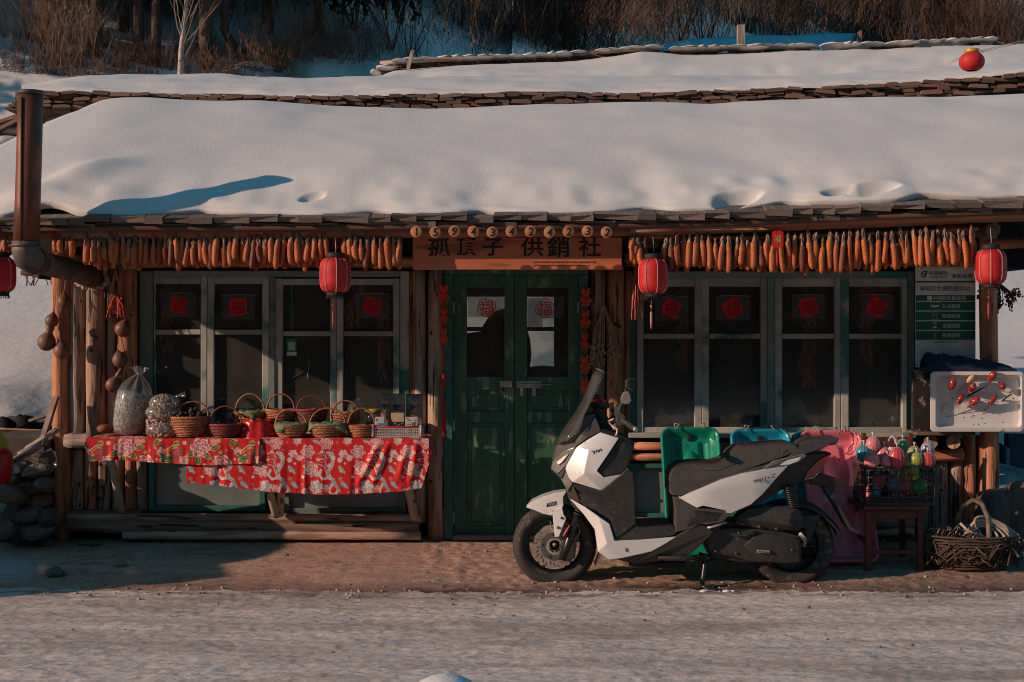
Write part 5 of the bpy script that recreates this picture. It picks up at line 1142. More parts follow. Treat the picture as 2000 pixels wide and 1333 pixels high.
# ================================================================ TABLE WITH CLOTHS
TZ = .815; TF = -.55
t = thing('display_table', 'rough plank table on leaning birch poles against the left wall', 'table', W(500, 1000, -.3))
for k in range(3): G().box((pX(497, TF), -.16 - .15 * k, TZ - .02), (2.06, .145, .03)).build('plank', m_plank, t, bevel=.004)
for k, (a, b) in enumerate((((215, 895, -.45), (238, 998, -.16)), ((524, 945, -.5), (540, 1006, -.2)), ((552, 945, -.5), (546, 1004, -.16)), ((796, 945, -.5), (808, 1012, -.2)))):
    log_between(W(*b), W(*a), .027 if k != 3 else .03, m_birch, t, 'leg', 300 + k)
# printed cloth patterns, painted per vertex in px units of the cloth
def rose(x, y, cx, cy, r, seed):
    dx, dy = x - cx, y - cy; d = np.hypot(dx, dy) / r; a = np.arctan2(dy, dx)
    edge = 1 + .14 * np.sin(a * 6 + seed) + .05 * np.sin(a * 13)
    inside = d < edge; q = d / edge; ringv = np.sin(q * 15 + 1.5 * np.sin(a * 5 + q * 6 + seed)); line = ringv > .1
    return inside, line, q
def leaf(x, y, cx, cy, L, w_, ang):
    dx, dy = x - cx, y - cy; u = dx * math.cos(ang) + dy * math.sin(ang); v = -dx * math.sin(ang) + dy * math.cos(ang)
    q = (u / L) ** 2 + (v / (w_ * (1 - .4 * u / L).clip(.2, 2))) ** 2
    return q < 1, q > .62, np.abs(v) < .5
def curve(x, y, pts, w_):
    m = np.zeros(x.shape, bool)
    for (x0, y0_), (x1, y1) in zip(pts[:-1], pts[1:]):
        dx, dy = x1 - x0, y1 - y0_; tt = np.clip(((x - x0) * dx + (y - y0_) * dy) / (dx * dx + dy * dy), 0, 1)
        m |= np.hypot(x - x0 - tt * dx, y - y0_ - tt * dy) < w_
    return m
def put(c, m, col): c[m] = col
RED = np.array((.52, .008, .008))
def paint1(x, y):
    c = np.tile(RED, x.shape + (1,)); x = np.mod(x, 148); PK = (.55, .10, .11); WH = (.66, .52, .48); GR = (.02, .12, .05); YE = (.55, .38, .06); BL = (.05, .16, .2)
    for q in range(30):
        for ox in (-148, 0, 148):
            i, l, qq = rose(x, y, (q * 61.3) % 148 + ox, (q * 23.9 + 3) % 62, 2 + q % 3, q); put(c, i, (WH, GR, YE, PK)[q % 4])
    for ox in (-148, 0, 148):
        for cx, cy, L, w_, an in ((92, 34, 13, 6, .6), (60, 30, 12, 6, 2.6), (108, 18, 10, 5, -.3), (128, 44, 12, 6, 1.2), (30, 12, 9, 5, 2), (12, 44, 11, 5, .2), (74, 46, 12, 6, 1.6), (140, 8, 9, 5, 2.2)):
            i, e, v = leaf(x, y, cx + ox, cy, L, w_, an); put(c, i, GR); put(c, i & e, YE); put(c, i & v, YE)
        for cx, cy, r, s in ((78, 18, 19, 1), (120, 50, 17, 2), (45, 44, 9, 3), (104, 6, 8, 4), (150, 26, 8, 5), (8, 62, 12, 6)):
            i, l, q = rose(x, y, cx + ox, cy, r, s); put(c, i, PK if s % 2 else (.6, .07, .08)); put(c, i & l, WH)
        m = curve(x, y, [(2 + ox, 30), (12 + ox, 38), (24 + ox, 40), (34 + ox, 34), (40 + ox, 22)], 2.4); put(c, m, (.02, .14, .09))
        for k in range(4): put(c, curve(x, y, [(8 + ox + k * 5, 26 + k * 2), (22 + ox + k * 4, 14 + k * 3), (34 + ox, 12 + k * 7)], .9), (WH, YE, BL, PK)[k])
        put(c, curve(x, y, [(20 + ox, 50), (30 + ox, 58), (38 + ox, 50)], 1.2), BL)
    return c
def paint2(x, y):
    c = np.tile(RED * 1.05, x.shape + (1,)); x = np.mod(x, 98); y = np.mod(y, 118); PK = (.56, .15, .14); WH = (.64, .50, .45); TL = (.22, .34, .34)
    for ox in (-98, 0, 98):
        for cx, cy, L, w_, an in ((86, 34, 9, 4, 1.2), (60, 70, 8, 4, -.5), (15, 92, 9, 4, .8), (40, 20, 7, 4, 2.5), (58, 6, 8, 3, .3), (90, 92, 9, 4, 2.4), (10, 62, 10, 4, .9)):
            i, e, v = leaf(x, y, cx + ox, cy, L, w_, an); put(c, i, TL); put(c, i & v, WH)
        for cx, cy, r, s, col in ((40, 26, 13, 1, PK), (76, 8, 13, 2, PK), (46, 60, 14, 5, PK), (56, 96, 13, 3, (.20, .32, .36)), (20, 4, 8, 4, PK), (34, 104, 6, 6, PK), (76, 98, 7, 7, PK), (12, 30, 8, 8, WH), (24, 38, 6, 9, WH), (6, 42, 5, 2, WH), (82, 74, 5, 4, WH)):
            i, l, q = rose(x, y, cx + ox, cy, r, s); put(c, i, col); put(c, i & l, WH)
        pts = [(80 + ox, 28), (88 + ox, 30), (91 + ox, 40), (88 + ox, 54), (80 + ox, 66), (82 + ox, 76), (92 + ox, 82)]
        put(c, curve(x, y, pts, 3.2), WH); put(c, curve(x, y, pts, 1.1), TL)
        put(c, curve(x, y, [(66 + ox, 62), (62 + ox, 72), (70 + ox, 80), (80 + ox, 78)], 2.6), WH)
        for q in range(26):
            i, l, qq = rose(x, y, (q * 37.7) % 98 + ox, (q * 53.3 + 7) % 118, 2.2 + q % 3, q); put(c, i, WH if q % 2 else PK)
        for k in range(5): put(c, curve(x, y, [(60 + ox, 30 + k * 5), (72 + ox, 26 + k * 7), (78 + ox, 40 + k * 8)], .8), PK if k % 2 else WH)
        put(c, curve(x, y, [(92 + ox, 82), (98 + ox, 94), (104 + ox, 104)], 2.6), TL); put(c, curve(x, y, [(90 + ox, 88), (84 + ox, 106), (94 + ox, 112), (100 + ox, 104)], 1.6), WH)
        put(c, curve(x, y, [(78 + ox, 100), (70 + ox, 110), (60 + ox, 112)], 1.6), PK)
    return c
m_print = mat('printed_cotton', (.8, .8, .8), rough=.75, ns=30, bump=.25, bs=60, var=0, vcol=.06)
def cloth(nm, x0, x1, hem, Yf, paint, label, seed, top=True, folds=.012, swell=None):
    s = sc(Yf); nu = int((x1 - x0) / 1.1); P = []; Cc = []
    us = np.linspace(x0, x1, nu); hz = np.array([ip(u, hem) for u in us]); zt = TZ + .004
    nvt = 14; nvf = 90
    ph = fbm(us * .02, seed, seed) * 9
    for j in range(nvt):
        tt = j / nvt; Y = lerp(-.10, Yf + .012, tt)
        P.append([(pX(u, Yf), Y, zt + .003 * math.sin(u * .05 + j) * (1 if top else 0)) for u in us]); Cc.append(paint(us - x0 + 0., np.full(nu, 100 - (1 - tt) * 60. if paint is paint2 else (1 - tt) * 60.)))
    ztp = pZ(855, Yf)
    for j in range(nvf + 1):
        tt = j / nvf; zz = zt + (np.array([pZ(h, Yf) for h in hz]) - zt) * tt
        fold = folds * tt ** .8 * (np.sin(us * .045 + ph) + .6 * np.sin(us * .11 + ph * 1.7 + tt)) 
        if swell: fold = fold + swell(us, tt)
        Y = Yf - .004 * min(1, tt * 8) - fold - .012 * tt
        xs_ = pX(us, Yf) + .006 * tt * np.sin(us * .06 + seed)
        P.append(list(zip(xs_, Y, zz))); Cc.append(paint(us - x0, tt * (hz - 855)))
    g = G(); g.grid(np.array(P)); g.c = np.array(Cc).reshape(-1, 3); return g.build(nm, m_print, label=label, cat='tablecloth', solid=.002)
def sw2(us, tt): # diagonal gather at the right end
    d = np.zeros_like(us)
    for x0_, x1_, a in ((745, 690, .022), (762, 722, .018), (800, 772, .016), (815, 800, .02)): d += a * np.exp(-((us - (x0_ + (x1_ - x0_) * tt)) / 7) ** 2) * math.sin(math.pi * min(1, tt * 1.1)) 
    return d
cloth('red_tablecloth', 365, 838, [(365, 942), (440, 950), (520, 960), (620, 966), (700, 965), (780, 960), (822, 954), (838, 905)], TF, paint2, 'red cotton cloth with white phoenixes and pale roses hanging lower at the right', 3, swell=sw2, folds=.006)
cloth('peony_tablecloth', 166, 508, [(166, 870), (176, 902), (230, 898), (300, 903), (400, 909), (508, 905)], TF - .012, paint1, 'bright red cloth with pink peonies and green leaves at the left end of the table', 5, folds=.008)
# fallback strap end at right corner
g = G(); g.tube([W(833, 868, TF), W(840, 885, TF), W(836, 900, TF - .01)], [.012, .02, .004], 6, sq=.3); g.build('cloth_corner', m_redbag, label='red knotted cloth corner hanging at the right end of the table', cat='cloth')

# ================================================================ BASKETS
def basket(cx, base, rim, w_, hand, Y, label, m=None, tiltx=0, wbase=.62, cloth_c=None, fill=None, hx=0, seed=0, round_=1.0, dp=.75):
    m = m or m_wick; s = sc(Y); c = W(cx, base, Y); hB = (base - rim) / s; Rr = w_ / 2 / s; t = thing('wicker_basket', label, 'basket', c, 'wicker baskets on the table'); rr = random.Random(seed)
    M = Matrix.Rotation(tiltx, 3, 'Y')
    NS_ = 16; g = G(); rows = max(5, int(hB / .0095))
    for i in range(rows):
        u = (i + .5) / rows; rad = Rr * (wbase + (1 - wbase) * math.sin(u * math.pi / 2) ** .8); z = hB * u
        pts = []
        for k in range(NS_ * 2): a = math.pi * k / NS_; q = rad + .004 * (1 if (k + i) % 2 else -1); pts.append(c + M @ Vector((q * math.cos(a), dp * q * math.sin(a), z + .0012 * math.sin(a * 3 + i))))
        g.tube(pts, .0055, 4, closed=True)
    g.build('weave', m, t)
    g = G()
    for k in range(NS_):
        a = 2 * math.pi * k / NS_; g.tube([c + M @ Vector((Rr * (wbase + (1 - wbase) * math.sin(u * math.pi / 2) ** .8) * math.cos(a), dp * Rr * (wbase + (1 - wbase) * math.sin(u * math.pi / 2) ** .8) * math.sin(a), hB * u)) for u in (0, .33, .66, 1)], .0035, 4)
    g.build('stakes', m, t)
    g = G(); g.tube([c + M @ Vector((Rr * wbase * .98 * math.cos(a), dp * Rr * wbase * .98 * math.sin(a), .004)) for a in np.linspace(0, 6.28, 17)[:-1]], .006, 5, closed=True); g.lathe([(Rr * wbase, .002), (Rr * wbase * .1, .003)], 16, c, M); g.build('base', m, t)
    g = G()
    for dd in (0, math.pi): g.tube([c + M @ Vector(((Rr + .003 * math.sin(a * 14 + dd)) * math.cos(a), dp * (Rr + .003 * math.sin(a * 14 + dd)) * math.sin(a), hB + .003 * math.cos(a * 14 + dd))) for a in np.linspace(0, 6.2832, 60)[:-1]], .0055, 5, closed=True)
    g.build('rim', m, t)
    if hand:
        hh = (rim - hand) / s; g = G(); pts = [c + M @ Vector((Rr * .96 * math.cos(a) + hx / s * math.sin(a), Rr * .1 * math.sin(a), hB - .02 * (1 - abs(math.sin(a))) + hh * math.sin(a) ** .8 if math.sin(a) > 0 else hB - .02)) for a in np.linspace(0.0001, math.pi - .0001, 19)]
        g.tube(pts, .0058, 6); g.tube([p + Vector((.003 * math.sin(i * 2.1), .003 * math.cos(i * 2.1), 0)) for i, p in enumerate(pts)], .004, 5); g.build('handle', m, t)
    if fill: 
        g = G()
        for k in range(60):
            a = rr.uniform(0, 6.28); q = rr.uniform(0, Rr * .85); p = c + Vector((q * math.cos(a), dp * q * math.sin(a), hB + rr.uniform(-.01, .05) * (1 - q / Rr)))
            e2 = p + Vector((rr.uniform(-.03, .03), rr.uniform(-.02, .02), rr.uniform(0, .03))); g.tube([p, p.lerp(e2, .5) + Vector((0, 0, .008)), e2], [.008, .011, .004], 5)
        o = g.build('dried_pods', mat('dried_dark_pods', (.07, .04, .03), (.035, .02, .016), rough=.6, bump=.8), kind='stuff', label='heap of dark dried pods filling the leftmost basket')
    if cloth_c:
        g = G(); n = 24; P = []
        for j, (q, dz) in enumerate(((.1, -.012), (.6, -.012), (.92, .004), (1.0, .010), (1.04, -.004))):
            row = []
            for k in range(n + 1):
                a = 2 * math.pi * k / n; pk = max(0, math.cos(a * 3 + .6 + seed)) ** 1.5; pt = 1 + .10 * pk * (j > 3); drop = (-.045 * pk if j == 4 else .006 * pk * (j == 3))
                row.append(tuple(c + M @ Vector((Rr * q * pt * math.cos(a), dp * Rr * q * pt * math.sin(a), hB + dz + drop + .006 * math.sin(k * 2.7 + seed)))))
            P.append(row)
        g.grid(np.array(P)); g.build('lining_cloth', m_leafc, t, solid=.0015)
    return t
YB, YF_ = -.28, -.46
basket(370, 853, 815, 74, 785, YF_, 'leftmost basket heaped with dark dried pods', hx=8, fill=True, seed=1)
basket(440, 853, 829, 66, 794, YF_, 'dark red basket beside the pod basket', m_wickd, seed=2)
basket(488, 828, 806, 60, 770, YB, 'basket with green leaves of cloth on the red bag', cloth_c=1, seed=3)
basket(545, 836, 802, 58, 770, YB, 'bright brown basket with the tallest handle at the middle back', tiltx=.08, seed=4)
basket(608, 834, 800, 60, 774, YB, 'dark red basket at the back, right of the tallest handle', m_wickd, seed=5)
basket(569, 854, 830, 64, 800, YF_, 'front basket lined with green cloth left of the middle', cloth_c=1, seed=6, hx=-3)
basket(640, 854, 830, 74, 798, YF_, 'wide front basket lined with green cloth right of the middle', cloth_c=1, seed=7.6, hx=0)
basket(679, 836, 806, 54, 783, YB, 'tilted open basket at the back right', tiltx=-.14, seed=8)
basket(706, 854, 832, 56, 798, YF_, 'small open basket beside the white plastic crate', seed=9)
# red bag under third basket
P = []; c = W(504, 856, -.42)
for i in range(15):
    u = i / 14; 
    P.append([(c.x + (.125 - .035 * u + .012 * math.sin(a * 7 + i)) * math.cos(a) * (1 if u < .9 else .8), c.y + (.085 - .02 * u) * math.sin(a) * (1 + .06 * math.sin(a * 9)), c.z + .115 * u + .012 * math.sin(a * 5) * u) for a in np.linspace(0, 2 * math.pi, 41)])
g = G(); g.grid(np.array(P)); g.grid(np.array([[P[-1][k] for k in range(41)], [(c.x, c.y, c.z + .11)] * 41])); g.build('red_bag', m_redbag, label='crumpled red plastic bag under the basket with green leaves', cat='bag')
# big clear bag of seeds
t = thing('seed_bag', 'large tied clear bag of grey sunflower seeds at the left end of the table', 'bag', W(248, 850, -.30))
c = W(248, 850, -.30); ax = Vector((.2, 0, 1)).normalized(); q = ax.to_track_quat('Z', 'Y').to_matrix()
g = G(); g.lathe([(.05, 0), (.085, .015), (.10, .06), (.108, .14), (.112, .20), (.108, .25), (.10, .275)], 20, c, q, True); g.build('seeds', mat('grey_seeds', (.50, .46, .43), (.10, .09, .08), rough=.5, ns=110, st=(1, 1, .5), bump=1, bs=120, sharp=.04, var=0), t)
P = []
for i, (r, z, w2) in enumerate(((.02, -.004, 0), (.09, .004, .0), (.105, .06, .01), (.113, .14, .012), (.117, .20, .015), (.112, .27, .03), (.088, .32, .10), (.055, .36, .18), (.022, .392, .25), (.016, .40, .2), (.03, .42, .35), (.042, .44, .5))):
    P.append([tuple(c + q @ Vector(((r * (1 + w2 * math.sin(a * 9 + i * .4))) * math.cos(a), (r * (1 + w2 * math.sin(a * 9 + i * .4))) * math.sin(a), z + .01 * (i > 9) * math.sin(a * 3)))) for a in np.linspace(0, 2 * math.pi, 61)])
g = G(); g.grid(np.array(P)); g.build('clear_bag', m_gclear, t)
# peanut bag
t = thing('peanut_bag', 'knotted clear bag of pale peanuts next to the seed bag', 'bag', W(318, 854, -.44)); c = W(318, 854, -.44)
g = G(); rr = random.Random(31)
for k in range(520):
    lob = rr.choice(((0, .045, .10, .055), (.0, .15, .10, .06), (.01, .215, .085, .05), (-.03, .09, .07, .05)))
    a = rr.uniform(0, 6.28); b = math.acos(rr.uniform(-1, 1)); p = c + Vector((lob[0] + lob[2] * math.sin(b) * math.cos(a), lob[2] * .8 * math.sin(b) * math.sin(a), lob[1] + lob[3] * math.cos(b)))
    if p.z < c.z: p.z = c.z + .004
    an = rr.uniform(0, 3.1); d = Vector((math.cos(an), 0, math.sin(an))) * .008; g.tube([p - d * 1.3, p - d * .6, p, p + d * .6, p + d * 1.3], [.003, .0075, .0055, .0075, .003], 6)
g.build('peanut', mat('pale_peanut', (.66, .50, .40), (.42, .29, .21), rough=.7, ns=60, bump=.6, var=0), t, kind='stuff')
g = G(); g.ell(c + Vector((0, 0, .05)), (.112, .088, .058), 20, 10, jit=.02); g.ell(c + Vector((0, 0, .155)), (.112, .088, .065), 20, 10, jit=.02); g.ell(c + Vector((.01, 0, .222)), (.094, .075, .055), 20, 10, jit=.02)
g.tube([c + Vector((.07, 0, .24)), c + Vector((.1, -.01, .262)), c + Vector((.14, -.01, .27))], [.02, .008, .02], 8); g.build('clear_bag', m_gclear, t)
g = G(); p = W(205, 838, -.3); g.ell(p + Vector((0, 0, .0)), (.055, .05, .03), 11, 7, jit=.15); g.build('bark_chunk', mat('brown_bark', (.25, .10, .05), bump=1, bs=30), label='rough brown bark chunk left of the seed bag', cat='bark')
# jar with yellow lid
c = W(730, 852, -.22); t = thing('glass_jar', 'large clear jar with yellow lid behind the white plastic crate', 'jar', c)
g = G(); g.lathe([(.052, 0), (.058, .01), (.058, .13), (.05, .145), (.05, .15)], 24, c); g.build('jar', m_gclear, t); g = G(); g.lathe([(.05, .005), (.053, .01), (.053, .09), (.05, .091)], 20, c); g.build('contents', mat('dim_contents', (.13, .10, .08)), t)
g = G(); g.lathe([(.054, .148), (.055, .172), (.05, .175)], 24, c); g.build('lid', mat('yellow_lid', (.45, .30, .05), bump=0), t)
# white plastic crate with bags and boxes
t = thing('plastic_crate', 'white slotted plastic crate with red rim at the right end of the table', 'crate', W(777, 854, -.42))
Yc = -.5; m_cw = mat('white_crate_plastic', (.62, .58, .56), rough=.5, bump=.1, var=0)
g = G()
for x in list(np.linspace(729, 820, 26)): g.pbox(x, x + 1.2, 837, 852, Yc, Yc + .006)
for y in (836, 842, 847.5, 852): g.pbox(728, 822, y, y + 1.4, Yc - .001, Yc + .007)
g.build('front_lattice', m_cw, t)
g = G(); X = pX(822, Yc)
for k in range(9): g.box((X + .02 * 0, Yc + .02 + k * .028, TZ + .03), (.006, .004, .055))
for z in (.004, .03, .055): g.box((X + .001, Yc + .12, TZ + z), (.007, .25, .005))
g.build('side_lattice', m_cw, t); G().box((pX(775, Yc), Yc + .125, TZ + .008), (.28, .24, .004)).build('bottom', m_cw, t)
g = G(); g.tube([W(727, 834.5, Yc), W(822, 834.5, Yc), W(822, 834.5, Yc) + Vector((0, .25, 0)), W(727, 834.5, Yc) + Vector((0, .25, 0))], .0055, 5, closed=True); g.build('red_rim', mat('crate_red_rim', (.5, .02, .02), bump=0), t)
for px in (728, 822): g = G(); g.tube([W(px, 853, Yc - .002), W(px, 831, Yc - .002)], .008, 8); g.build('corner_post', m_cw, t)
m_kraft = mat('printed_kraft_bag', (.36, .24, .18), (.28, .18, .13), rough=.35, ns=9, bump=.6, bs=14, var=.12)
m_blu = mat('bag_blue_print', (.02, .05, .10), bump=0)
for k, (x0, x1, y0_) in enumerate(((744, 762, 770), (763, 791, 769), (793, 826, 770))):
    Y = -.36 + .02 * k; t = thing('snack_bag', ['narrow standing kraft snack bag at the left of the crate', 'middle kraft snack bag with blue badge in the crate', 'rightmost kraft snack bag with folded shiny corner'][k], 'snack bag', W((x0 + x1) / 2, 832, Y), 'snack bags in the white crate')
    P = []; 
    for j in range(12):
        v = j / 11; th_ = .028 * math.sin(math.pi * min(1, (1 - v) * 1.3)) ** .7 if v < 1 else .001
        P.append([(pX(lerp(x0, x1, u), Y) , Y - th_ * math.sin(math.pi * u) - .002, lerp(TZ + .06, pZ(y0_, Y), v)) for u in np.linspace(0, 1, 12)])
    g = G(); g.grid(np.array(P)); g.build('pouch', m_kraft, t, solid=.004)
    w3 = x1 - x0
    g = G(); g.ell(W(x0 + w3 * .3, 795, Y - .034), (.012, .003, .018), 12, 8); g.build('round_badge', m_blu, t)
    text('蓝莓干', x0 + w3 * .66, 794, w3 * .45, 6, Y - .036, m_ink, t, 'lettering', bold=.02)
    G().pbox(x0 + w3 * .38, x0 + w3 * .92, 799.5, 801.5, Y - .035, Y - .033).build('blue_bar', m_blu, t)
    g = G(); rr = random.Random(k)
    for j in range(16): p = W(rr.uniform(x0 + 2, x1 - 3), rr.uniform(771, 782), Y - .028); e2 = p + Vector((rr.uniform(-.012, .012), 0, rr.uniform(-.02, .01))); g.tube([p, e2], [.003, .001], 4, sq=.5)
    g.build('leaf_print', m_blu, t, kind='stuff')
def box_item(x0, x1, y0_, y1, Y, d, label, base, deco=()):
    t = thing('small_box', label, 'box', W((x0 + x1) / 2, y1, Y), 'small boxes in the white crate'); G().pbox(x0, x1, y0_, y1, Y, Y + d).build('carton', base, t, bevel=.002)
    for (a, b, c_, e_, mm, nm) in deco: G().pbox(a, b, c_, e_, Y - .0012, Y - .0002).build(nm, mm, t)
m_bx = mat('white_carton', (.55, .52, .50), rough=.5, bump=0, var=.05); m_cy = mat('cyan_print', (.02, .30, .38), bump=0); m_rp = mat('red_print', (.45, .03, .03), bump=0); m_gp = mat('dim_green_print', (.08, .2, .12), bump=0)
box_item(733, 751, 815, 838, -.47, .04, 'white and cyan box at the left of the crate', m_bx, ((738, 757, 827, 832, m_cy, 'cyan_stripe'), (734, 738, 818, 823, m_gp, 'leaf_mark')))
box_item(764, 789, 807, 825, -.45, .04, 'cream box on top of a black spotted box', mat('cream_carton', (.5, .36, .24), bump=0), ())
box_item(766, 789, 825.5, 838, -.45, .04, 'black spotted box in the middle of the crate', m_black, ((770, 773, 827, 829, m_bx, 'spot'), (778, 780, 829, 831, m_bx, 'spot'), (784, 786, 827, 829, m_bx, 'spot'), (774, 776, 832, 834, m_bx, 'spot')))
box_item(792, 816, 815, 838, -.46, .05, 'white box with red flowers at the right of the crate', m_bx, ((794, 797, 817, 819.5, m_rp, 'flower_mark'), (810, 813, 820, 823, m_rp, 'flower_mark'), (797, 801, 820, 822, m_gp, 'leaf_mark'), (805, 812, 825, 834, mat('brown_print', (.2, .14, .12), bump=0), 'picture'), (794, 803, 829, 830, m_rp, 'text_line')))
# ================================================================ SLEDS
def sled(x0, x1, ytop, ybot, Yb, Yt, label, m, seed=0):
    tl = W(x0, ytop, Yt); tr = W(x1, ytop, Yt); zb = pZ(ybot, Yb); wd = tr.x - tl.x
    cx = (tl.x + tr.x) / 2; O = Vector((cx, Yb, zb)); T = Vector((cx, Yt, tl.z)); L = (T - O).length; up = (T - O).normalized(); nrm = Vector((0, -up.z, up.y)).normalized()
    t = thing('plastic_sled', label, 'sled', O, 'plastic sleds leaning under the right window')
    nu, nv = 56, 96; P = []
    def sdf(u, v, hw, hl, r): 
        qx = abs(u) - hw + r; qy = abs(v) - hl + r; return math.hypot(max(qx, 0), max(qy, 0)) + min(max(qx, qy), 0) - r
    hw, hl = wd / 2, L / 2; cr = .075
    for j in range(nv + 1):
        row = []
        for i in range(nu + 1):
            a, b = 2 * i / nu - 1, 2 * j / nv - 1
            # squircle warp of the square onto the rounded rectangle
            x = a * hw; y = b * hl
            m_ = max(abs(a), abs(b)); 
            d = sdf(x, y, hw, hl, cr)
            if d > 0:
                qx = abs(x) - hw + cr; qy = abs(y) - hl + cr; l = math.hypot(max(qx, 0), max(qy, 0))
                if l > 0: k = cr / l; x = math.copysign(hw - cr + max(qx, 0) * k, x) if qx > 0 else x; y = math.copysign(hl - cr + max(qy, 0) * k, y) if qy > 0 else y
                d = 0
            h = float(np.interp(-d, [0, .006, .016, .024, .05, .065], [-.020, 0, 0, -.006, -.058, -.068]))
            if -d > .05:
                f_ = min(1, (-d - .05) / .03)
                au = abs(x) / hw
                if .28 < au < .62 and abs(y) < hl * .80: h -= .018 * f_ * math.sin(math.pi * (au - .28) / .34)      # runner grooves
                e = (x / (hw * .26)) ** 2 + ((y - hl * .42) / (hl * .24)) ** 2
                if e < 1: h += .034 * (1 - e) ** .5                                                              # seat hump
                e = (x / (hw * .24)) ** 2 + ((y + hl * .38) / (hl * .34)) ** 2
                if e < 1: h += .022 * (1 - e) ** .6
                h += .004 * math.sin(y * 40) * (abs(y) < hl * .1) * (au < .5)
            row.append(tuple(O + up * (y + hl) + Vector((x, 0, 0)) + nrm * (h + .07)))
        P.append(row)
    g = G(); g.grid(np.array(P)); g.build('shell', m, t, solid=.004)
    for px in (-.42, .42):
        g = G(); b = O + up * (L - .01) + Vector((px * wd * .6, 0, 0)) + nrm * .07; g.tube([b, b + up * .02 + nrm * .012, b + up * .012 + Vector((.03 * (1 if px < 0 else -1), 0, 0)) + nrm * .02, b - up * .02 + nrm * .01], .004, 5); g.build('rope_knot', m_rope, t)
    g = G(); b = O + up * (L - .06) + nrm * .02; g.box(b, (.03, .012, .045)); g.build('latch_slot', m_black, t, bevel=.003)
    return t, O, up, nrm, L, wd
def plastic(n, a): return mat(n, a, tuple(x * .85 for x in a), rough=.3, ns=3, bump=.05, var=0, spec=.6, coat=.2)
sled(1287, 1403, 841, 1098, -.55, -.10, 'green plastic sled leftmost behind the scooter', plastic('green_plastic', (.008, .27, .18)))
sled(1422, 1540, 845, 1103, -.62, -.14, 'blue plastic sled in the middle behind the scooter seat', plastic('blue_plastic', (.012, .34, .50)))
sled(1540, 1660, 848, 1100, -.50, -.06, 'teal blue sled almost hidden behind the pink sled', plastic('teal_plastic_sled', (.01, .26, .30)))
t, O, up, nrm, L, wd = sled(1556, 1678, 849, 1108, -.74, -.20, 'pink plastic sled nearest the wooden chair', plastic('pink_plastic', (.80, .20, .25)))
g = G(); b = O + up * (L - .02) + Vector((wd * .22, 0, 0)) + nrm * .09; pts = [b + Vector((.055 * math.sin(a) , -.01, -.075 + .075 * math.cos(a))) for a in np.linspace(.2, 6.0, 20)]; g.tube(pts, .0032, 5); g.build('cord_loop', mat('speckled_cord', (.25, .22, .24), (.04, .03, .05), ns=90, sharp=.02, bump=0), t)
text('A', 1343, 871, 9, 7, -.62, m_black, tag(bpy.data.objects['plastic_sled'], None), 'letter_mark')
# scrap letter sits proud of the green sled floor; small white scuff
# ================================================================ CHAIR, CRATE, TOYS
YC0, YC1 = -.86, -.50
zg = gz(pX(1750, YC0), YC0)
t = thing('wooden_chair', 'old red brown wooden chair carrying the grey crate', 'chair', (pX(1750, -.7), -.7, zg))
zs_ = pZ(988, YC0)
xl, xr = pX(1696, YC0), pX(1798, YC0)
g = G(); g.box(((xl + xr) / 2, (YC0 + YC1) / 2, zs_ - .012), (xr - xl + .07, YC1 - YC0 + .05, .03)); g.build('seat', m_redwood, t, bevel=.006)
for nm, X, Y, z1 in (('leg', xl, YC0 + .01, zs_ - .028), ('leg', xr, YC0 + .01, zs_ - .028), ('leg', xl + .015, YC1, zs_ - .028), ('leg', xr - .015, YC1, zs_ - .028)):
    g = G(); g.box((X, Y, (z1 + gz(X, Y) - .01) / 2), (.034, .034, z1 - gz(X, Y) + .01)); g.build(nm, m_redwood, t, bevel=.004)
zt_ = pZ(846, YC1)
for X in (pX(1688, YC1), pX(1779, YC1)): g = G(); g.box((X, YC1 + .015, (zs_ + zt_) / 2), (.026, .028, zt_ - zs_)); g.build('back_post', m_redwood, t, bevel=.004)
g = G(); g.box(((pX(1688, YC1) + pX(1779, YC1)) / 2, YC1 + .015, pZ(868, YC1)), (.27, .018, .09)); g.build('backrest', m_redwood, t, bevel=.004)
g = G(); g.box(((xl + xr) / 2, YC0 + .012, zs_ - .055), (xr - xl - .034, .02, .05)); g.build('apron', m_redwood, t, bevel=.003)
for (Y, z) in ((YC0 + .01, .11), (YC1, .13)): g = G(); g.box(((xl + xr) / 2, Y, zg + z), (xr - xl - .034, .02, .024)); g.build('stretcher', m_redwood, t, bevel=.003)
for X in (xl, xr): g = G(); g.box((X, (YC0 + YC1) / 2, zg + .17), (.02, YC1 - YC0 - .03, .024)); g.build('stretcher', m_redwood, t, bevel=.003)
YK = -.88; x0, x1, y0_, y1 = 1690, 1826, 914, 986
t = thing('lattice_crate', 'grey plastic lattice crate full of toys standing on the chair', 'crate', W(1757, 986, YK))
A = W(x0, y1, YK); B = W(x1, y0_, YK); D = .30
def lattice(P0, ux, uz, wd, ht, nm):
    g = G(); nx_, nz_ = 9, 5
    for i in range(nx_ + 1):
        p = P0 + ux * wd * i / nx_; th_ = .008 if i in (0, nx_) else .004; g.tube([p, p + uz * ht], th_ * .7, 4)
    for j in range(nz_ + 1):
        p = P0 + uz * ht * j / nz_; g.tube([p, p + ux * wd], .004 if j < nz_ else .008, 4)
    return g.build(nm, m_crate, t)
ux, uy, uz = Vector((1, 0, 0)), Vector((0, 1, 0)), Vector((0, 0, 1)); wd = B.x - A.x; ht = B.z - A.z
lattice(A, ux, uz, wd, ht, 'front_lattice'); lattice(A + uy * D, ux, uz, wd, ht, 'back_lattice'); lattice(A, uy, uz, D, ht, 'end_lattice'); lattice(A + ux * wd, uy, uz, D, ht, 'side_lattice')
g = G(); g.box(A + ux * wd / 2 + uy * D / 2 + uz * .004, (wd, D, .006)); g.build('bottom', m_crate, t)
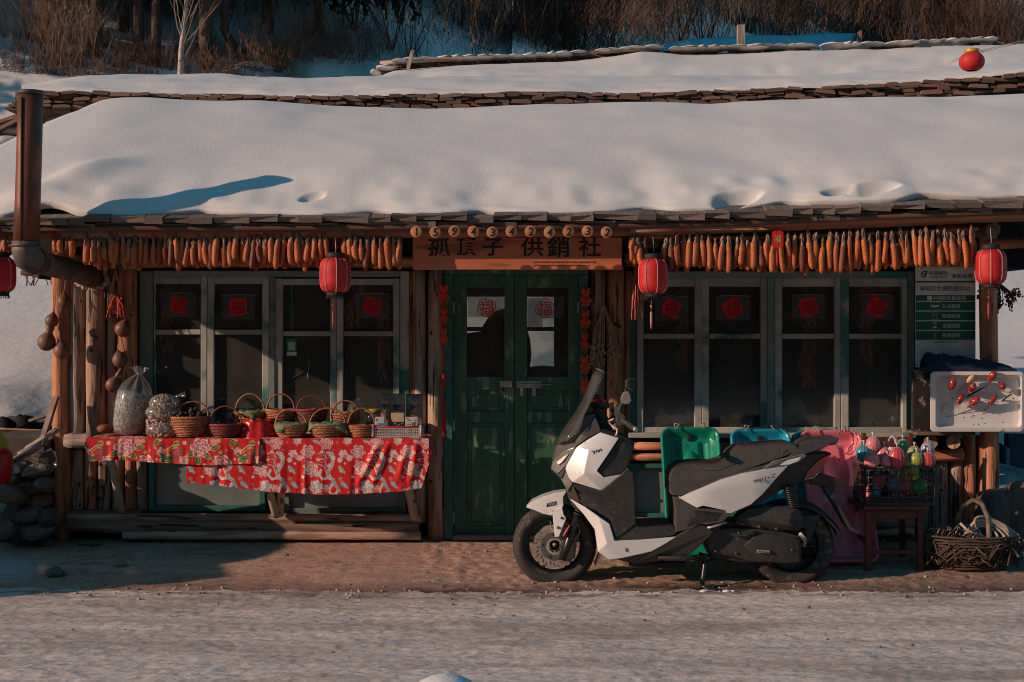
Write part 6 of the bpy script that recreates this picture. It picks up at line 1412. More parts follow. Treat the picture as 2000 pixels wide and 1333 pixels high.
g = G(); c = A + ux * wd / 2 + uz * ht * .5; g.tube([c + Vector((.028 * math.cos(a), -.006, .028 * math.sin(a))) for a in np.linspace(0, 6.28, 17)[:-1]], .003, 4, closed=True); g.build('round_boss', m_crate, t)
def balloon(px, py, r, col, label, Y=-.78, kind='b', rz=1.1, seed=0):
    r = r * 1.12; s = sc(Y); c = W(px, py, Y); t = thing('net_toy', label, 'toy', c - Vector((0, 0, r / s * rz)), 'net bagged toys in the grey crate'); mm = mat('toy_' + '_'.join(str(int(x * 100)) for x in col), col, tuple(x * .8 for x in col), rough=.35, bump=.1, var=0, coat=.3)
    g = G(); q = r / s; g.ell(c, (q, q * .85, q * rz), 18, 12, jit=.015); g.build('ball', mm, t)
    g = G()
    for k in range(7):
        a = k * math.pi / 7; g.tube([c + Vector((q * 1.02 * math.cos(a) * math.sin(b), q * .87 * math.sin(a) * math.sin(b), q * 1.02 * rz * math.cos(b))) for b in np.linspace(0, 6.28, 15)[:-1]], .0011, 3, closed=True)
    g.lathe([(.003, 0), (.006, .006), (.003, .012), (.010, .028)], 8, c + Vector((0, 0, q * rz * .96))); g.build('net', mat('white_net', (.55, .5, .48), bump=0), t)
PKc = (.78, .22, .24); REDc = (.58, .045, .06)
for k, a in enumerate([(1682, 881, 10, (.35, .33, .26), 'pale olive net ball at the far left of the crate', -.7), (1687, 886, 14, (.02, .28, .38), 'blue net ball at the left rim of the crate'), (1705, 869, 13, PKc, 'tall pink net ball at the left back'), (1702, 900, 14, PKc, 'front pink net ball hanging over the crate rim', -.86),
                       (1726, 888, 13, PKc, 'pink net ball in the left middle'), (1733, 905, 12, PKc, 'low pink ball behind the red bag', -.84), (1752, 896, 15, REDc, 'red net bag with white tag in the middle', -.86, 'b', 1.35), (1763, 873, 12, (.08, .35, .10), 'green ball at the middle back', -.68), (1771, 908, 11, (.22, .28, .04), 'olive ball in front of the green one', -.84),
                       (1786, 888, 13, (.33, .36, .13), 'yellow green net ball with dangling threads'), (1790, 898, 11, (.36, .42, .02), 'lime ball at the right middle', -.86), (1812, 878, 12, (.42, .37, .50), 'lilac net ball at the right back', -.72), (1812, 900, 14, REDc, 'red net ball at the right rim', -.84),
                       (1716, 940, 12, REDc, 'red ball low inside the crate left', -.74), (1745, 945, 12, (.10, .2, .4), 'dark blue ball low inside the crate', -.74), (1765, 950, 13, REDc, 'red ball low in the middle of the crate', -.74), (1795, 950, 14, (.04, .30, .08), 'green ball low inside the crate right', -.74), (1710, 962, 9, (.02, .25, .45), 'blue ball at the crate floor', -.76), (1785, 925, 11, (.36, .42, .02), 'lime ball under the rim', -.78)]):
    balloon(a[0], a[1], a[2], a[3], a[4], *(a[5:6] or (-.78,)), *a[6:8], seed=k)
g = G(); a = W(1716, 856, -.75); g.tube([a, W(1722, 866, -.76), W(1730, 876, -.77)], [.008, .012, .009], 8); g.build('orange_toy', mat('orange_toy_plastic', (.7, .2, .03), bump=0), label='orange plastic stick poking up from the toys', cat='toy')
g = G(); g.tube([W(1734, 878, -.74), W(1736, 858, -.74), W(1743, 853, -.74), W(1749, 858, -.74), W(1752, 876, -.74)], [.008, .010, .010, .010, .008], 8, sq=.5); g.build('white_loop_handle', mat('white_toy', (.6, .57, .55), bump=0), label='white loop handle standing among the toys', cat='handle')
g = G(); g.box(W(1741, 877, -.84), (.03, .02, .02), (0, .2, 0)); g.build('white_tag', m_white, label='small white tag on top of the red net bag', cat='tag', bevel=.002)
g = G(); rr = random.Random(3)
for k in range(9): x = 1780 + k * 1.7; g.tube([W(x, 903, -.90), W(x + rr.uniform(-2, 2), 918, -.91), W(x + rr.uniform(-3, 3), 925 + rr.uniform(-8, 12), -.91)], .002, 4)
g.build('dangling_threads', mat('lime_thread', (.35, .4, .1), bump=0), label='lime net threads hanging over the front of the crate', cat='threads')
g = G(); g.ell(W(1684, 978, -.80), (.018, .02, .022), 8, 6, jit=.2); g.build('wood_knob', m_cut, label='pale broken wood knob at the left edge of the chair seat', cat='wood')
# ================================================================ TWIG BASKET WITH ROPE
YT = -.78; c = Vector((pX(1892, YT), YT, gz(pX(1892, YT), YT)))
t = thing('twig_basket', 'wide low basket of dark twigs with an arched branch handle on the ground at right', 'basket', c)
g = G(); rr = random.Random(12); hB = .19
for i in range(12):
    u = i / 11; rad = (.215 + .09 * math.sin(u * 1.5)); n = 40
    g.tube([c + Vector(((rad + .006 * (1 if (k + i) % 2 else -1) + rr.uniform(-.003, .003)) * math.cos(k * 6.2832 / n), .62 * rad * math.sin(k * 6.2832 / n), .012 + hB * u + rr.uniform(-.004, .004))) for k in range(n)], .008, 4, closed=True)
for k in range(46):
    a = rr.uniform(0, 6.28); b = a + rr.uniform(.5, 1.2); r1 = rr.uniform(.27, .33)
    g.tube([c + Vector((r1 * math.cos(q), .62 * r1 * math.sin(q), hB * rr.uniform(.1, 1.05))) for q in np.linspace(a, b, 5)], [.006, .007, .007, .006, .002], 4)
g.build('woven_twigs', m_twig, t, kind='stuff')
g = G(); g.tube([W(1864, 1060, YT + .10), W(1868, 1015, YT + .04), W(1880, 990, YT), W(1900, 977, YT - .03), W(1918, 985, YT - .06), W(1930, 1012, YT - .1), W(1932, 1050, YT - .15), W(1925, 1085, YT - .17)], [.010, .013, .014, .014, .015, .016, .016, .012], 9); g.build('branch_handle', mat('bent_branch', (.22, .15, .11), (.12, .08, .06), bump=.8, ns=20), t)
g = G()
for k in range(150):
    p = c + Vector((rr.uniform(-.24, .06), rr.uniform(-.13, .10), hB + rr.uniform(-.03, .05))); d = Vector((rr.uniform(-.05, .05), rr.uniform(-.02, .02), rr.uniform(-.01, .04))); g.tube([p, p + d * .5 + Vector((0, 0, .01)), p + d], [.004, .005, .001], 4)
g.build('dry_pods', mat('dark_dry_pods', (.10, .065, .05), (.32, .22, .16), ns=30, sharp=.05), kind='stuff', label='heap of dark dry pods and twigs inside the low twig basket')
g = G()
for k in range(5):
    o = Vector((.02 * k, -.01 * k, .01 * k)); pts = []
    for a in np.linspace(0, 6.28, 22)[:-1]:
        pts.append(W(1915 + k * 9, 1052 - 2 * k, YT - .05) + Vector(((.11 + .012 * k) * math.cos(a + k * .7), .03 * math.sin(a * 2 + k), (.075 + .01 * (k % 3)) * math.sin(a + k * .5) * (1 if k < 3 else 1.25))) )
    g.tube(pts, .0085, 6, closed=True)
g.tube([W(1955, 1050, YT - .1), W(1975, 1070, YT - .12), W(1990, 1088, YT - .14)], .009, 6); g.tube([W(1875, 1022, YT - .1), W(1890, 1036, YT - .12), W(1920, 1050, YT - .12)], .0085, 6); g.build('rope_coil', m_rope, label='loose coil of pale rope over the handle of the twig basket', cat='rope')
# ================================================================ RIGHT EDGE: STUMPS, TARP, SNOW
for k, (px, py, rx, rz, Y, lb) in enumerate(((1950, 1040, .15, .27, -.35, 'tall grey weathered stump behind the twig basket'), (1997, 1010, .10, .32, -.45, 'dark rounded stump cut by the right picture edge'))):
    g = G(); b = W(px, 1075, Y); g.lathe([(rx * 1.05, 0), (rx, rz * .6), (rx * .98, rz * 1.25), (rx * .85, rz * 1.42), (rx * .4, rz * 1.5)], 16, (b.x, Y, gz(b.x, Y) - .02)); g.build('stump', mat('grey_stump', (.13, .10, .09), (.07, .055, .05), ns=10, st=(1, 1, .3), bump=1, bs=30, dist=.02), label=lb, cat='stump', group='stumps at the right')
P = []
for j in range(16):
    v = j / 15; P.append([(pX(lerp(1925, 2050, u), .3 - .5 * v), .35 - .55 * v + .04 * math.sin(u * 9 + v * 4), pZ(lerp(900, 985, v) + u * (28 * (1 - v)) - 10 * math.sin(u * 5) * v, .3 - .5 * v)) for u in np.linspace(0, 1, 24)])
g = G(); g.grid(np.array(P)); g.build('snowy_tarp', mat('snow_dusted_tarp', (.10, .15, .20), (.3, .3, .32), ns=5, sharp=.05, bump=.8, bs=12, dist=.01), label='pale blue tarp sheet with snow draped behind the stumps', cat='tarp', solid=.003)
P = [[(pX(lerp(1926, 1975, u), .6), .6 + .05 * math.sin(u * 7), pZ(lerp(lerp(850, 880, u), lerp(930, 960, u), v), .6)) for u in np.linspace(0, 1, 16)] for v in np.linspace(0, 1, 8)]
g = G(); g.grid(np.array(P)); g.build('dark_tarp', m_tarp, label='dark blue green tarp hanging in shade under the white tray', cat='tarp', solid=.003)
g = G(); g.pbox(1970, 2080, 848, 925, .9, 1.0); g.build('dark_shed_wall', m_tarp, label='dark boarded box standing behind the tarp at the right edge', cat='box')
for k, (px, py) in enumerate(((1975, 1075), (1985, 1090))):
    g = G(); p = W(px, 1095, -.5); g.ell((p.x, -.5, gz(p.x, -.5) + .02), (.12, .08, .03), 12, 7, jit=.05); g.build('snow_lump', m_snow, label=['snow lump behind the rope end', 'snow lump at the right edge of the ground'][k], cat='snow', group='snow lumps at right')
# right eave-end timbers and hanging dark herb bunch
log_between(W(1925, 478, -.6), W(2080, 470, -.6), .035, m_beam, None, 'roof_beam', 71, label='dark roof beam running out at the right edge', cat='beam')
bpy.data.objects['roof_beam']['label'] = 'dark roof beam running out at the right edge behind the lantern'
bunch('pine_twig_bunch', 1950, 553, .4, 'dark bushy twig bunch hanging behind the right lantern', 'twigs', 60, .22, 1.4, m_twig, .003, 14, m_twig, tip=('bud', 4, .006))
# ================================================================ LEFT EDGE: STONE PILE, FIREWOOD, BUCKETS
t = thing('stone_pile', 'crude pier of stones and mud beside the corner post', 'stone pile', W(65, 1055, -.35))
rr = random.Random(44)
for k, (px, py, rx, rz) in enumerate([(70, 1035, .13, .07), (30, 1040, .12, .08), (95, 1010, .08, .06), (55, 1005, .12, .06), (20, 1000, .10, .07), (75, 978, .10, .05), (35, 970, .09, .06), (60, 950, .13, .05), (90, 945, .07, .05), (25, 940, .08, .05), (75, 918, .11, .05), (45, 915, .09, .05), (12, 960, .09, .05), (5, 1030, .12, .09), (85, 895, .08, .035)]):
    p = W(px, py, -.3 + rr.uniform(-.06, .06)); g = G(); g.ell(p, (rx, .12, rz), 8, 5, Matrix.Rotation(rr.uniform(-.3, .3), 3, 'Y'), jit=.17); g.sm = [False] * len(g.sm)
    g.build('stone', m_stone if k not in (5, 7) else mat('reddish_stone', (.20, .10, .07), bump=.9, bs=20), t)
g = G(); g.box((pX(50, -.1), .0, .45), (.33, .3, .75)); g.build('mud_core', mat('mud', (.09, .07, .06), bump=.8), t, bevel=.03)
for k, (px, py) in enumerate([(16, 965)]):
    g = G(); g.ell(W(px, py, -.5), (.085, .08, .06), 12, 8, jit=.06); g.build('round_stone', m_stone, label='round grey stone jutting out at the left edge', cat='stone')
for k in range(9):
    a = W(20 + k * 5, 900 - k * 4 + (k % 3) * 6, -.42 + k * .02); b = W(85 + k * 4, 862 - k * 4 + (k % 3) * 5, -.28)
    log_between(a, b, .011 + .003 * (k % 2), m_greylog, None, 'firewood_stick', 400 + k, 7, label=['lowest thin firewood stick in the slanting bundle at left', 'second lowest stick in the slanting bundle at left', 'third stick from the bottom of the slanting bundle', 'fourth stick from the bottom of the slanting bundle', 'middle stick of the slanting bundle', 'fourth stick from the top of the slanting bundle', 'third stick from the top of the slanting bundle', 'second stick from the top of the slanting bundle', 'topmost thin firewood stick in the slanting bundle'][k], cat='stick', group='firewood sticks on the stone pile')
for k, (a, b, wd_) in enumerate((((80, 870, -.3), (110, 775, -.2), .05), ((60, 822, .5), (108, 806, .4), .045))):
    A_, B_ = W(*a), W(*b); d = B_ - A_; g = G(); q = d.to_track_quat('Z', 'Y').to_matrix(); g.box((A_ + B_) / 2, (wd_, .02, d.length), q); g.build('leaning_plank', m_plank, label=['weathered plank leaning against the corner post', 'short dark plank lying on the snow behind the corner post'][k], cat='plank', bevel=.003)
log_between(W(0, 852, .3), W(95, 858, .3), .008, m_redlog, None, 'thin_rail', 77, label='thin reddish rail crossing the left snow bank', cat='rail'); log_between(W(0, 838, .5), W(100, 842, .5), .008, m_redlog, None, 'thin_rail', 78, label='upper thin rail crossing the left snow bank', cat='rail')
c = W(-8, 945, -.75); g = G(); g.lathe([(.085, 0), (.095, .10), (.10, .17), (.09, .20), (.05, .215)], 20, c); g.build('red_bucket', mat('red_plastic', (.42, .008, .01), rough=.4, bump=.1), label='red plastic bucket cut by the left picture edge', cat='bucket')
g = G(); c = W(-14, 892, -.7); g.lathe([(.10, 0), (.095, .06), (.07, .12), (.04, .16), (.01, .175)], 20, c); g.build('yellow_cap', mat('yellow_green_plastic', (.38, .36, .03), rough=.5, bump=.1), label='yellow green rounded cap above the red bucket', cat='cover')
g = G(); g.tube([W(22, 922, -.6), W(33, 917, -.62)], .024, 14); g.build('tin_can', m_steel, label='shiny tin can lying on the left stone pile', cat='can')
P = W(98, 900, -.2); g = G(); g.ell(P, (.05, .05, .075), 12, 9, jit=.08); g.build('clear_bag', m_gclear, label='crumpled clear plastic bag behind the corner post', cat='bag')
# unseen hut added left of the frame to cast the shadow on the apron
t = thing('unseen_shadow_hut', 'log hut standing just beyond the left picture edge', 'hut', (-6.0, -1.5, 0))
for k in range(6): log_between((-6.9, -2.3, .1 + k * .19), (-5.0, -2.25, .1 + k * .19), .095, m_log, t, 'log', 500 + k, 8); log_between((-5.0, -2.3, .1 + k * .19), (-5.0, -.7, .1 + k * .19), .095, m_log, t, 'log', 520 + k, 8)
rr = random.Random(77)
for k in range(14):
    y = -2.75 + k * .135; x1 = ip(y, [(-2.75, -5.8), (-2.45, -5.5), (-2.3, -4.8), (-1.9, -4.5), (-1.0, -5.0)]) + rr.uniform(-.22, .22)
    if k == 7: continue; g = G(); g.box(((x1 - 7) / 2, y, 1.24 + .09 * math.sin(k * .24) + rr.uniform(-.03, .03)), (x1 + 7, .13, .03), (rr.uniform(-.1, .1), rr.uniform(-.02, .02), rr.uniform(-.03, .03))); g.build('roof_board', m_plank, t)
g = G(); g.ell((-6.0, -1.5, 1.32), (.95, .8, .08), 20, 8); g.build('snow_cover', m_snow, t)
# ================================================================ MOTOR SCOOTER (side-on, front wheel to the left)
CYs = -1.06
t_sc = thing('motor_scooter', 'white and black maxi scooter parked side on before the door and sleds', 'scooter', (pX(1310, CYs), CYs, 0))
def sp(px, py, wd):      # near-side point: pixel seen at the near surface
    Y = CYs - wd; p = W(px, py, Y); return p
def shell(nm, pts, m, faces=None, bevel=.008, both=True, par=None, wc=CYs, inner=None, seg=3):
    """pts: (px,py,halfwidth). Near side and mirrored far side joined round the rim.
    inner: if given, the solid only reaches to that half width (side panels)"""
    N = len(pts); near = [sp(*p) for p in pts]
    if inner is None: far_ = [Vector((v.x, 2 * CYs - v.y, v.z)) for v in near]
    else: far_ = [Vector((v.x, CYs - inner, v.z)) for v in near]
    faces = faces or [tuple(range(N))]
    # orient faces counter-clockwise as seen from the camera
    F2 = []
    for f in faces:
        A = sum(near[f[i]].x * near[f[(i + 1) % len(f)]].z - near[f[(i + 1) % len(f)]].x * near[f[i]].z for i in range(len(f)))
        F2.append(tuple(f) if A > 0 else tuple(f[::-1]))
    ed = {}
    for f in F2:
        for i in range(len(f)): ed[(f[i], f[(i + 1) % len(f)])] = 1
    out = [f for f in F2] + [tuple(i + N for i in f[::-1]) for f in F2]
    for (a, b) in ed:
        if (b, a) not in ed: out.append((b, a, a + N, b + N))
    def mk(vs_):
        g = G(); g.add(vs_, out, False); return g
    g = mk(near + far_)
    os_ = [g.build(nm, m, par or t_sc, bevel=bevel, seg=seg)]
    if inner is not None and both:
        g = G(); g.add([Vector((v.x, 2 * CYs - v.y, v.z)) for v in near + far_], [f[::-1] for f in out], False)
        os_.append(g.build(nm, m, par or t_sc, bevel=bevel, seg=seg))
    for o in os_:
        for p in o.data.polygons: p.use_smooth = True
        k = o.modifiers.new('wn', 'WEIGHTED_NORMAL'); k.keep_sharp = False; k.weight = 80
    return os_[0]
m_bolt = mat('dull_bolt', (.12, .11, .105), rough=.6, metal=.5, bump=0)
# ---------------- wheels
def wheel(px, py, R_, wd, front):
    c = W(px, py, CYs); c.y = CYs; t = link('front_wheel' if front else 'rear_wheel', None, t_sc, c)
    Mx = Matrix.Rotation(R(90), 3, 'X')
    prof = []
    for a in np.linspace(-1.45, 1.45, 15): prof.append((R_ - .055 + .055 * math.cos(a) ** .8, wd / 2 * math.sin(a)))
    prof = [(R_ - .066, -wd * .40)] + prof + [(R_ - .066, wd * .40)]
    g = G(); g.lathe(prof, 64, c, Mx, False); g.lathe([(R_ - .066, -wd * .40), (R_ - .085, -wd * .36), (R_ - .085, wd * .36), (R_ - .066, wd * .40)], 48, c, Mx, False); o = g.build('tyre', m_rubber, t)
    # tread grooves as raised sipes
    g = G()
    for k in range(56):
        a = k * 2 * math.pi / 56
        for sd in (-1, 1):
            p = []
            for u in (.15, .6, .95):
                aa = a + .11 * u + (.05 if sd > 0 else 0); al = u * 1.25 * sd; rr_ = R_ - .055 + .0562 * math.cos(al) ** .8; p.append(c + Vector((rr_ * math.cos(aa), -wd / 2 * math.sin(al) * 1.01, rr_ * math.sin(aa))))
            g.tube(p, [.003, .0035, .002], 4, sq=.5)
    g.build('tread', mat('tread_edge', (.05, .045, .042), bump=0), t, kind='stuff')
    rr0 = R_ - .07
    g = G(); g.lathe([(rr0 + .006, -wd * .34), (rr0 - .004, -wd * .40), (rr0 - .02, -wd * .36), (rr0 - .028, -wd * .2), (rr0 - .03, 0), (rr0 - .028, wd * .2), (rr0 - .02, wd * .36), (rr0 + .006, wd * .34)], 56, c, Mx, False); g.build('rim', m_alloy, t)
    g = G()
    for k in range(5):
        for d in (-.13, .13):
            a = k * 2 * math.pi / 5 + (.32 if front else .1); b0 = c + Vector((.035 * math.cos(a + d * 2), -.01, .035 * math.sin(a + d * 2))); b1 = c + Vector((rr0 * .93 * math.cos(a + d), -.028, rr0 * .93 * math.sin(a + d)))
            g.tube([b0, b0.lerp(b1, .5), b1], [.013, .010, .009], 6, sq=.8)
    g.build('spoke', m_alloy, t, kind='stuff'); g = G(); g.lathe([(.024, -.045), (.03, -.035), (.03, .035), (.024, .045)], 20, c, Mx); g.build('hub', m_alloy, t)
    return t, c, Mx
wf, cf, Mx = wheel(1083, 1064, .247, .115, True)
wr, cr_, _ = wheel(1546, 1064, .247, .135, False)
# front brake disc with slots, carrier and tone ring
g = G(); yd = CYs - .062
def annulus(g, c, r0, r1, y0_, y1_, n=60, wav=0):
    v = []; 
    for k in range(n):
        a = 2 * math.pi * k / n; w_ = 1 + wav * math.sin(a * 10)
        for r, y in ((r0, y0_), (r1 * w_, y0_), (r1 * w_, y1_), (r0, y1_)): v.append((c.x + r * math.cos(a), y, c.z + r * math.sin(a)))
    f = []
    for k in range(n):
        j = (k + 1) % n
        for q in range(4): f.append((k * 4 + q, k * 4 + (q + 1) % 4, j * 4 + (q + 1) % 4, j * 4 + q))
    g.add(v, f, False)
annulus(g, cf, .083, .128, yd - .004, yd, 80, .02); g.build('brake_disc', m_disc_b, wf)
g = G()
for k in range(30):
    a = k * .2094; r0 = .092 + .007 * (k % 3); p = cf + Vector((r0 * math.cos(a), 0, r0 * math.sin(a))); q = cf + Vector(((r0 + .018) * math.cos(a + .1), 0, (r0 + .018) * math.sin(a + .1))); p.y = q.y = yd - .0045; g.tube([p, q], .003, 5, sq=.3)
g.build('disc_slot', m_black, wf, kind='stuff')
g = G(); annulus(g, cf, .052, .084, yd - .006, yd - .001, 50, .03); g.build('disc_carrier', mat('grey_carrier', (.19, .185, .18), rough=.4, metal=.5, bump=0), wf)
g = G(); annulus(g, cf, .036, .050, yd - .010, yd - .004, 40); g.build('tone_ring', m_steel, wf)
for k in range(5):
    a = k * 1.2566 + .5; g = G(); g.ell((cf.x + .070 * math.cos(a), yd - .007, cf.z + .070 * math.sin(a)), (.007, .004, .007), 10, 6); g.build('bolt', m_black, wf)
# fork leg, gaiter, reflector, caliper
g = G(); a = W(1098, 1094, CYs - .085); b = W(1129, 1006, CYs - .085); g.tube([a, a.lerp(b, .35), b], [.021, .023, .025], 14)
g.tube([Vector((p.x, 2 * CYs - p.y, p.z)) for p in (a, a.lerp(b, .35), b)], [.021, .023, .025], 14); g.build('fork_leg', m_alloy, t_sc)
g = G(); b2 = W(1140, 972, CYs - .08)
for k in range(6): p = b.lerp(b2, k / 6); g.tube([p, p + (b2 - b) * .09], [.031 - .001 * k, .027], 14)
g.build('fork_gaiter', m_pblack, t_sc)
g = G(); g.tube([b2, W(1160, 915, CYs - .05)], .022, 10); g.build('fork_tube', m_black, t_sc)
g = G(); p0, p1 = W(1100, 1048, CYs - .112), W(1113, 1026, CYs - .112); g.tube([p0, p0.lerp(p1, .1), p0.lerp(p1, .9), p1], [.008, .012, .012, .008], 12, sq=.45); g.build('reflector', mat('orange_red_reflector', (.65, .08, .03), rough=.3, ns=90, bump=.5, bs=200), t_sc)
g = G(); g.ell(W(1083, 1064, CYs - .105), (.011, .010, .011), 14, 8); g.build('axle_nut', m_steel, t_sc)
shell('caliper', [(1098, 1056, .10), (1124, 1057, .10), (1124, 1090, .10), (1112, 1096, .10), (1088, 1092, .10), (1093, 1076, .10)], m_pblack, inner=.055, both=False)
g = G(); g.tube([W(1122, 1060, CYs - .1), W(1133, 1040, CYs - .11), W(1128, 1020, CYs - .1), W(1140, 1000, CYs - .08)], .004, 6); g.tube([W(1112, 1040, CYs - .11), W(1128, 1026, CYs - .12), W(1137, 1008, CYs - .1)], .003, 6); g.build('brake_hose', m_black, t_sc)
# front mudguard: white blade with fork cover, dark rear guard
o = shell('front_mudguard', [(1028, 992, .055), (1040, 980, .07), (1062, 970, .075), (1085, 963, .075), (1107, 960, .07), (1101, 988, .085), (1098, 994, .09), (1080, 998, .09), (1078, 1008, .085), (1060, 1004, .08), (1044, 997, .07), (1062, 985, .083), (1100, 972, .085)], m_pwhite,
      [(0, 1, 2, 11, 10), (2, 3, 12, 11), (3, 4, 12), (12, 5, 11), (10, 11, 9), (11, 5, 6, 7, 9), (9, 7, 8)], bevel=.004)
shell('fork_cover', [(1079, 1002, .098), (1083, 998, .108), (1098, 990, .108), (1101, 1005, .112), (1106, 1013, .112), (1092, 1049, .108), (1084, 1050, .10), (1082, 1030, .10)], m_pwhite, inner=.07, bevel=.004)
for (x, y) in ((1097, 1012), (1090, 1031)): g = G(); g.ell(W(x, y, CYs - .113), (.0085, .006, .0085), 12, 7); g.build('cover_bolt', m_bolt, t_sc)
g = G(); g.pprism([(1067, 990.5), (1068.5, 984), (1085.5, 979.5), (1084, 986.5)], CYs - .0885, CYs - .07); g.build('badge', m_black, t_sc); text('TCS', 1077, 985.2, 13, 4, CYs - .0905, m_white, t_sc, 'badge_lettering', rot=14, shear=.25, bold=.01)
pts = []
P = []
for i in range(12):
    a = lerp(1.02, -.42, i / 11); r = .262 + .006 * math.sin(i)
    P.append([(cf.x + r * math.cos(a) , cf.y + y * (1 - .2 * (i / 11)), cf.z + r * math.sin(a) - .012 * (abs(y) / .06) ** 2) for y in np.linspace(-.062, .062, 9)])
g = G(); g.grid(np.array(P)); g.build('rear_guard', m_pgrey, t_sc, solid=.006)
# ---------------- front body
# core body (dark), spans the steering head down to the floor
shell('leg_shield_core', [(1113, 940, .10), (1122, 905, .13), (1160, 850, .14), (1212, 862, .14), (1226, 905, .17), (1236, 920, .19), (1241, 1022, .19), (1204, 1054, .19), (1180, 1035, .185), (1150, 1000, .16), (1130, 978, .12)], m_pblack, bevel=.012)
shell('inner_leg_shield', [(1118, 945, .165), (1175, 958, .215), (1213, 927, .218), (1227, 912, .215), (1238, 926, .205), (1241, 960, .21), (1242, 1024, .21), (1206, 1052, .215), (1201, 1046, .218), (1192, 1012, .22), (1155, 975, .20), (1128, 958, .17)], m_pblack, inner=.15, bevel=.010)
# white faceted upper fairing
fp = [(1103, 914, .135), (1126, 874, .165), (1150, 858, .18), (1174, 845, .19), (1209, 856, .195), (1186, 891, .225), (1166, 920, .235), (1180, 933, .232), (1215, 927, .215), (1175, 959, .205), (1118, 942, .165), (1111, 934, .15), (1150, 880, .212), (1140, 926, .23), (1188, 870, .212)]
shell('front_fairing', fp, m_pwhite, [(0, 1, 12, 13), (1, 2, 3, 12), (3, 14, 12), (3, 4, 14), (4, 5, 14), (5, 6, 12, 14), (6, 13, 12), (6, 7, 13), (7, 8, 9, 13), (13, 9, 10), (0, 13, 10, 11)], inner=.12, bevel=.005)
text('300', 1166, 883.5, 20, 8.5, CYs - .2165, m_ink, t_sc, 'model_number', rot=17, shear=.15, bold=.002, ext=.003)
g = G(); g.ell(W(1176, 858, CYs - .193), (.013, .004, .007), 10, 6, Matrix.Rotation(-.4, 3, 'Y')); g.build('orange_mark', mat('orange_sticker', (.7, .25, .02), bump=0), t_sc)
# dark upper cowl
shell('upper_cowl', [(1079, 905, .06), (1086, 873, .09), (1110, 846, .12), (1133, 826, .13), (1148, 812, .12), (1161, 808, .115), (1175, 842, .16), (1150, 855, .175), (1126, 872, .16), (1103, 912, .13), (1098, 925, .10), (1135, 848, .16)], m_pgrey,
      [(0, 1, 8, 9, 10), (1, 2, 11, 8), (2, 3, 11), (3, 4, 5, 11), (5, 6, 11), (6, 7, 11), (7, 8, 11)], bevel=.006)
shell('side_cowl', [(1174, 844, .185), (1180, 838, .15), (1200, 845, .16), (1232, 858, .16), (1240, 866, .15), (1236, 885, .18), (1226, 912, .20), (1214, 926, .21), (1181, 932, .222), (1168, 920, .222), (1210, 857, .188)], m_pblack, [(0, 1, 2, 3, 10), (3, 4, 5, 6, 10), (6, 7, 8, 9, 10)], inner=.09, bevel=.006)
g = G()
for (a, b) in (((1133, 850), (1156, 822)), ((1120, 866), (1150, 838))): g.tube([sp(*a, .150), sp((a[0] + b[0]) / 2 + 4, (a[1] + b[1]) / 2 + 4, .158), sp(*b, .13)], .0022, 4)
g.build('cowl_groove', m_black, t_sc)
# headlight and chin
m_lens = mat('smoky_lens', (.20, .19, .18), (.09, .085, .08), rough=.08, ns=9, bump=.2, bs=20, var=0, coat=1, spec=.8)
shell('headlight', [(1076, 917, .05), (1079, 902, .08), (1100, 882, .125), (1121, 874, .158), (1124, 877, .16), (1105, 909, .142), (1090, 926, .10)], m_lens, bevel=.004)
shell('headlight_trim', [(1078, 919, .052), (1091, 927, .102), (1106, 910, .144), (1104, 918, .14), (1096, 936, .11), (1084, 925, .07)], m_pgrey, bevel=.003)
shell('position_light', [(1086, 903, .105), (1103, 890, .137), (1112, 886, .15), (1098, 903, .137), (1090, 909, .115)], mat('clear_reflector', (.25, .23, .21), rough=.3, metal=.3, bump=.3), inner=.08, bevel=.002)
shell('chin', [(1095, 936, .09), (1104, 916, .13), (1112, 935, .150), (1119, 944, .160), (1108, 961, .12), (1104, 950, .10)], m_lens, bevel=.004)
shell('nose_underside', [(1107, 960, .09), (1118, 944, .15), (1130, 975, .14), (1150, 1010, .10), (1130, 1000, .06), (1112, 985, .06)], m_pgrey, bevel=.006)
# windscreen: curved smoky sheet
P = []
fr_ = [(1083, 871), (1098, 846), (1113, 824), (1128, 803), (1141, 778), (1152, 750), (1159, 733), (1166, 721)]
bk_ = [(1106, 861), (1124, 847), (1134, 833), (1140, 810), (1148, 796), (1160, 770), (1171, 748), (1181, 727)]
for i, ((x0, y0_), (x1, y1)) in enumerate(zip(fr_, bk_)):
    row = []; wmax = [.16, .165, .16, .15, .145, .14, .12, .085][i]
    for u in np.linspace(-1, 1, 21):
        y = CYs - wmax * math.sin(u * math.pi / 2) * -1; s_ = 1 - math.cos(u * math.pi / 2); px = lerp(x0, x1, s_ ** .8); py = lerp(y0_, y1, s_ ** .8)
        q = W(px, py, CYs - wmax * (1 if s_ > .5 else .6)); row.append((q.x, y, q.z))
    P.append(row)
g = G(); g.grid(np.array(P)); m_ws = glass('smoky_screen', (.55, .54, .52), 1.5, .06, .80, (.40, .38, .36, .16)); g.build('windscreen', m_ws, t_sc, solid=.004)
g = G(); g.tube([P[i][0] for i in range(8)], .0045, 5); g.tube([P[i][-1] for i in range(8)], .0045, 5); g.tube([P[7][k] for k in range(21)], .0045, 5); g.build('screen_edge', mat('screen_edge_grey', (.30, .28, .27), rough=.3, bump=0), t_sc)
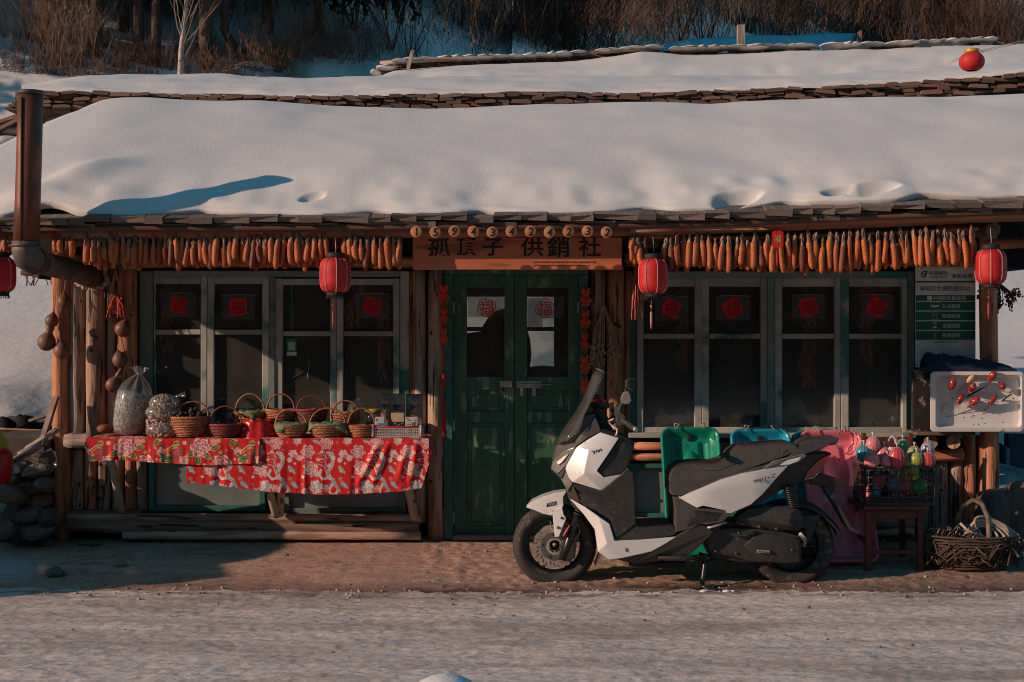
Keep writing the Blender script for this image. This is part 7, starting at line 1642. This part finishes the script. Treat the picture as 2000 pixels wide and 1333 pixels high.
# dash, handlebar, mirrors, gloves
shell('dashboard', [(1150, 812, .07), (1163, 796, .09), (1180, 800, .10), (1198, 838, .10), (1160, 845, .10)], m_black, bevel=.008)
g = G(); g.tube([W(1190, 846, CYs), W(1192, 828, CYs - .02), W(1200, 822, CYs - .12), W(1216, 822, CYs - .27), W(1222, 824, CYs - .30)], .014, 10)
a1 = W(1192, 828, CYs); g.tube([a1, Vector((a1.x, CYs + .12, a1.z + .01)), Vector((a1.x + .05, CYs + .32, a1.z + .03))], .014, 10); g.build('handlebar', m_alloy, t_sc)
g = G(); a = W(1218, 822, CYs - .29); b = W(1240, 838, CYs - .40); g.tube([a, a.lerp(b, .08), a.lerp(b, .1), a.lerp(b, .5), a.lerp(b, .92), b], [.022, .022, .017, .0175, .017, .019], 14); 
for k in range(7): q = a.lerp(b, .18 + k * .1); g.tube([q, q + (b - a) * .03], .0185, 12)
g.build('grip', m_pblack, t_sc); g = G(); g.tube([b, b + (b - a).normalized() * .018], [.015, .013], 12); g.build('bar_end', m_steel, t_sc)
shell('switch_housing', [(1204, 812, .30), (1214, 806, .30), (1222, 814, .31), (1222, 830, .31), (1210, 834, .30), (1203, 826, .30)], m_pblack, inner=.22, both=True, bevel=.006)
shell('reservoir', [(1200, 796, .26), (1210, 794, .27), (1211, 812, .27), (1201, 814, .26)], m_pblack, inner=.21, both=True, bevel=.005)
g = G(); g.tube([W(1190, 826, CYs - .26), W(1197, 834, CYs - .30), W(1206, 838, CYs - .31), W(1205, 846, CYs - .31), W(1203, 852, CYs - .31)], [.005, .005, .006, .006, .008], 7); g.tube([W(1189, 823, CYs - .24), W(1200, 818, CYs - .26)], .006, 6); g.build('brake_lever', m_steel, t_sc)
def mirror(st, head, m1, lensm):
    g = G(); g.tube(st, [.010, .009, .008, .008, .009], 8); g.build('mirror_stalk', m_pgrey, t_sc)
g = G(); g.tube([W(1210, 818, CYs - .26), W(1210, 800, CYs - .27), W(1213, 792, CYs - .28), W(1216, 785, CYs - .29)], [.010, .008, .008, .009], 8); g.build('mirror_stalk', m_pgrey, t_sc)
shell('mirror_housing', [(1212, 779, .30), (1217, 767, .31), (1226, 764, .32), (1231, 768, .32), (1234, 783, .32), (1230, 790, .31), (1220, 791, .30), (1213, 787, .30)], mat('mirror_grey', (.15, .14, .135), rough=.5, bump=.1), inner=.27, both=False, bevel=.008)
g = G(); p = [W(1210, 818, CYs + .26), W(1214, 800, CYs + .28), W(1219, 775, CYs + .30), W(1223, 760, CYs + .31)]; g.tube(p, [.010, .009, .009, .009], 8); g.build('mirror_stalk', m_pgrey, t_sc)
Ym = CYs + .30
g = G(); g.pprism([(1222, 742), (1229, 739), (1245, 741), (1246, 757), (1238, 766), (1228, 762), (1221, 757)][::-1], Ym, Ym + .05); g.build('mirror_housing', m_pblack, t_sc, bevel=.008)
g = G(); g.pprism([(1229, 742), (1243, 742), (1244, 757), (1237, 763), (1229, 757)][::-1], Ym - .004, Ym + .001); g.build('mirror_glass', mat('mirror_face', (.22, .25, .28), rough=.05, metal=1, bump=0), t_sc)
t = thing('riding_gloves', 'black and red riding gloves tucked behind the windscreen', 'gloves', W(1162, 800, CYs - .05))
g = G(); rr = random.Random(6)
for (x, y, a, b, an) in ((1156, 792, .045, .028, .2), (1170, 786, .05, .026, -.2), (1180, 790, .035, .024, .5), (1160, 780, .045, .02, -.5), (1150, 800, .03, .028, .9), (1174, 796, .04, .02, 0)):
    g.ell(W(x, y, CYs - .06 + rr.uniform(-.03, .03)), (a, .03, b), 12, 8, Matrix.Rotation(an, 3, 'Y'), jit=.05)
for k in range(4): p = W(1172 + k * 4, 796 + k, CYs - .08); g.tube([W(1164 + k * 3, 786 - k, CYs - .09), W(1172 + k * 3, 787 + k, CYs - .10), p], [.011, .010, .008], 8)
g.build('glove', m_pblack, t)
g = G(); g.tube([W(1148, 789, CYs - .10), W(1155, 783, CYs - .11), W(1164, 782, CYs - .11), W(1170, 781, CYs - .105)], [.006, .010, .010, .006], 7); g.tube([W(1174, 777, CYs - .10), W(1180, 784, CYs - .11), W(1182, 789, CYs - .1)], [.006, .009, .004], 7); g.tube([W(1158, 775, CYs - .1), W(1162, 778, CYs - .1)], .006, 6); g.build('red_panel', mat('red_leather', (.6, .03, .03), rough=.5, bump=.3), t)
# ---------------- lower white band, floor, belly
lb = [(1113, 974, .13), (1142, 990, .175), (1168, 1008, .205), (1191, 1024, .222), (1196, 1040, .225), (1201, 1057, .226), (1250, 1055, .226), (1322, 1049, .215), (1300, 1063, .222), (1273, 1078, .222), (1215, 1091, .218), (1190, 1094, .205), (1168, 1078, .20), (1162, 1035, .185), (1140, 1005, .165), (1185, 1062, .236), (1176, 1030, .222)]
shell('lower_fairing', lb, m_pwhite, [(0, 1, 14), (1, 2, 16, 14), (2, 3, 16), (3, 4, 5, 15, 16), (14, 16, 13), (16, 15, 12, 13), (15, 11, 12), (5, 6, 9, 10, 15), (15, 10, 11), (6, 7, 8, 9)], inner=.13, bevel=.005)
g = G(); g.pprism([(1222, 1071), (1224, 1071), (1224, 1078), (1222, 1078)][::-1], CYs - .2275, CYs - .2); g.build('slot', m_black, t_sc)
shell('floorboard', [(1200, 1050, .21), (1240, 1022, .20), (1250, 1030, .20), (1316, 1028, .20), (1322, 1045, .205), (1260, 1056, .212), (1202, 1059, .212)], m_pblack, bevel=.006)
shell('belly_pan', [(1190, 1090, .19), (1230, 1086, .20), (1275, 1076, .215), (1324, 1046, .215), (1365, 1022, .21), (1378, 1028, .21), (1395, 1040, .20), (1372, 1062, .19), (1346, 1085, .18), (1290, 1096, .18), (1240, 1103, .17), (1225, 1098, .17)], m_pgrey, bevel=.007)
g = G(); g.tube([W(1228, 1102, CYs - .12), W(1340, 1102, CYs - .12)], .022, 10); g.tube([W(1285, 1090, CYs - .19), W(1350, 1090, CYs - .19), W(1375, 1094, CYs - .18)], .012, 8); g.build('frame_tube', m_black, t_sc)
shell('mid_side_panel', [(1316, 972, .20), (1326, 973, .215), (1361, 992, .225), (1416, 997, .225), (1428, 1004, .222), (1412, 1021, .22), (1379, 1026, .222), (1366, 1023, .222), (1350, 1034, .218), (1318, 1041, .205), (1319, 1000, .20)], m_pgrey, inner=.10, bevel=.006)
g = G()
for k in range(20):
    a = sp(1352 + k * 3, 996 + k * .3, .2265); b = sp(1336 + k * 3.2, 1028 - k * .55, .222); g.tube([a, b], .0012, 3)
g.build('ribbed_texture', m_pblack, t_sc, kind='stuff')
shell('seat_base_core', [(1316, 972, .16), (1420, 930, .16), (1540, 885, .14), (1600, 890, .09), (1560, 940, .13), (1480, 985, .15), (1428, 1004, .17), (1400, 1040, .16), (1322, 1040, .17)], m_pblack, bevel=.01)
# foot peg
g = G(); g.tube([sp(1382, 1031, .235), sp(1390, 1030, .24), sp(1419, 1021, .235)], [.012, .010, .008], 8, sq=.7); g.build('footpeg', m_steel, t_sc)
# ---------------- white tail panel, script
tp = [(1326, 973, .205), (1345, 964, .225), (1409, 938, .235), (1450, 926, .235), (1490, 918, .225), (1538, 911, .195), (1514, 937, .205), (1490, 965, .212), (1466, 986, .215), (1427, 1003, .222), (1419, 1002, .224), (1416, 997, .228), (1373, 988, .235), (1361, 992, .232), (1395, 962, .245), (1470, 948, .238)]
shell('tail_fairing', tp, m_pwhite, [(0, 1, 14, 13), (1, 2, 14), (2, 3, 15, 14), (3, 4, 15), (4, 5, 6, 15), (6, 7, 8, 15), (15, 8, 9, 14), (9, 10, 11, 14), (11, 12, 13, 14)], inner=.14, bevel=.006)
text('JoymaxZ', 1487, 937, 62, 10, CYs - .2345, mat('chrome_dark', (.05, .06, .08), rough=.25, metal=.6, bump=0), t_sc, 'script_emblem', rot=14, shear=.2, bold=.0, ext=.002)
shell('tail_upper_panel', [(1488, 917, .195), (1510, 902, .19), (1528, 897, .185), (1570, 887, .16), (1577, 890, .155), (1562, 903, .16), (1540, 910, .19)], mat('bluish_grey_paint', (.20, .21, .22), rough=.35, bump=0), inner=.10, bevel=.004)
shell('tail_white_flash', [(1524, 909, .188), (1540, 899, .182), (1566, 893, .168), (1560, 901, .172), (1542, 908, .19)], m_pwhite, inner=.12, bevel=.003)
shell('rear_cowl', [(1538, 911, .175), (1560, 900, .165), (1580, 889, .14), (1602, 886, .11), (1624, 885, .08), (1604, 922, .10), (1568, 937, .12), (1550, 950, .13), (1532, 952, .14), (1490, 966, .16), (1514, 938, .17)], m_pblack, bevel=.006)
shell('tail_light', [(1596, 902, .118), (1610, 893, .105), (1624, 887, .085), (1605, 918, .11), (1588, 934, .118), (1571, 936, .125), (1578, 920, .125)], mat('red_tail_lens', (.40, .018, .012), (.25, .04, .03), rough=.1, ns=12, bump=.2, bs=30, var=0, coat=1), inner=.03, bevel=.003)
g = G(); g.tube([sp(1571, 936, .127), sp(1588, 934, .121), sp(1602, 921, .112)], .004, 6); g.build('light_trim', m_steel, t_sc)
# ---------------- seat, grab rail
seat = [(1305, 944, .10), (1308, 928, .13), (1315, 917, .15), (1330, 908, .15), (1356, 905, .15), (1395, 906, .155), (1416, 900, .155), (1432, 882, .14), (1446, 871, .13), (1490, 868, .13), (1541, 864, .12), (1560, 870, .11), (1556, 884, .12), (1530, 893, .15), (1490, 909, .165), (1440, 926, .18), (1412, 934, .185), (1364, 953, .19), (1325, 968, .185), (1312, 968, .17), (1306, 960, .13)]
g2 = []
o = shell('seat', seat, m_leather, bevel=.028, seg=5)
shell('seat_piping', [(1412, 931, .19), (1364, 950, .195), (1325, 966, .19), (1325, 970, .20), (1364, 955, .21), (1412, 936, .20), (1490, 914, .19), (1532, 899, .17), (1528, 895, .165), (1490, 910, .18)], mat('seat_lip', (.07, .075, .08), rough=.4, bump=0), inner=.12, bevel=.002)
g = G(); g.tube([sp(1529, 877, .135), sp(1527, 892, .15)], .003, 5); g.tube([sp(1356, 907, .155), sp(1362, 914, .175), sp(1400, 916, .18), sp(1440, 900, .17)], .0016, 4); g.build('seat_seam', mat('seam', (.12, .10, .10), bump=0), t_sc)
shell('grab_rail', [(1562, 872, .115), (1572, 864, .125), (1590, 858, .125), (1637, 855, .10), (1639, 860, .10), (1618, 870, .115), (1598, 879, .13), (1560, 892, .16), (1530, 903, .18), (1500, 916, .20), (1492, 918, .20), (1505, 909, .185), (1540, 893, .165)], m_pgrey, inner=.06, bevel=.006)
shell('grab_rail_bridge', [(1590, 862, .12), (1637, 857, .10), (1637, 862, .10), (1600, 872, .12)], m_pgrey, bevel=.006)
# plate carrier and flap
shell('plate_carrier', [(1560, 941, .07), (1570, 934, .09), (1592, 929, .085), (1604, 925, .08), (1630, 934, .08), (1654, 942, .075), (1652, 948, .07), (1634, 953, .06), (1610, 950, .06), (1585, 947, .06)], m_pblack, bevel=.006)
shell('mud_flap', [(1607, 950, .06), (1630, 951, .06), (1634, 975, .07), (1640, 985, .07), (1650, 1003, .07), (1664, 1028, .08), (1681, 1040, .085), (1678, 1044, .085), (1664, 1038, .085), (1654, 1026, .08), (1630, 985, .07), (1618, 968, .065)], m_pblack, bevel=.005)
# shock
g = G(); a = sp(1541, 950, .15); b = sp(1551, 990, .16); g.tube([a, b], .018, 10); g.build('shock_body', m_black, t_sc)
g = G(); n = 9 * 12; d = b - a
g.tube([a + d * (i / n) + Vector((.031 * math.cos(i * 6.2832 / 12), .031 * math.sin(i * 6.2832 / 12), 0)) for i in range(n + 1)], .0055, 6); g.build('spring', m_alloy, t_sc)
# ---------------- engine, airbox, belt cover, rear guard, stand
shell('airbox', [(1433, 1023, .12), (1440, 1010, .15), (1462, 994, .16), (1500, 990, .165), (1546, 989, .16), (1562, 996, .15), (1570, 1010, .14), (1569, 1030, .14), (1560, 1037, .14), (1514, 1038, .15), (1480, 1033, .15), (1436, 1027, .13), (1450, 1014, .178), (1545, 1004, .185), (1540, 1026, .182)], m_pblack,
      [(0, 1, 12), (1, 2, 3, 13, 12), (3, 4, 5, 13), (5, 6, 7, 13), (7, 8, 9, 14, 13), (12, 13, 14), (9, 10, 12, 14), (10, 11, 0, 12)], inner=.02, both=False, bevel=.006)
for (x, y) in ((1450, 1024), (1483, 1029), (1517, 1033)): g = G(); g.ell(sp(x, y, .17), (.009, .006, .009), 10, 6); g.build('cover_bolt', m_bolt, t_sc)
shell('belt_cover', [(1378, 1060, .13), (1383, 1044, .14), (1392, 1034, .145), (1430, 1031, .15), (1478, 1034, .16), (1530, 1040, .165), (1559, 1047, .155), (1566, 1064, .15), (1566, 1085, .145), (1558, 1103, .14), (1500, 1100, .15), (1466, 1098, .145), (1430, 1088, .145), (1385, 1080, .14)], m_pblack, inner=.02, both=False, bevel=.010)
shell('belt_cover_plate', [(1454, 1065, .165), (1472, 1050, .175), (1502, 1042, .18), (1552, 1050, .172), (1562, 1056, .165), (1562, 1098, .16), (1532, 1101, .165), (1490, 1096, .17), (1468, 1084, .168), (1520, 1066, .19)], m_pblack, [(0, 1, 9), (1, 2, 9), (2, 3, 9), (3, 4, 5, 9), (5, 6, 7, 9), (7, 8, 0, 9)], inner=.12, both=False, bevel=.005)
g = G(); g.pprism([(1479, 1080), (1479, 1074.5), (1503, 1076), (1503, 1081.5)], CYs - .196, CYs - .18); g.build('cover_plaque', mat('plaque', (.5, .46, .43), rough=.4, metal=.3, bump=0), t_sc); 
g = G(); g.pprism([(1481, 1079), (1481, 1077), (1501, 1078.2), (1501, 1080)], CYs - .1975, CYs - .195); g.build('plaque_lettering', m_black, t_sc)
for (x, y) in ((1398, 1077), (1438, 1081), (1443, 1041), (1547, 1075)): g = G(); g.ell(sp(x, y, .172 if x > 1500 else .150), (.008, .006, .008), 10, 6); g.build('cover_bolt', m_bolt, t_sc)
shell('crankcase', [(1370, 1050, .10), (1420, 1020, .12), (1560, 1010, .10), (1566, 1100, .08), (1450, 1100, .10), (1390, 1092, .10)], m_pblack, bevel=.01)
P = []
for i in range(18):
    a = lerp(2.15, .28, i / 17); r = .268 + .012 * sst(.3, 0, i / 17) + .02 * sst(.75, 1, i / 17)
    P.append([(cr_.x + r * math.cos(a), cr_.y + y, cr_.z + r * math.sin(a) - .035 * (abs(y) / .085) ** 3) for y in np.linspace(-.085, .085, 11)])
g = G(); g.grid(np.array(P)); g.build('rear_mudguard', m_pblack, t_sc, solid=.006)
shell('guard_stay', [(1560, 1008, .10), (1604, 1006, .095), (1592, 1030, .10), (1584, 1055, .10), (1576, 1060, .10), (1572, 1035, .10)], m_pblack, inner=.07, both=True, bevel=.004)
g = G(); g.tube([sp(1562, 1040, .12), sp(1572, 1052, .12), sp(1570, 1068, .11)], .012, 8); g.tube([sp(1560, 1046, .13), sp(1575, 1062, .12)], .006, 6); g.build('rear_caliper', m_steel, t_sc)
g = G(); g.tube([sp(1418, 1092, -.12), sp(1500, 1080, -.16), sp(1600, 1050, -.18)], [.02, .045, .05], 12); g.build('exhaust', m_black, t_sc)
# centre stand / side stand
g = G(); g.tube([sp(1374, 1088, .12), sp(1377, 1105, .15), sp(1373, 1130, .17), sp(1368, 1156, .19)], [.022, .016, .014, .016], 9); g.tube([sp(1364, 1086, .12), sp(1386, 1092, .12)], .024, 9)
f1 = W(1368, 1143, CYs - .20); g.tube([f1, W(1380, 1148, CYs - .22), W(1408, 1154, CYs - .25), W(1437, 1164, CYs - .27)], [.017, .016, .013, .010], 8, sq=.6); g.tube([sp(1368, 1130, .18), sp(1366, 1160, .20)], .007, 6); g.build('side_stand', m_alloy, t_sc)
g = G(); p = W(1375, 1162, CYs - .24)
for (x, y, r) in ((1374, 1163, .018), (1380, 1161, .012), (1420, 1163, .02), (1432, 1166, .014), (1428, 1160, .012)): q = W(x, y, CYs - .27); g.ell((q.x, q.y, gz(q.x, q.y) + .004), (r * 1.3, r, r * .5), 8, 5, jit=.2)
g.build('snow_crumb', m_snow, label='small crumbs of snow under the side stand foot', kind='stuff')
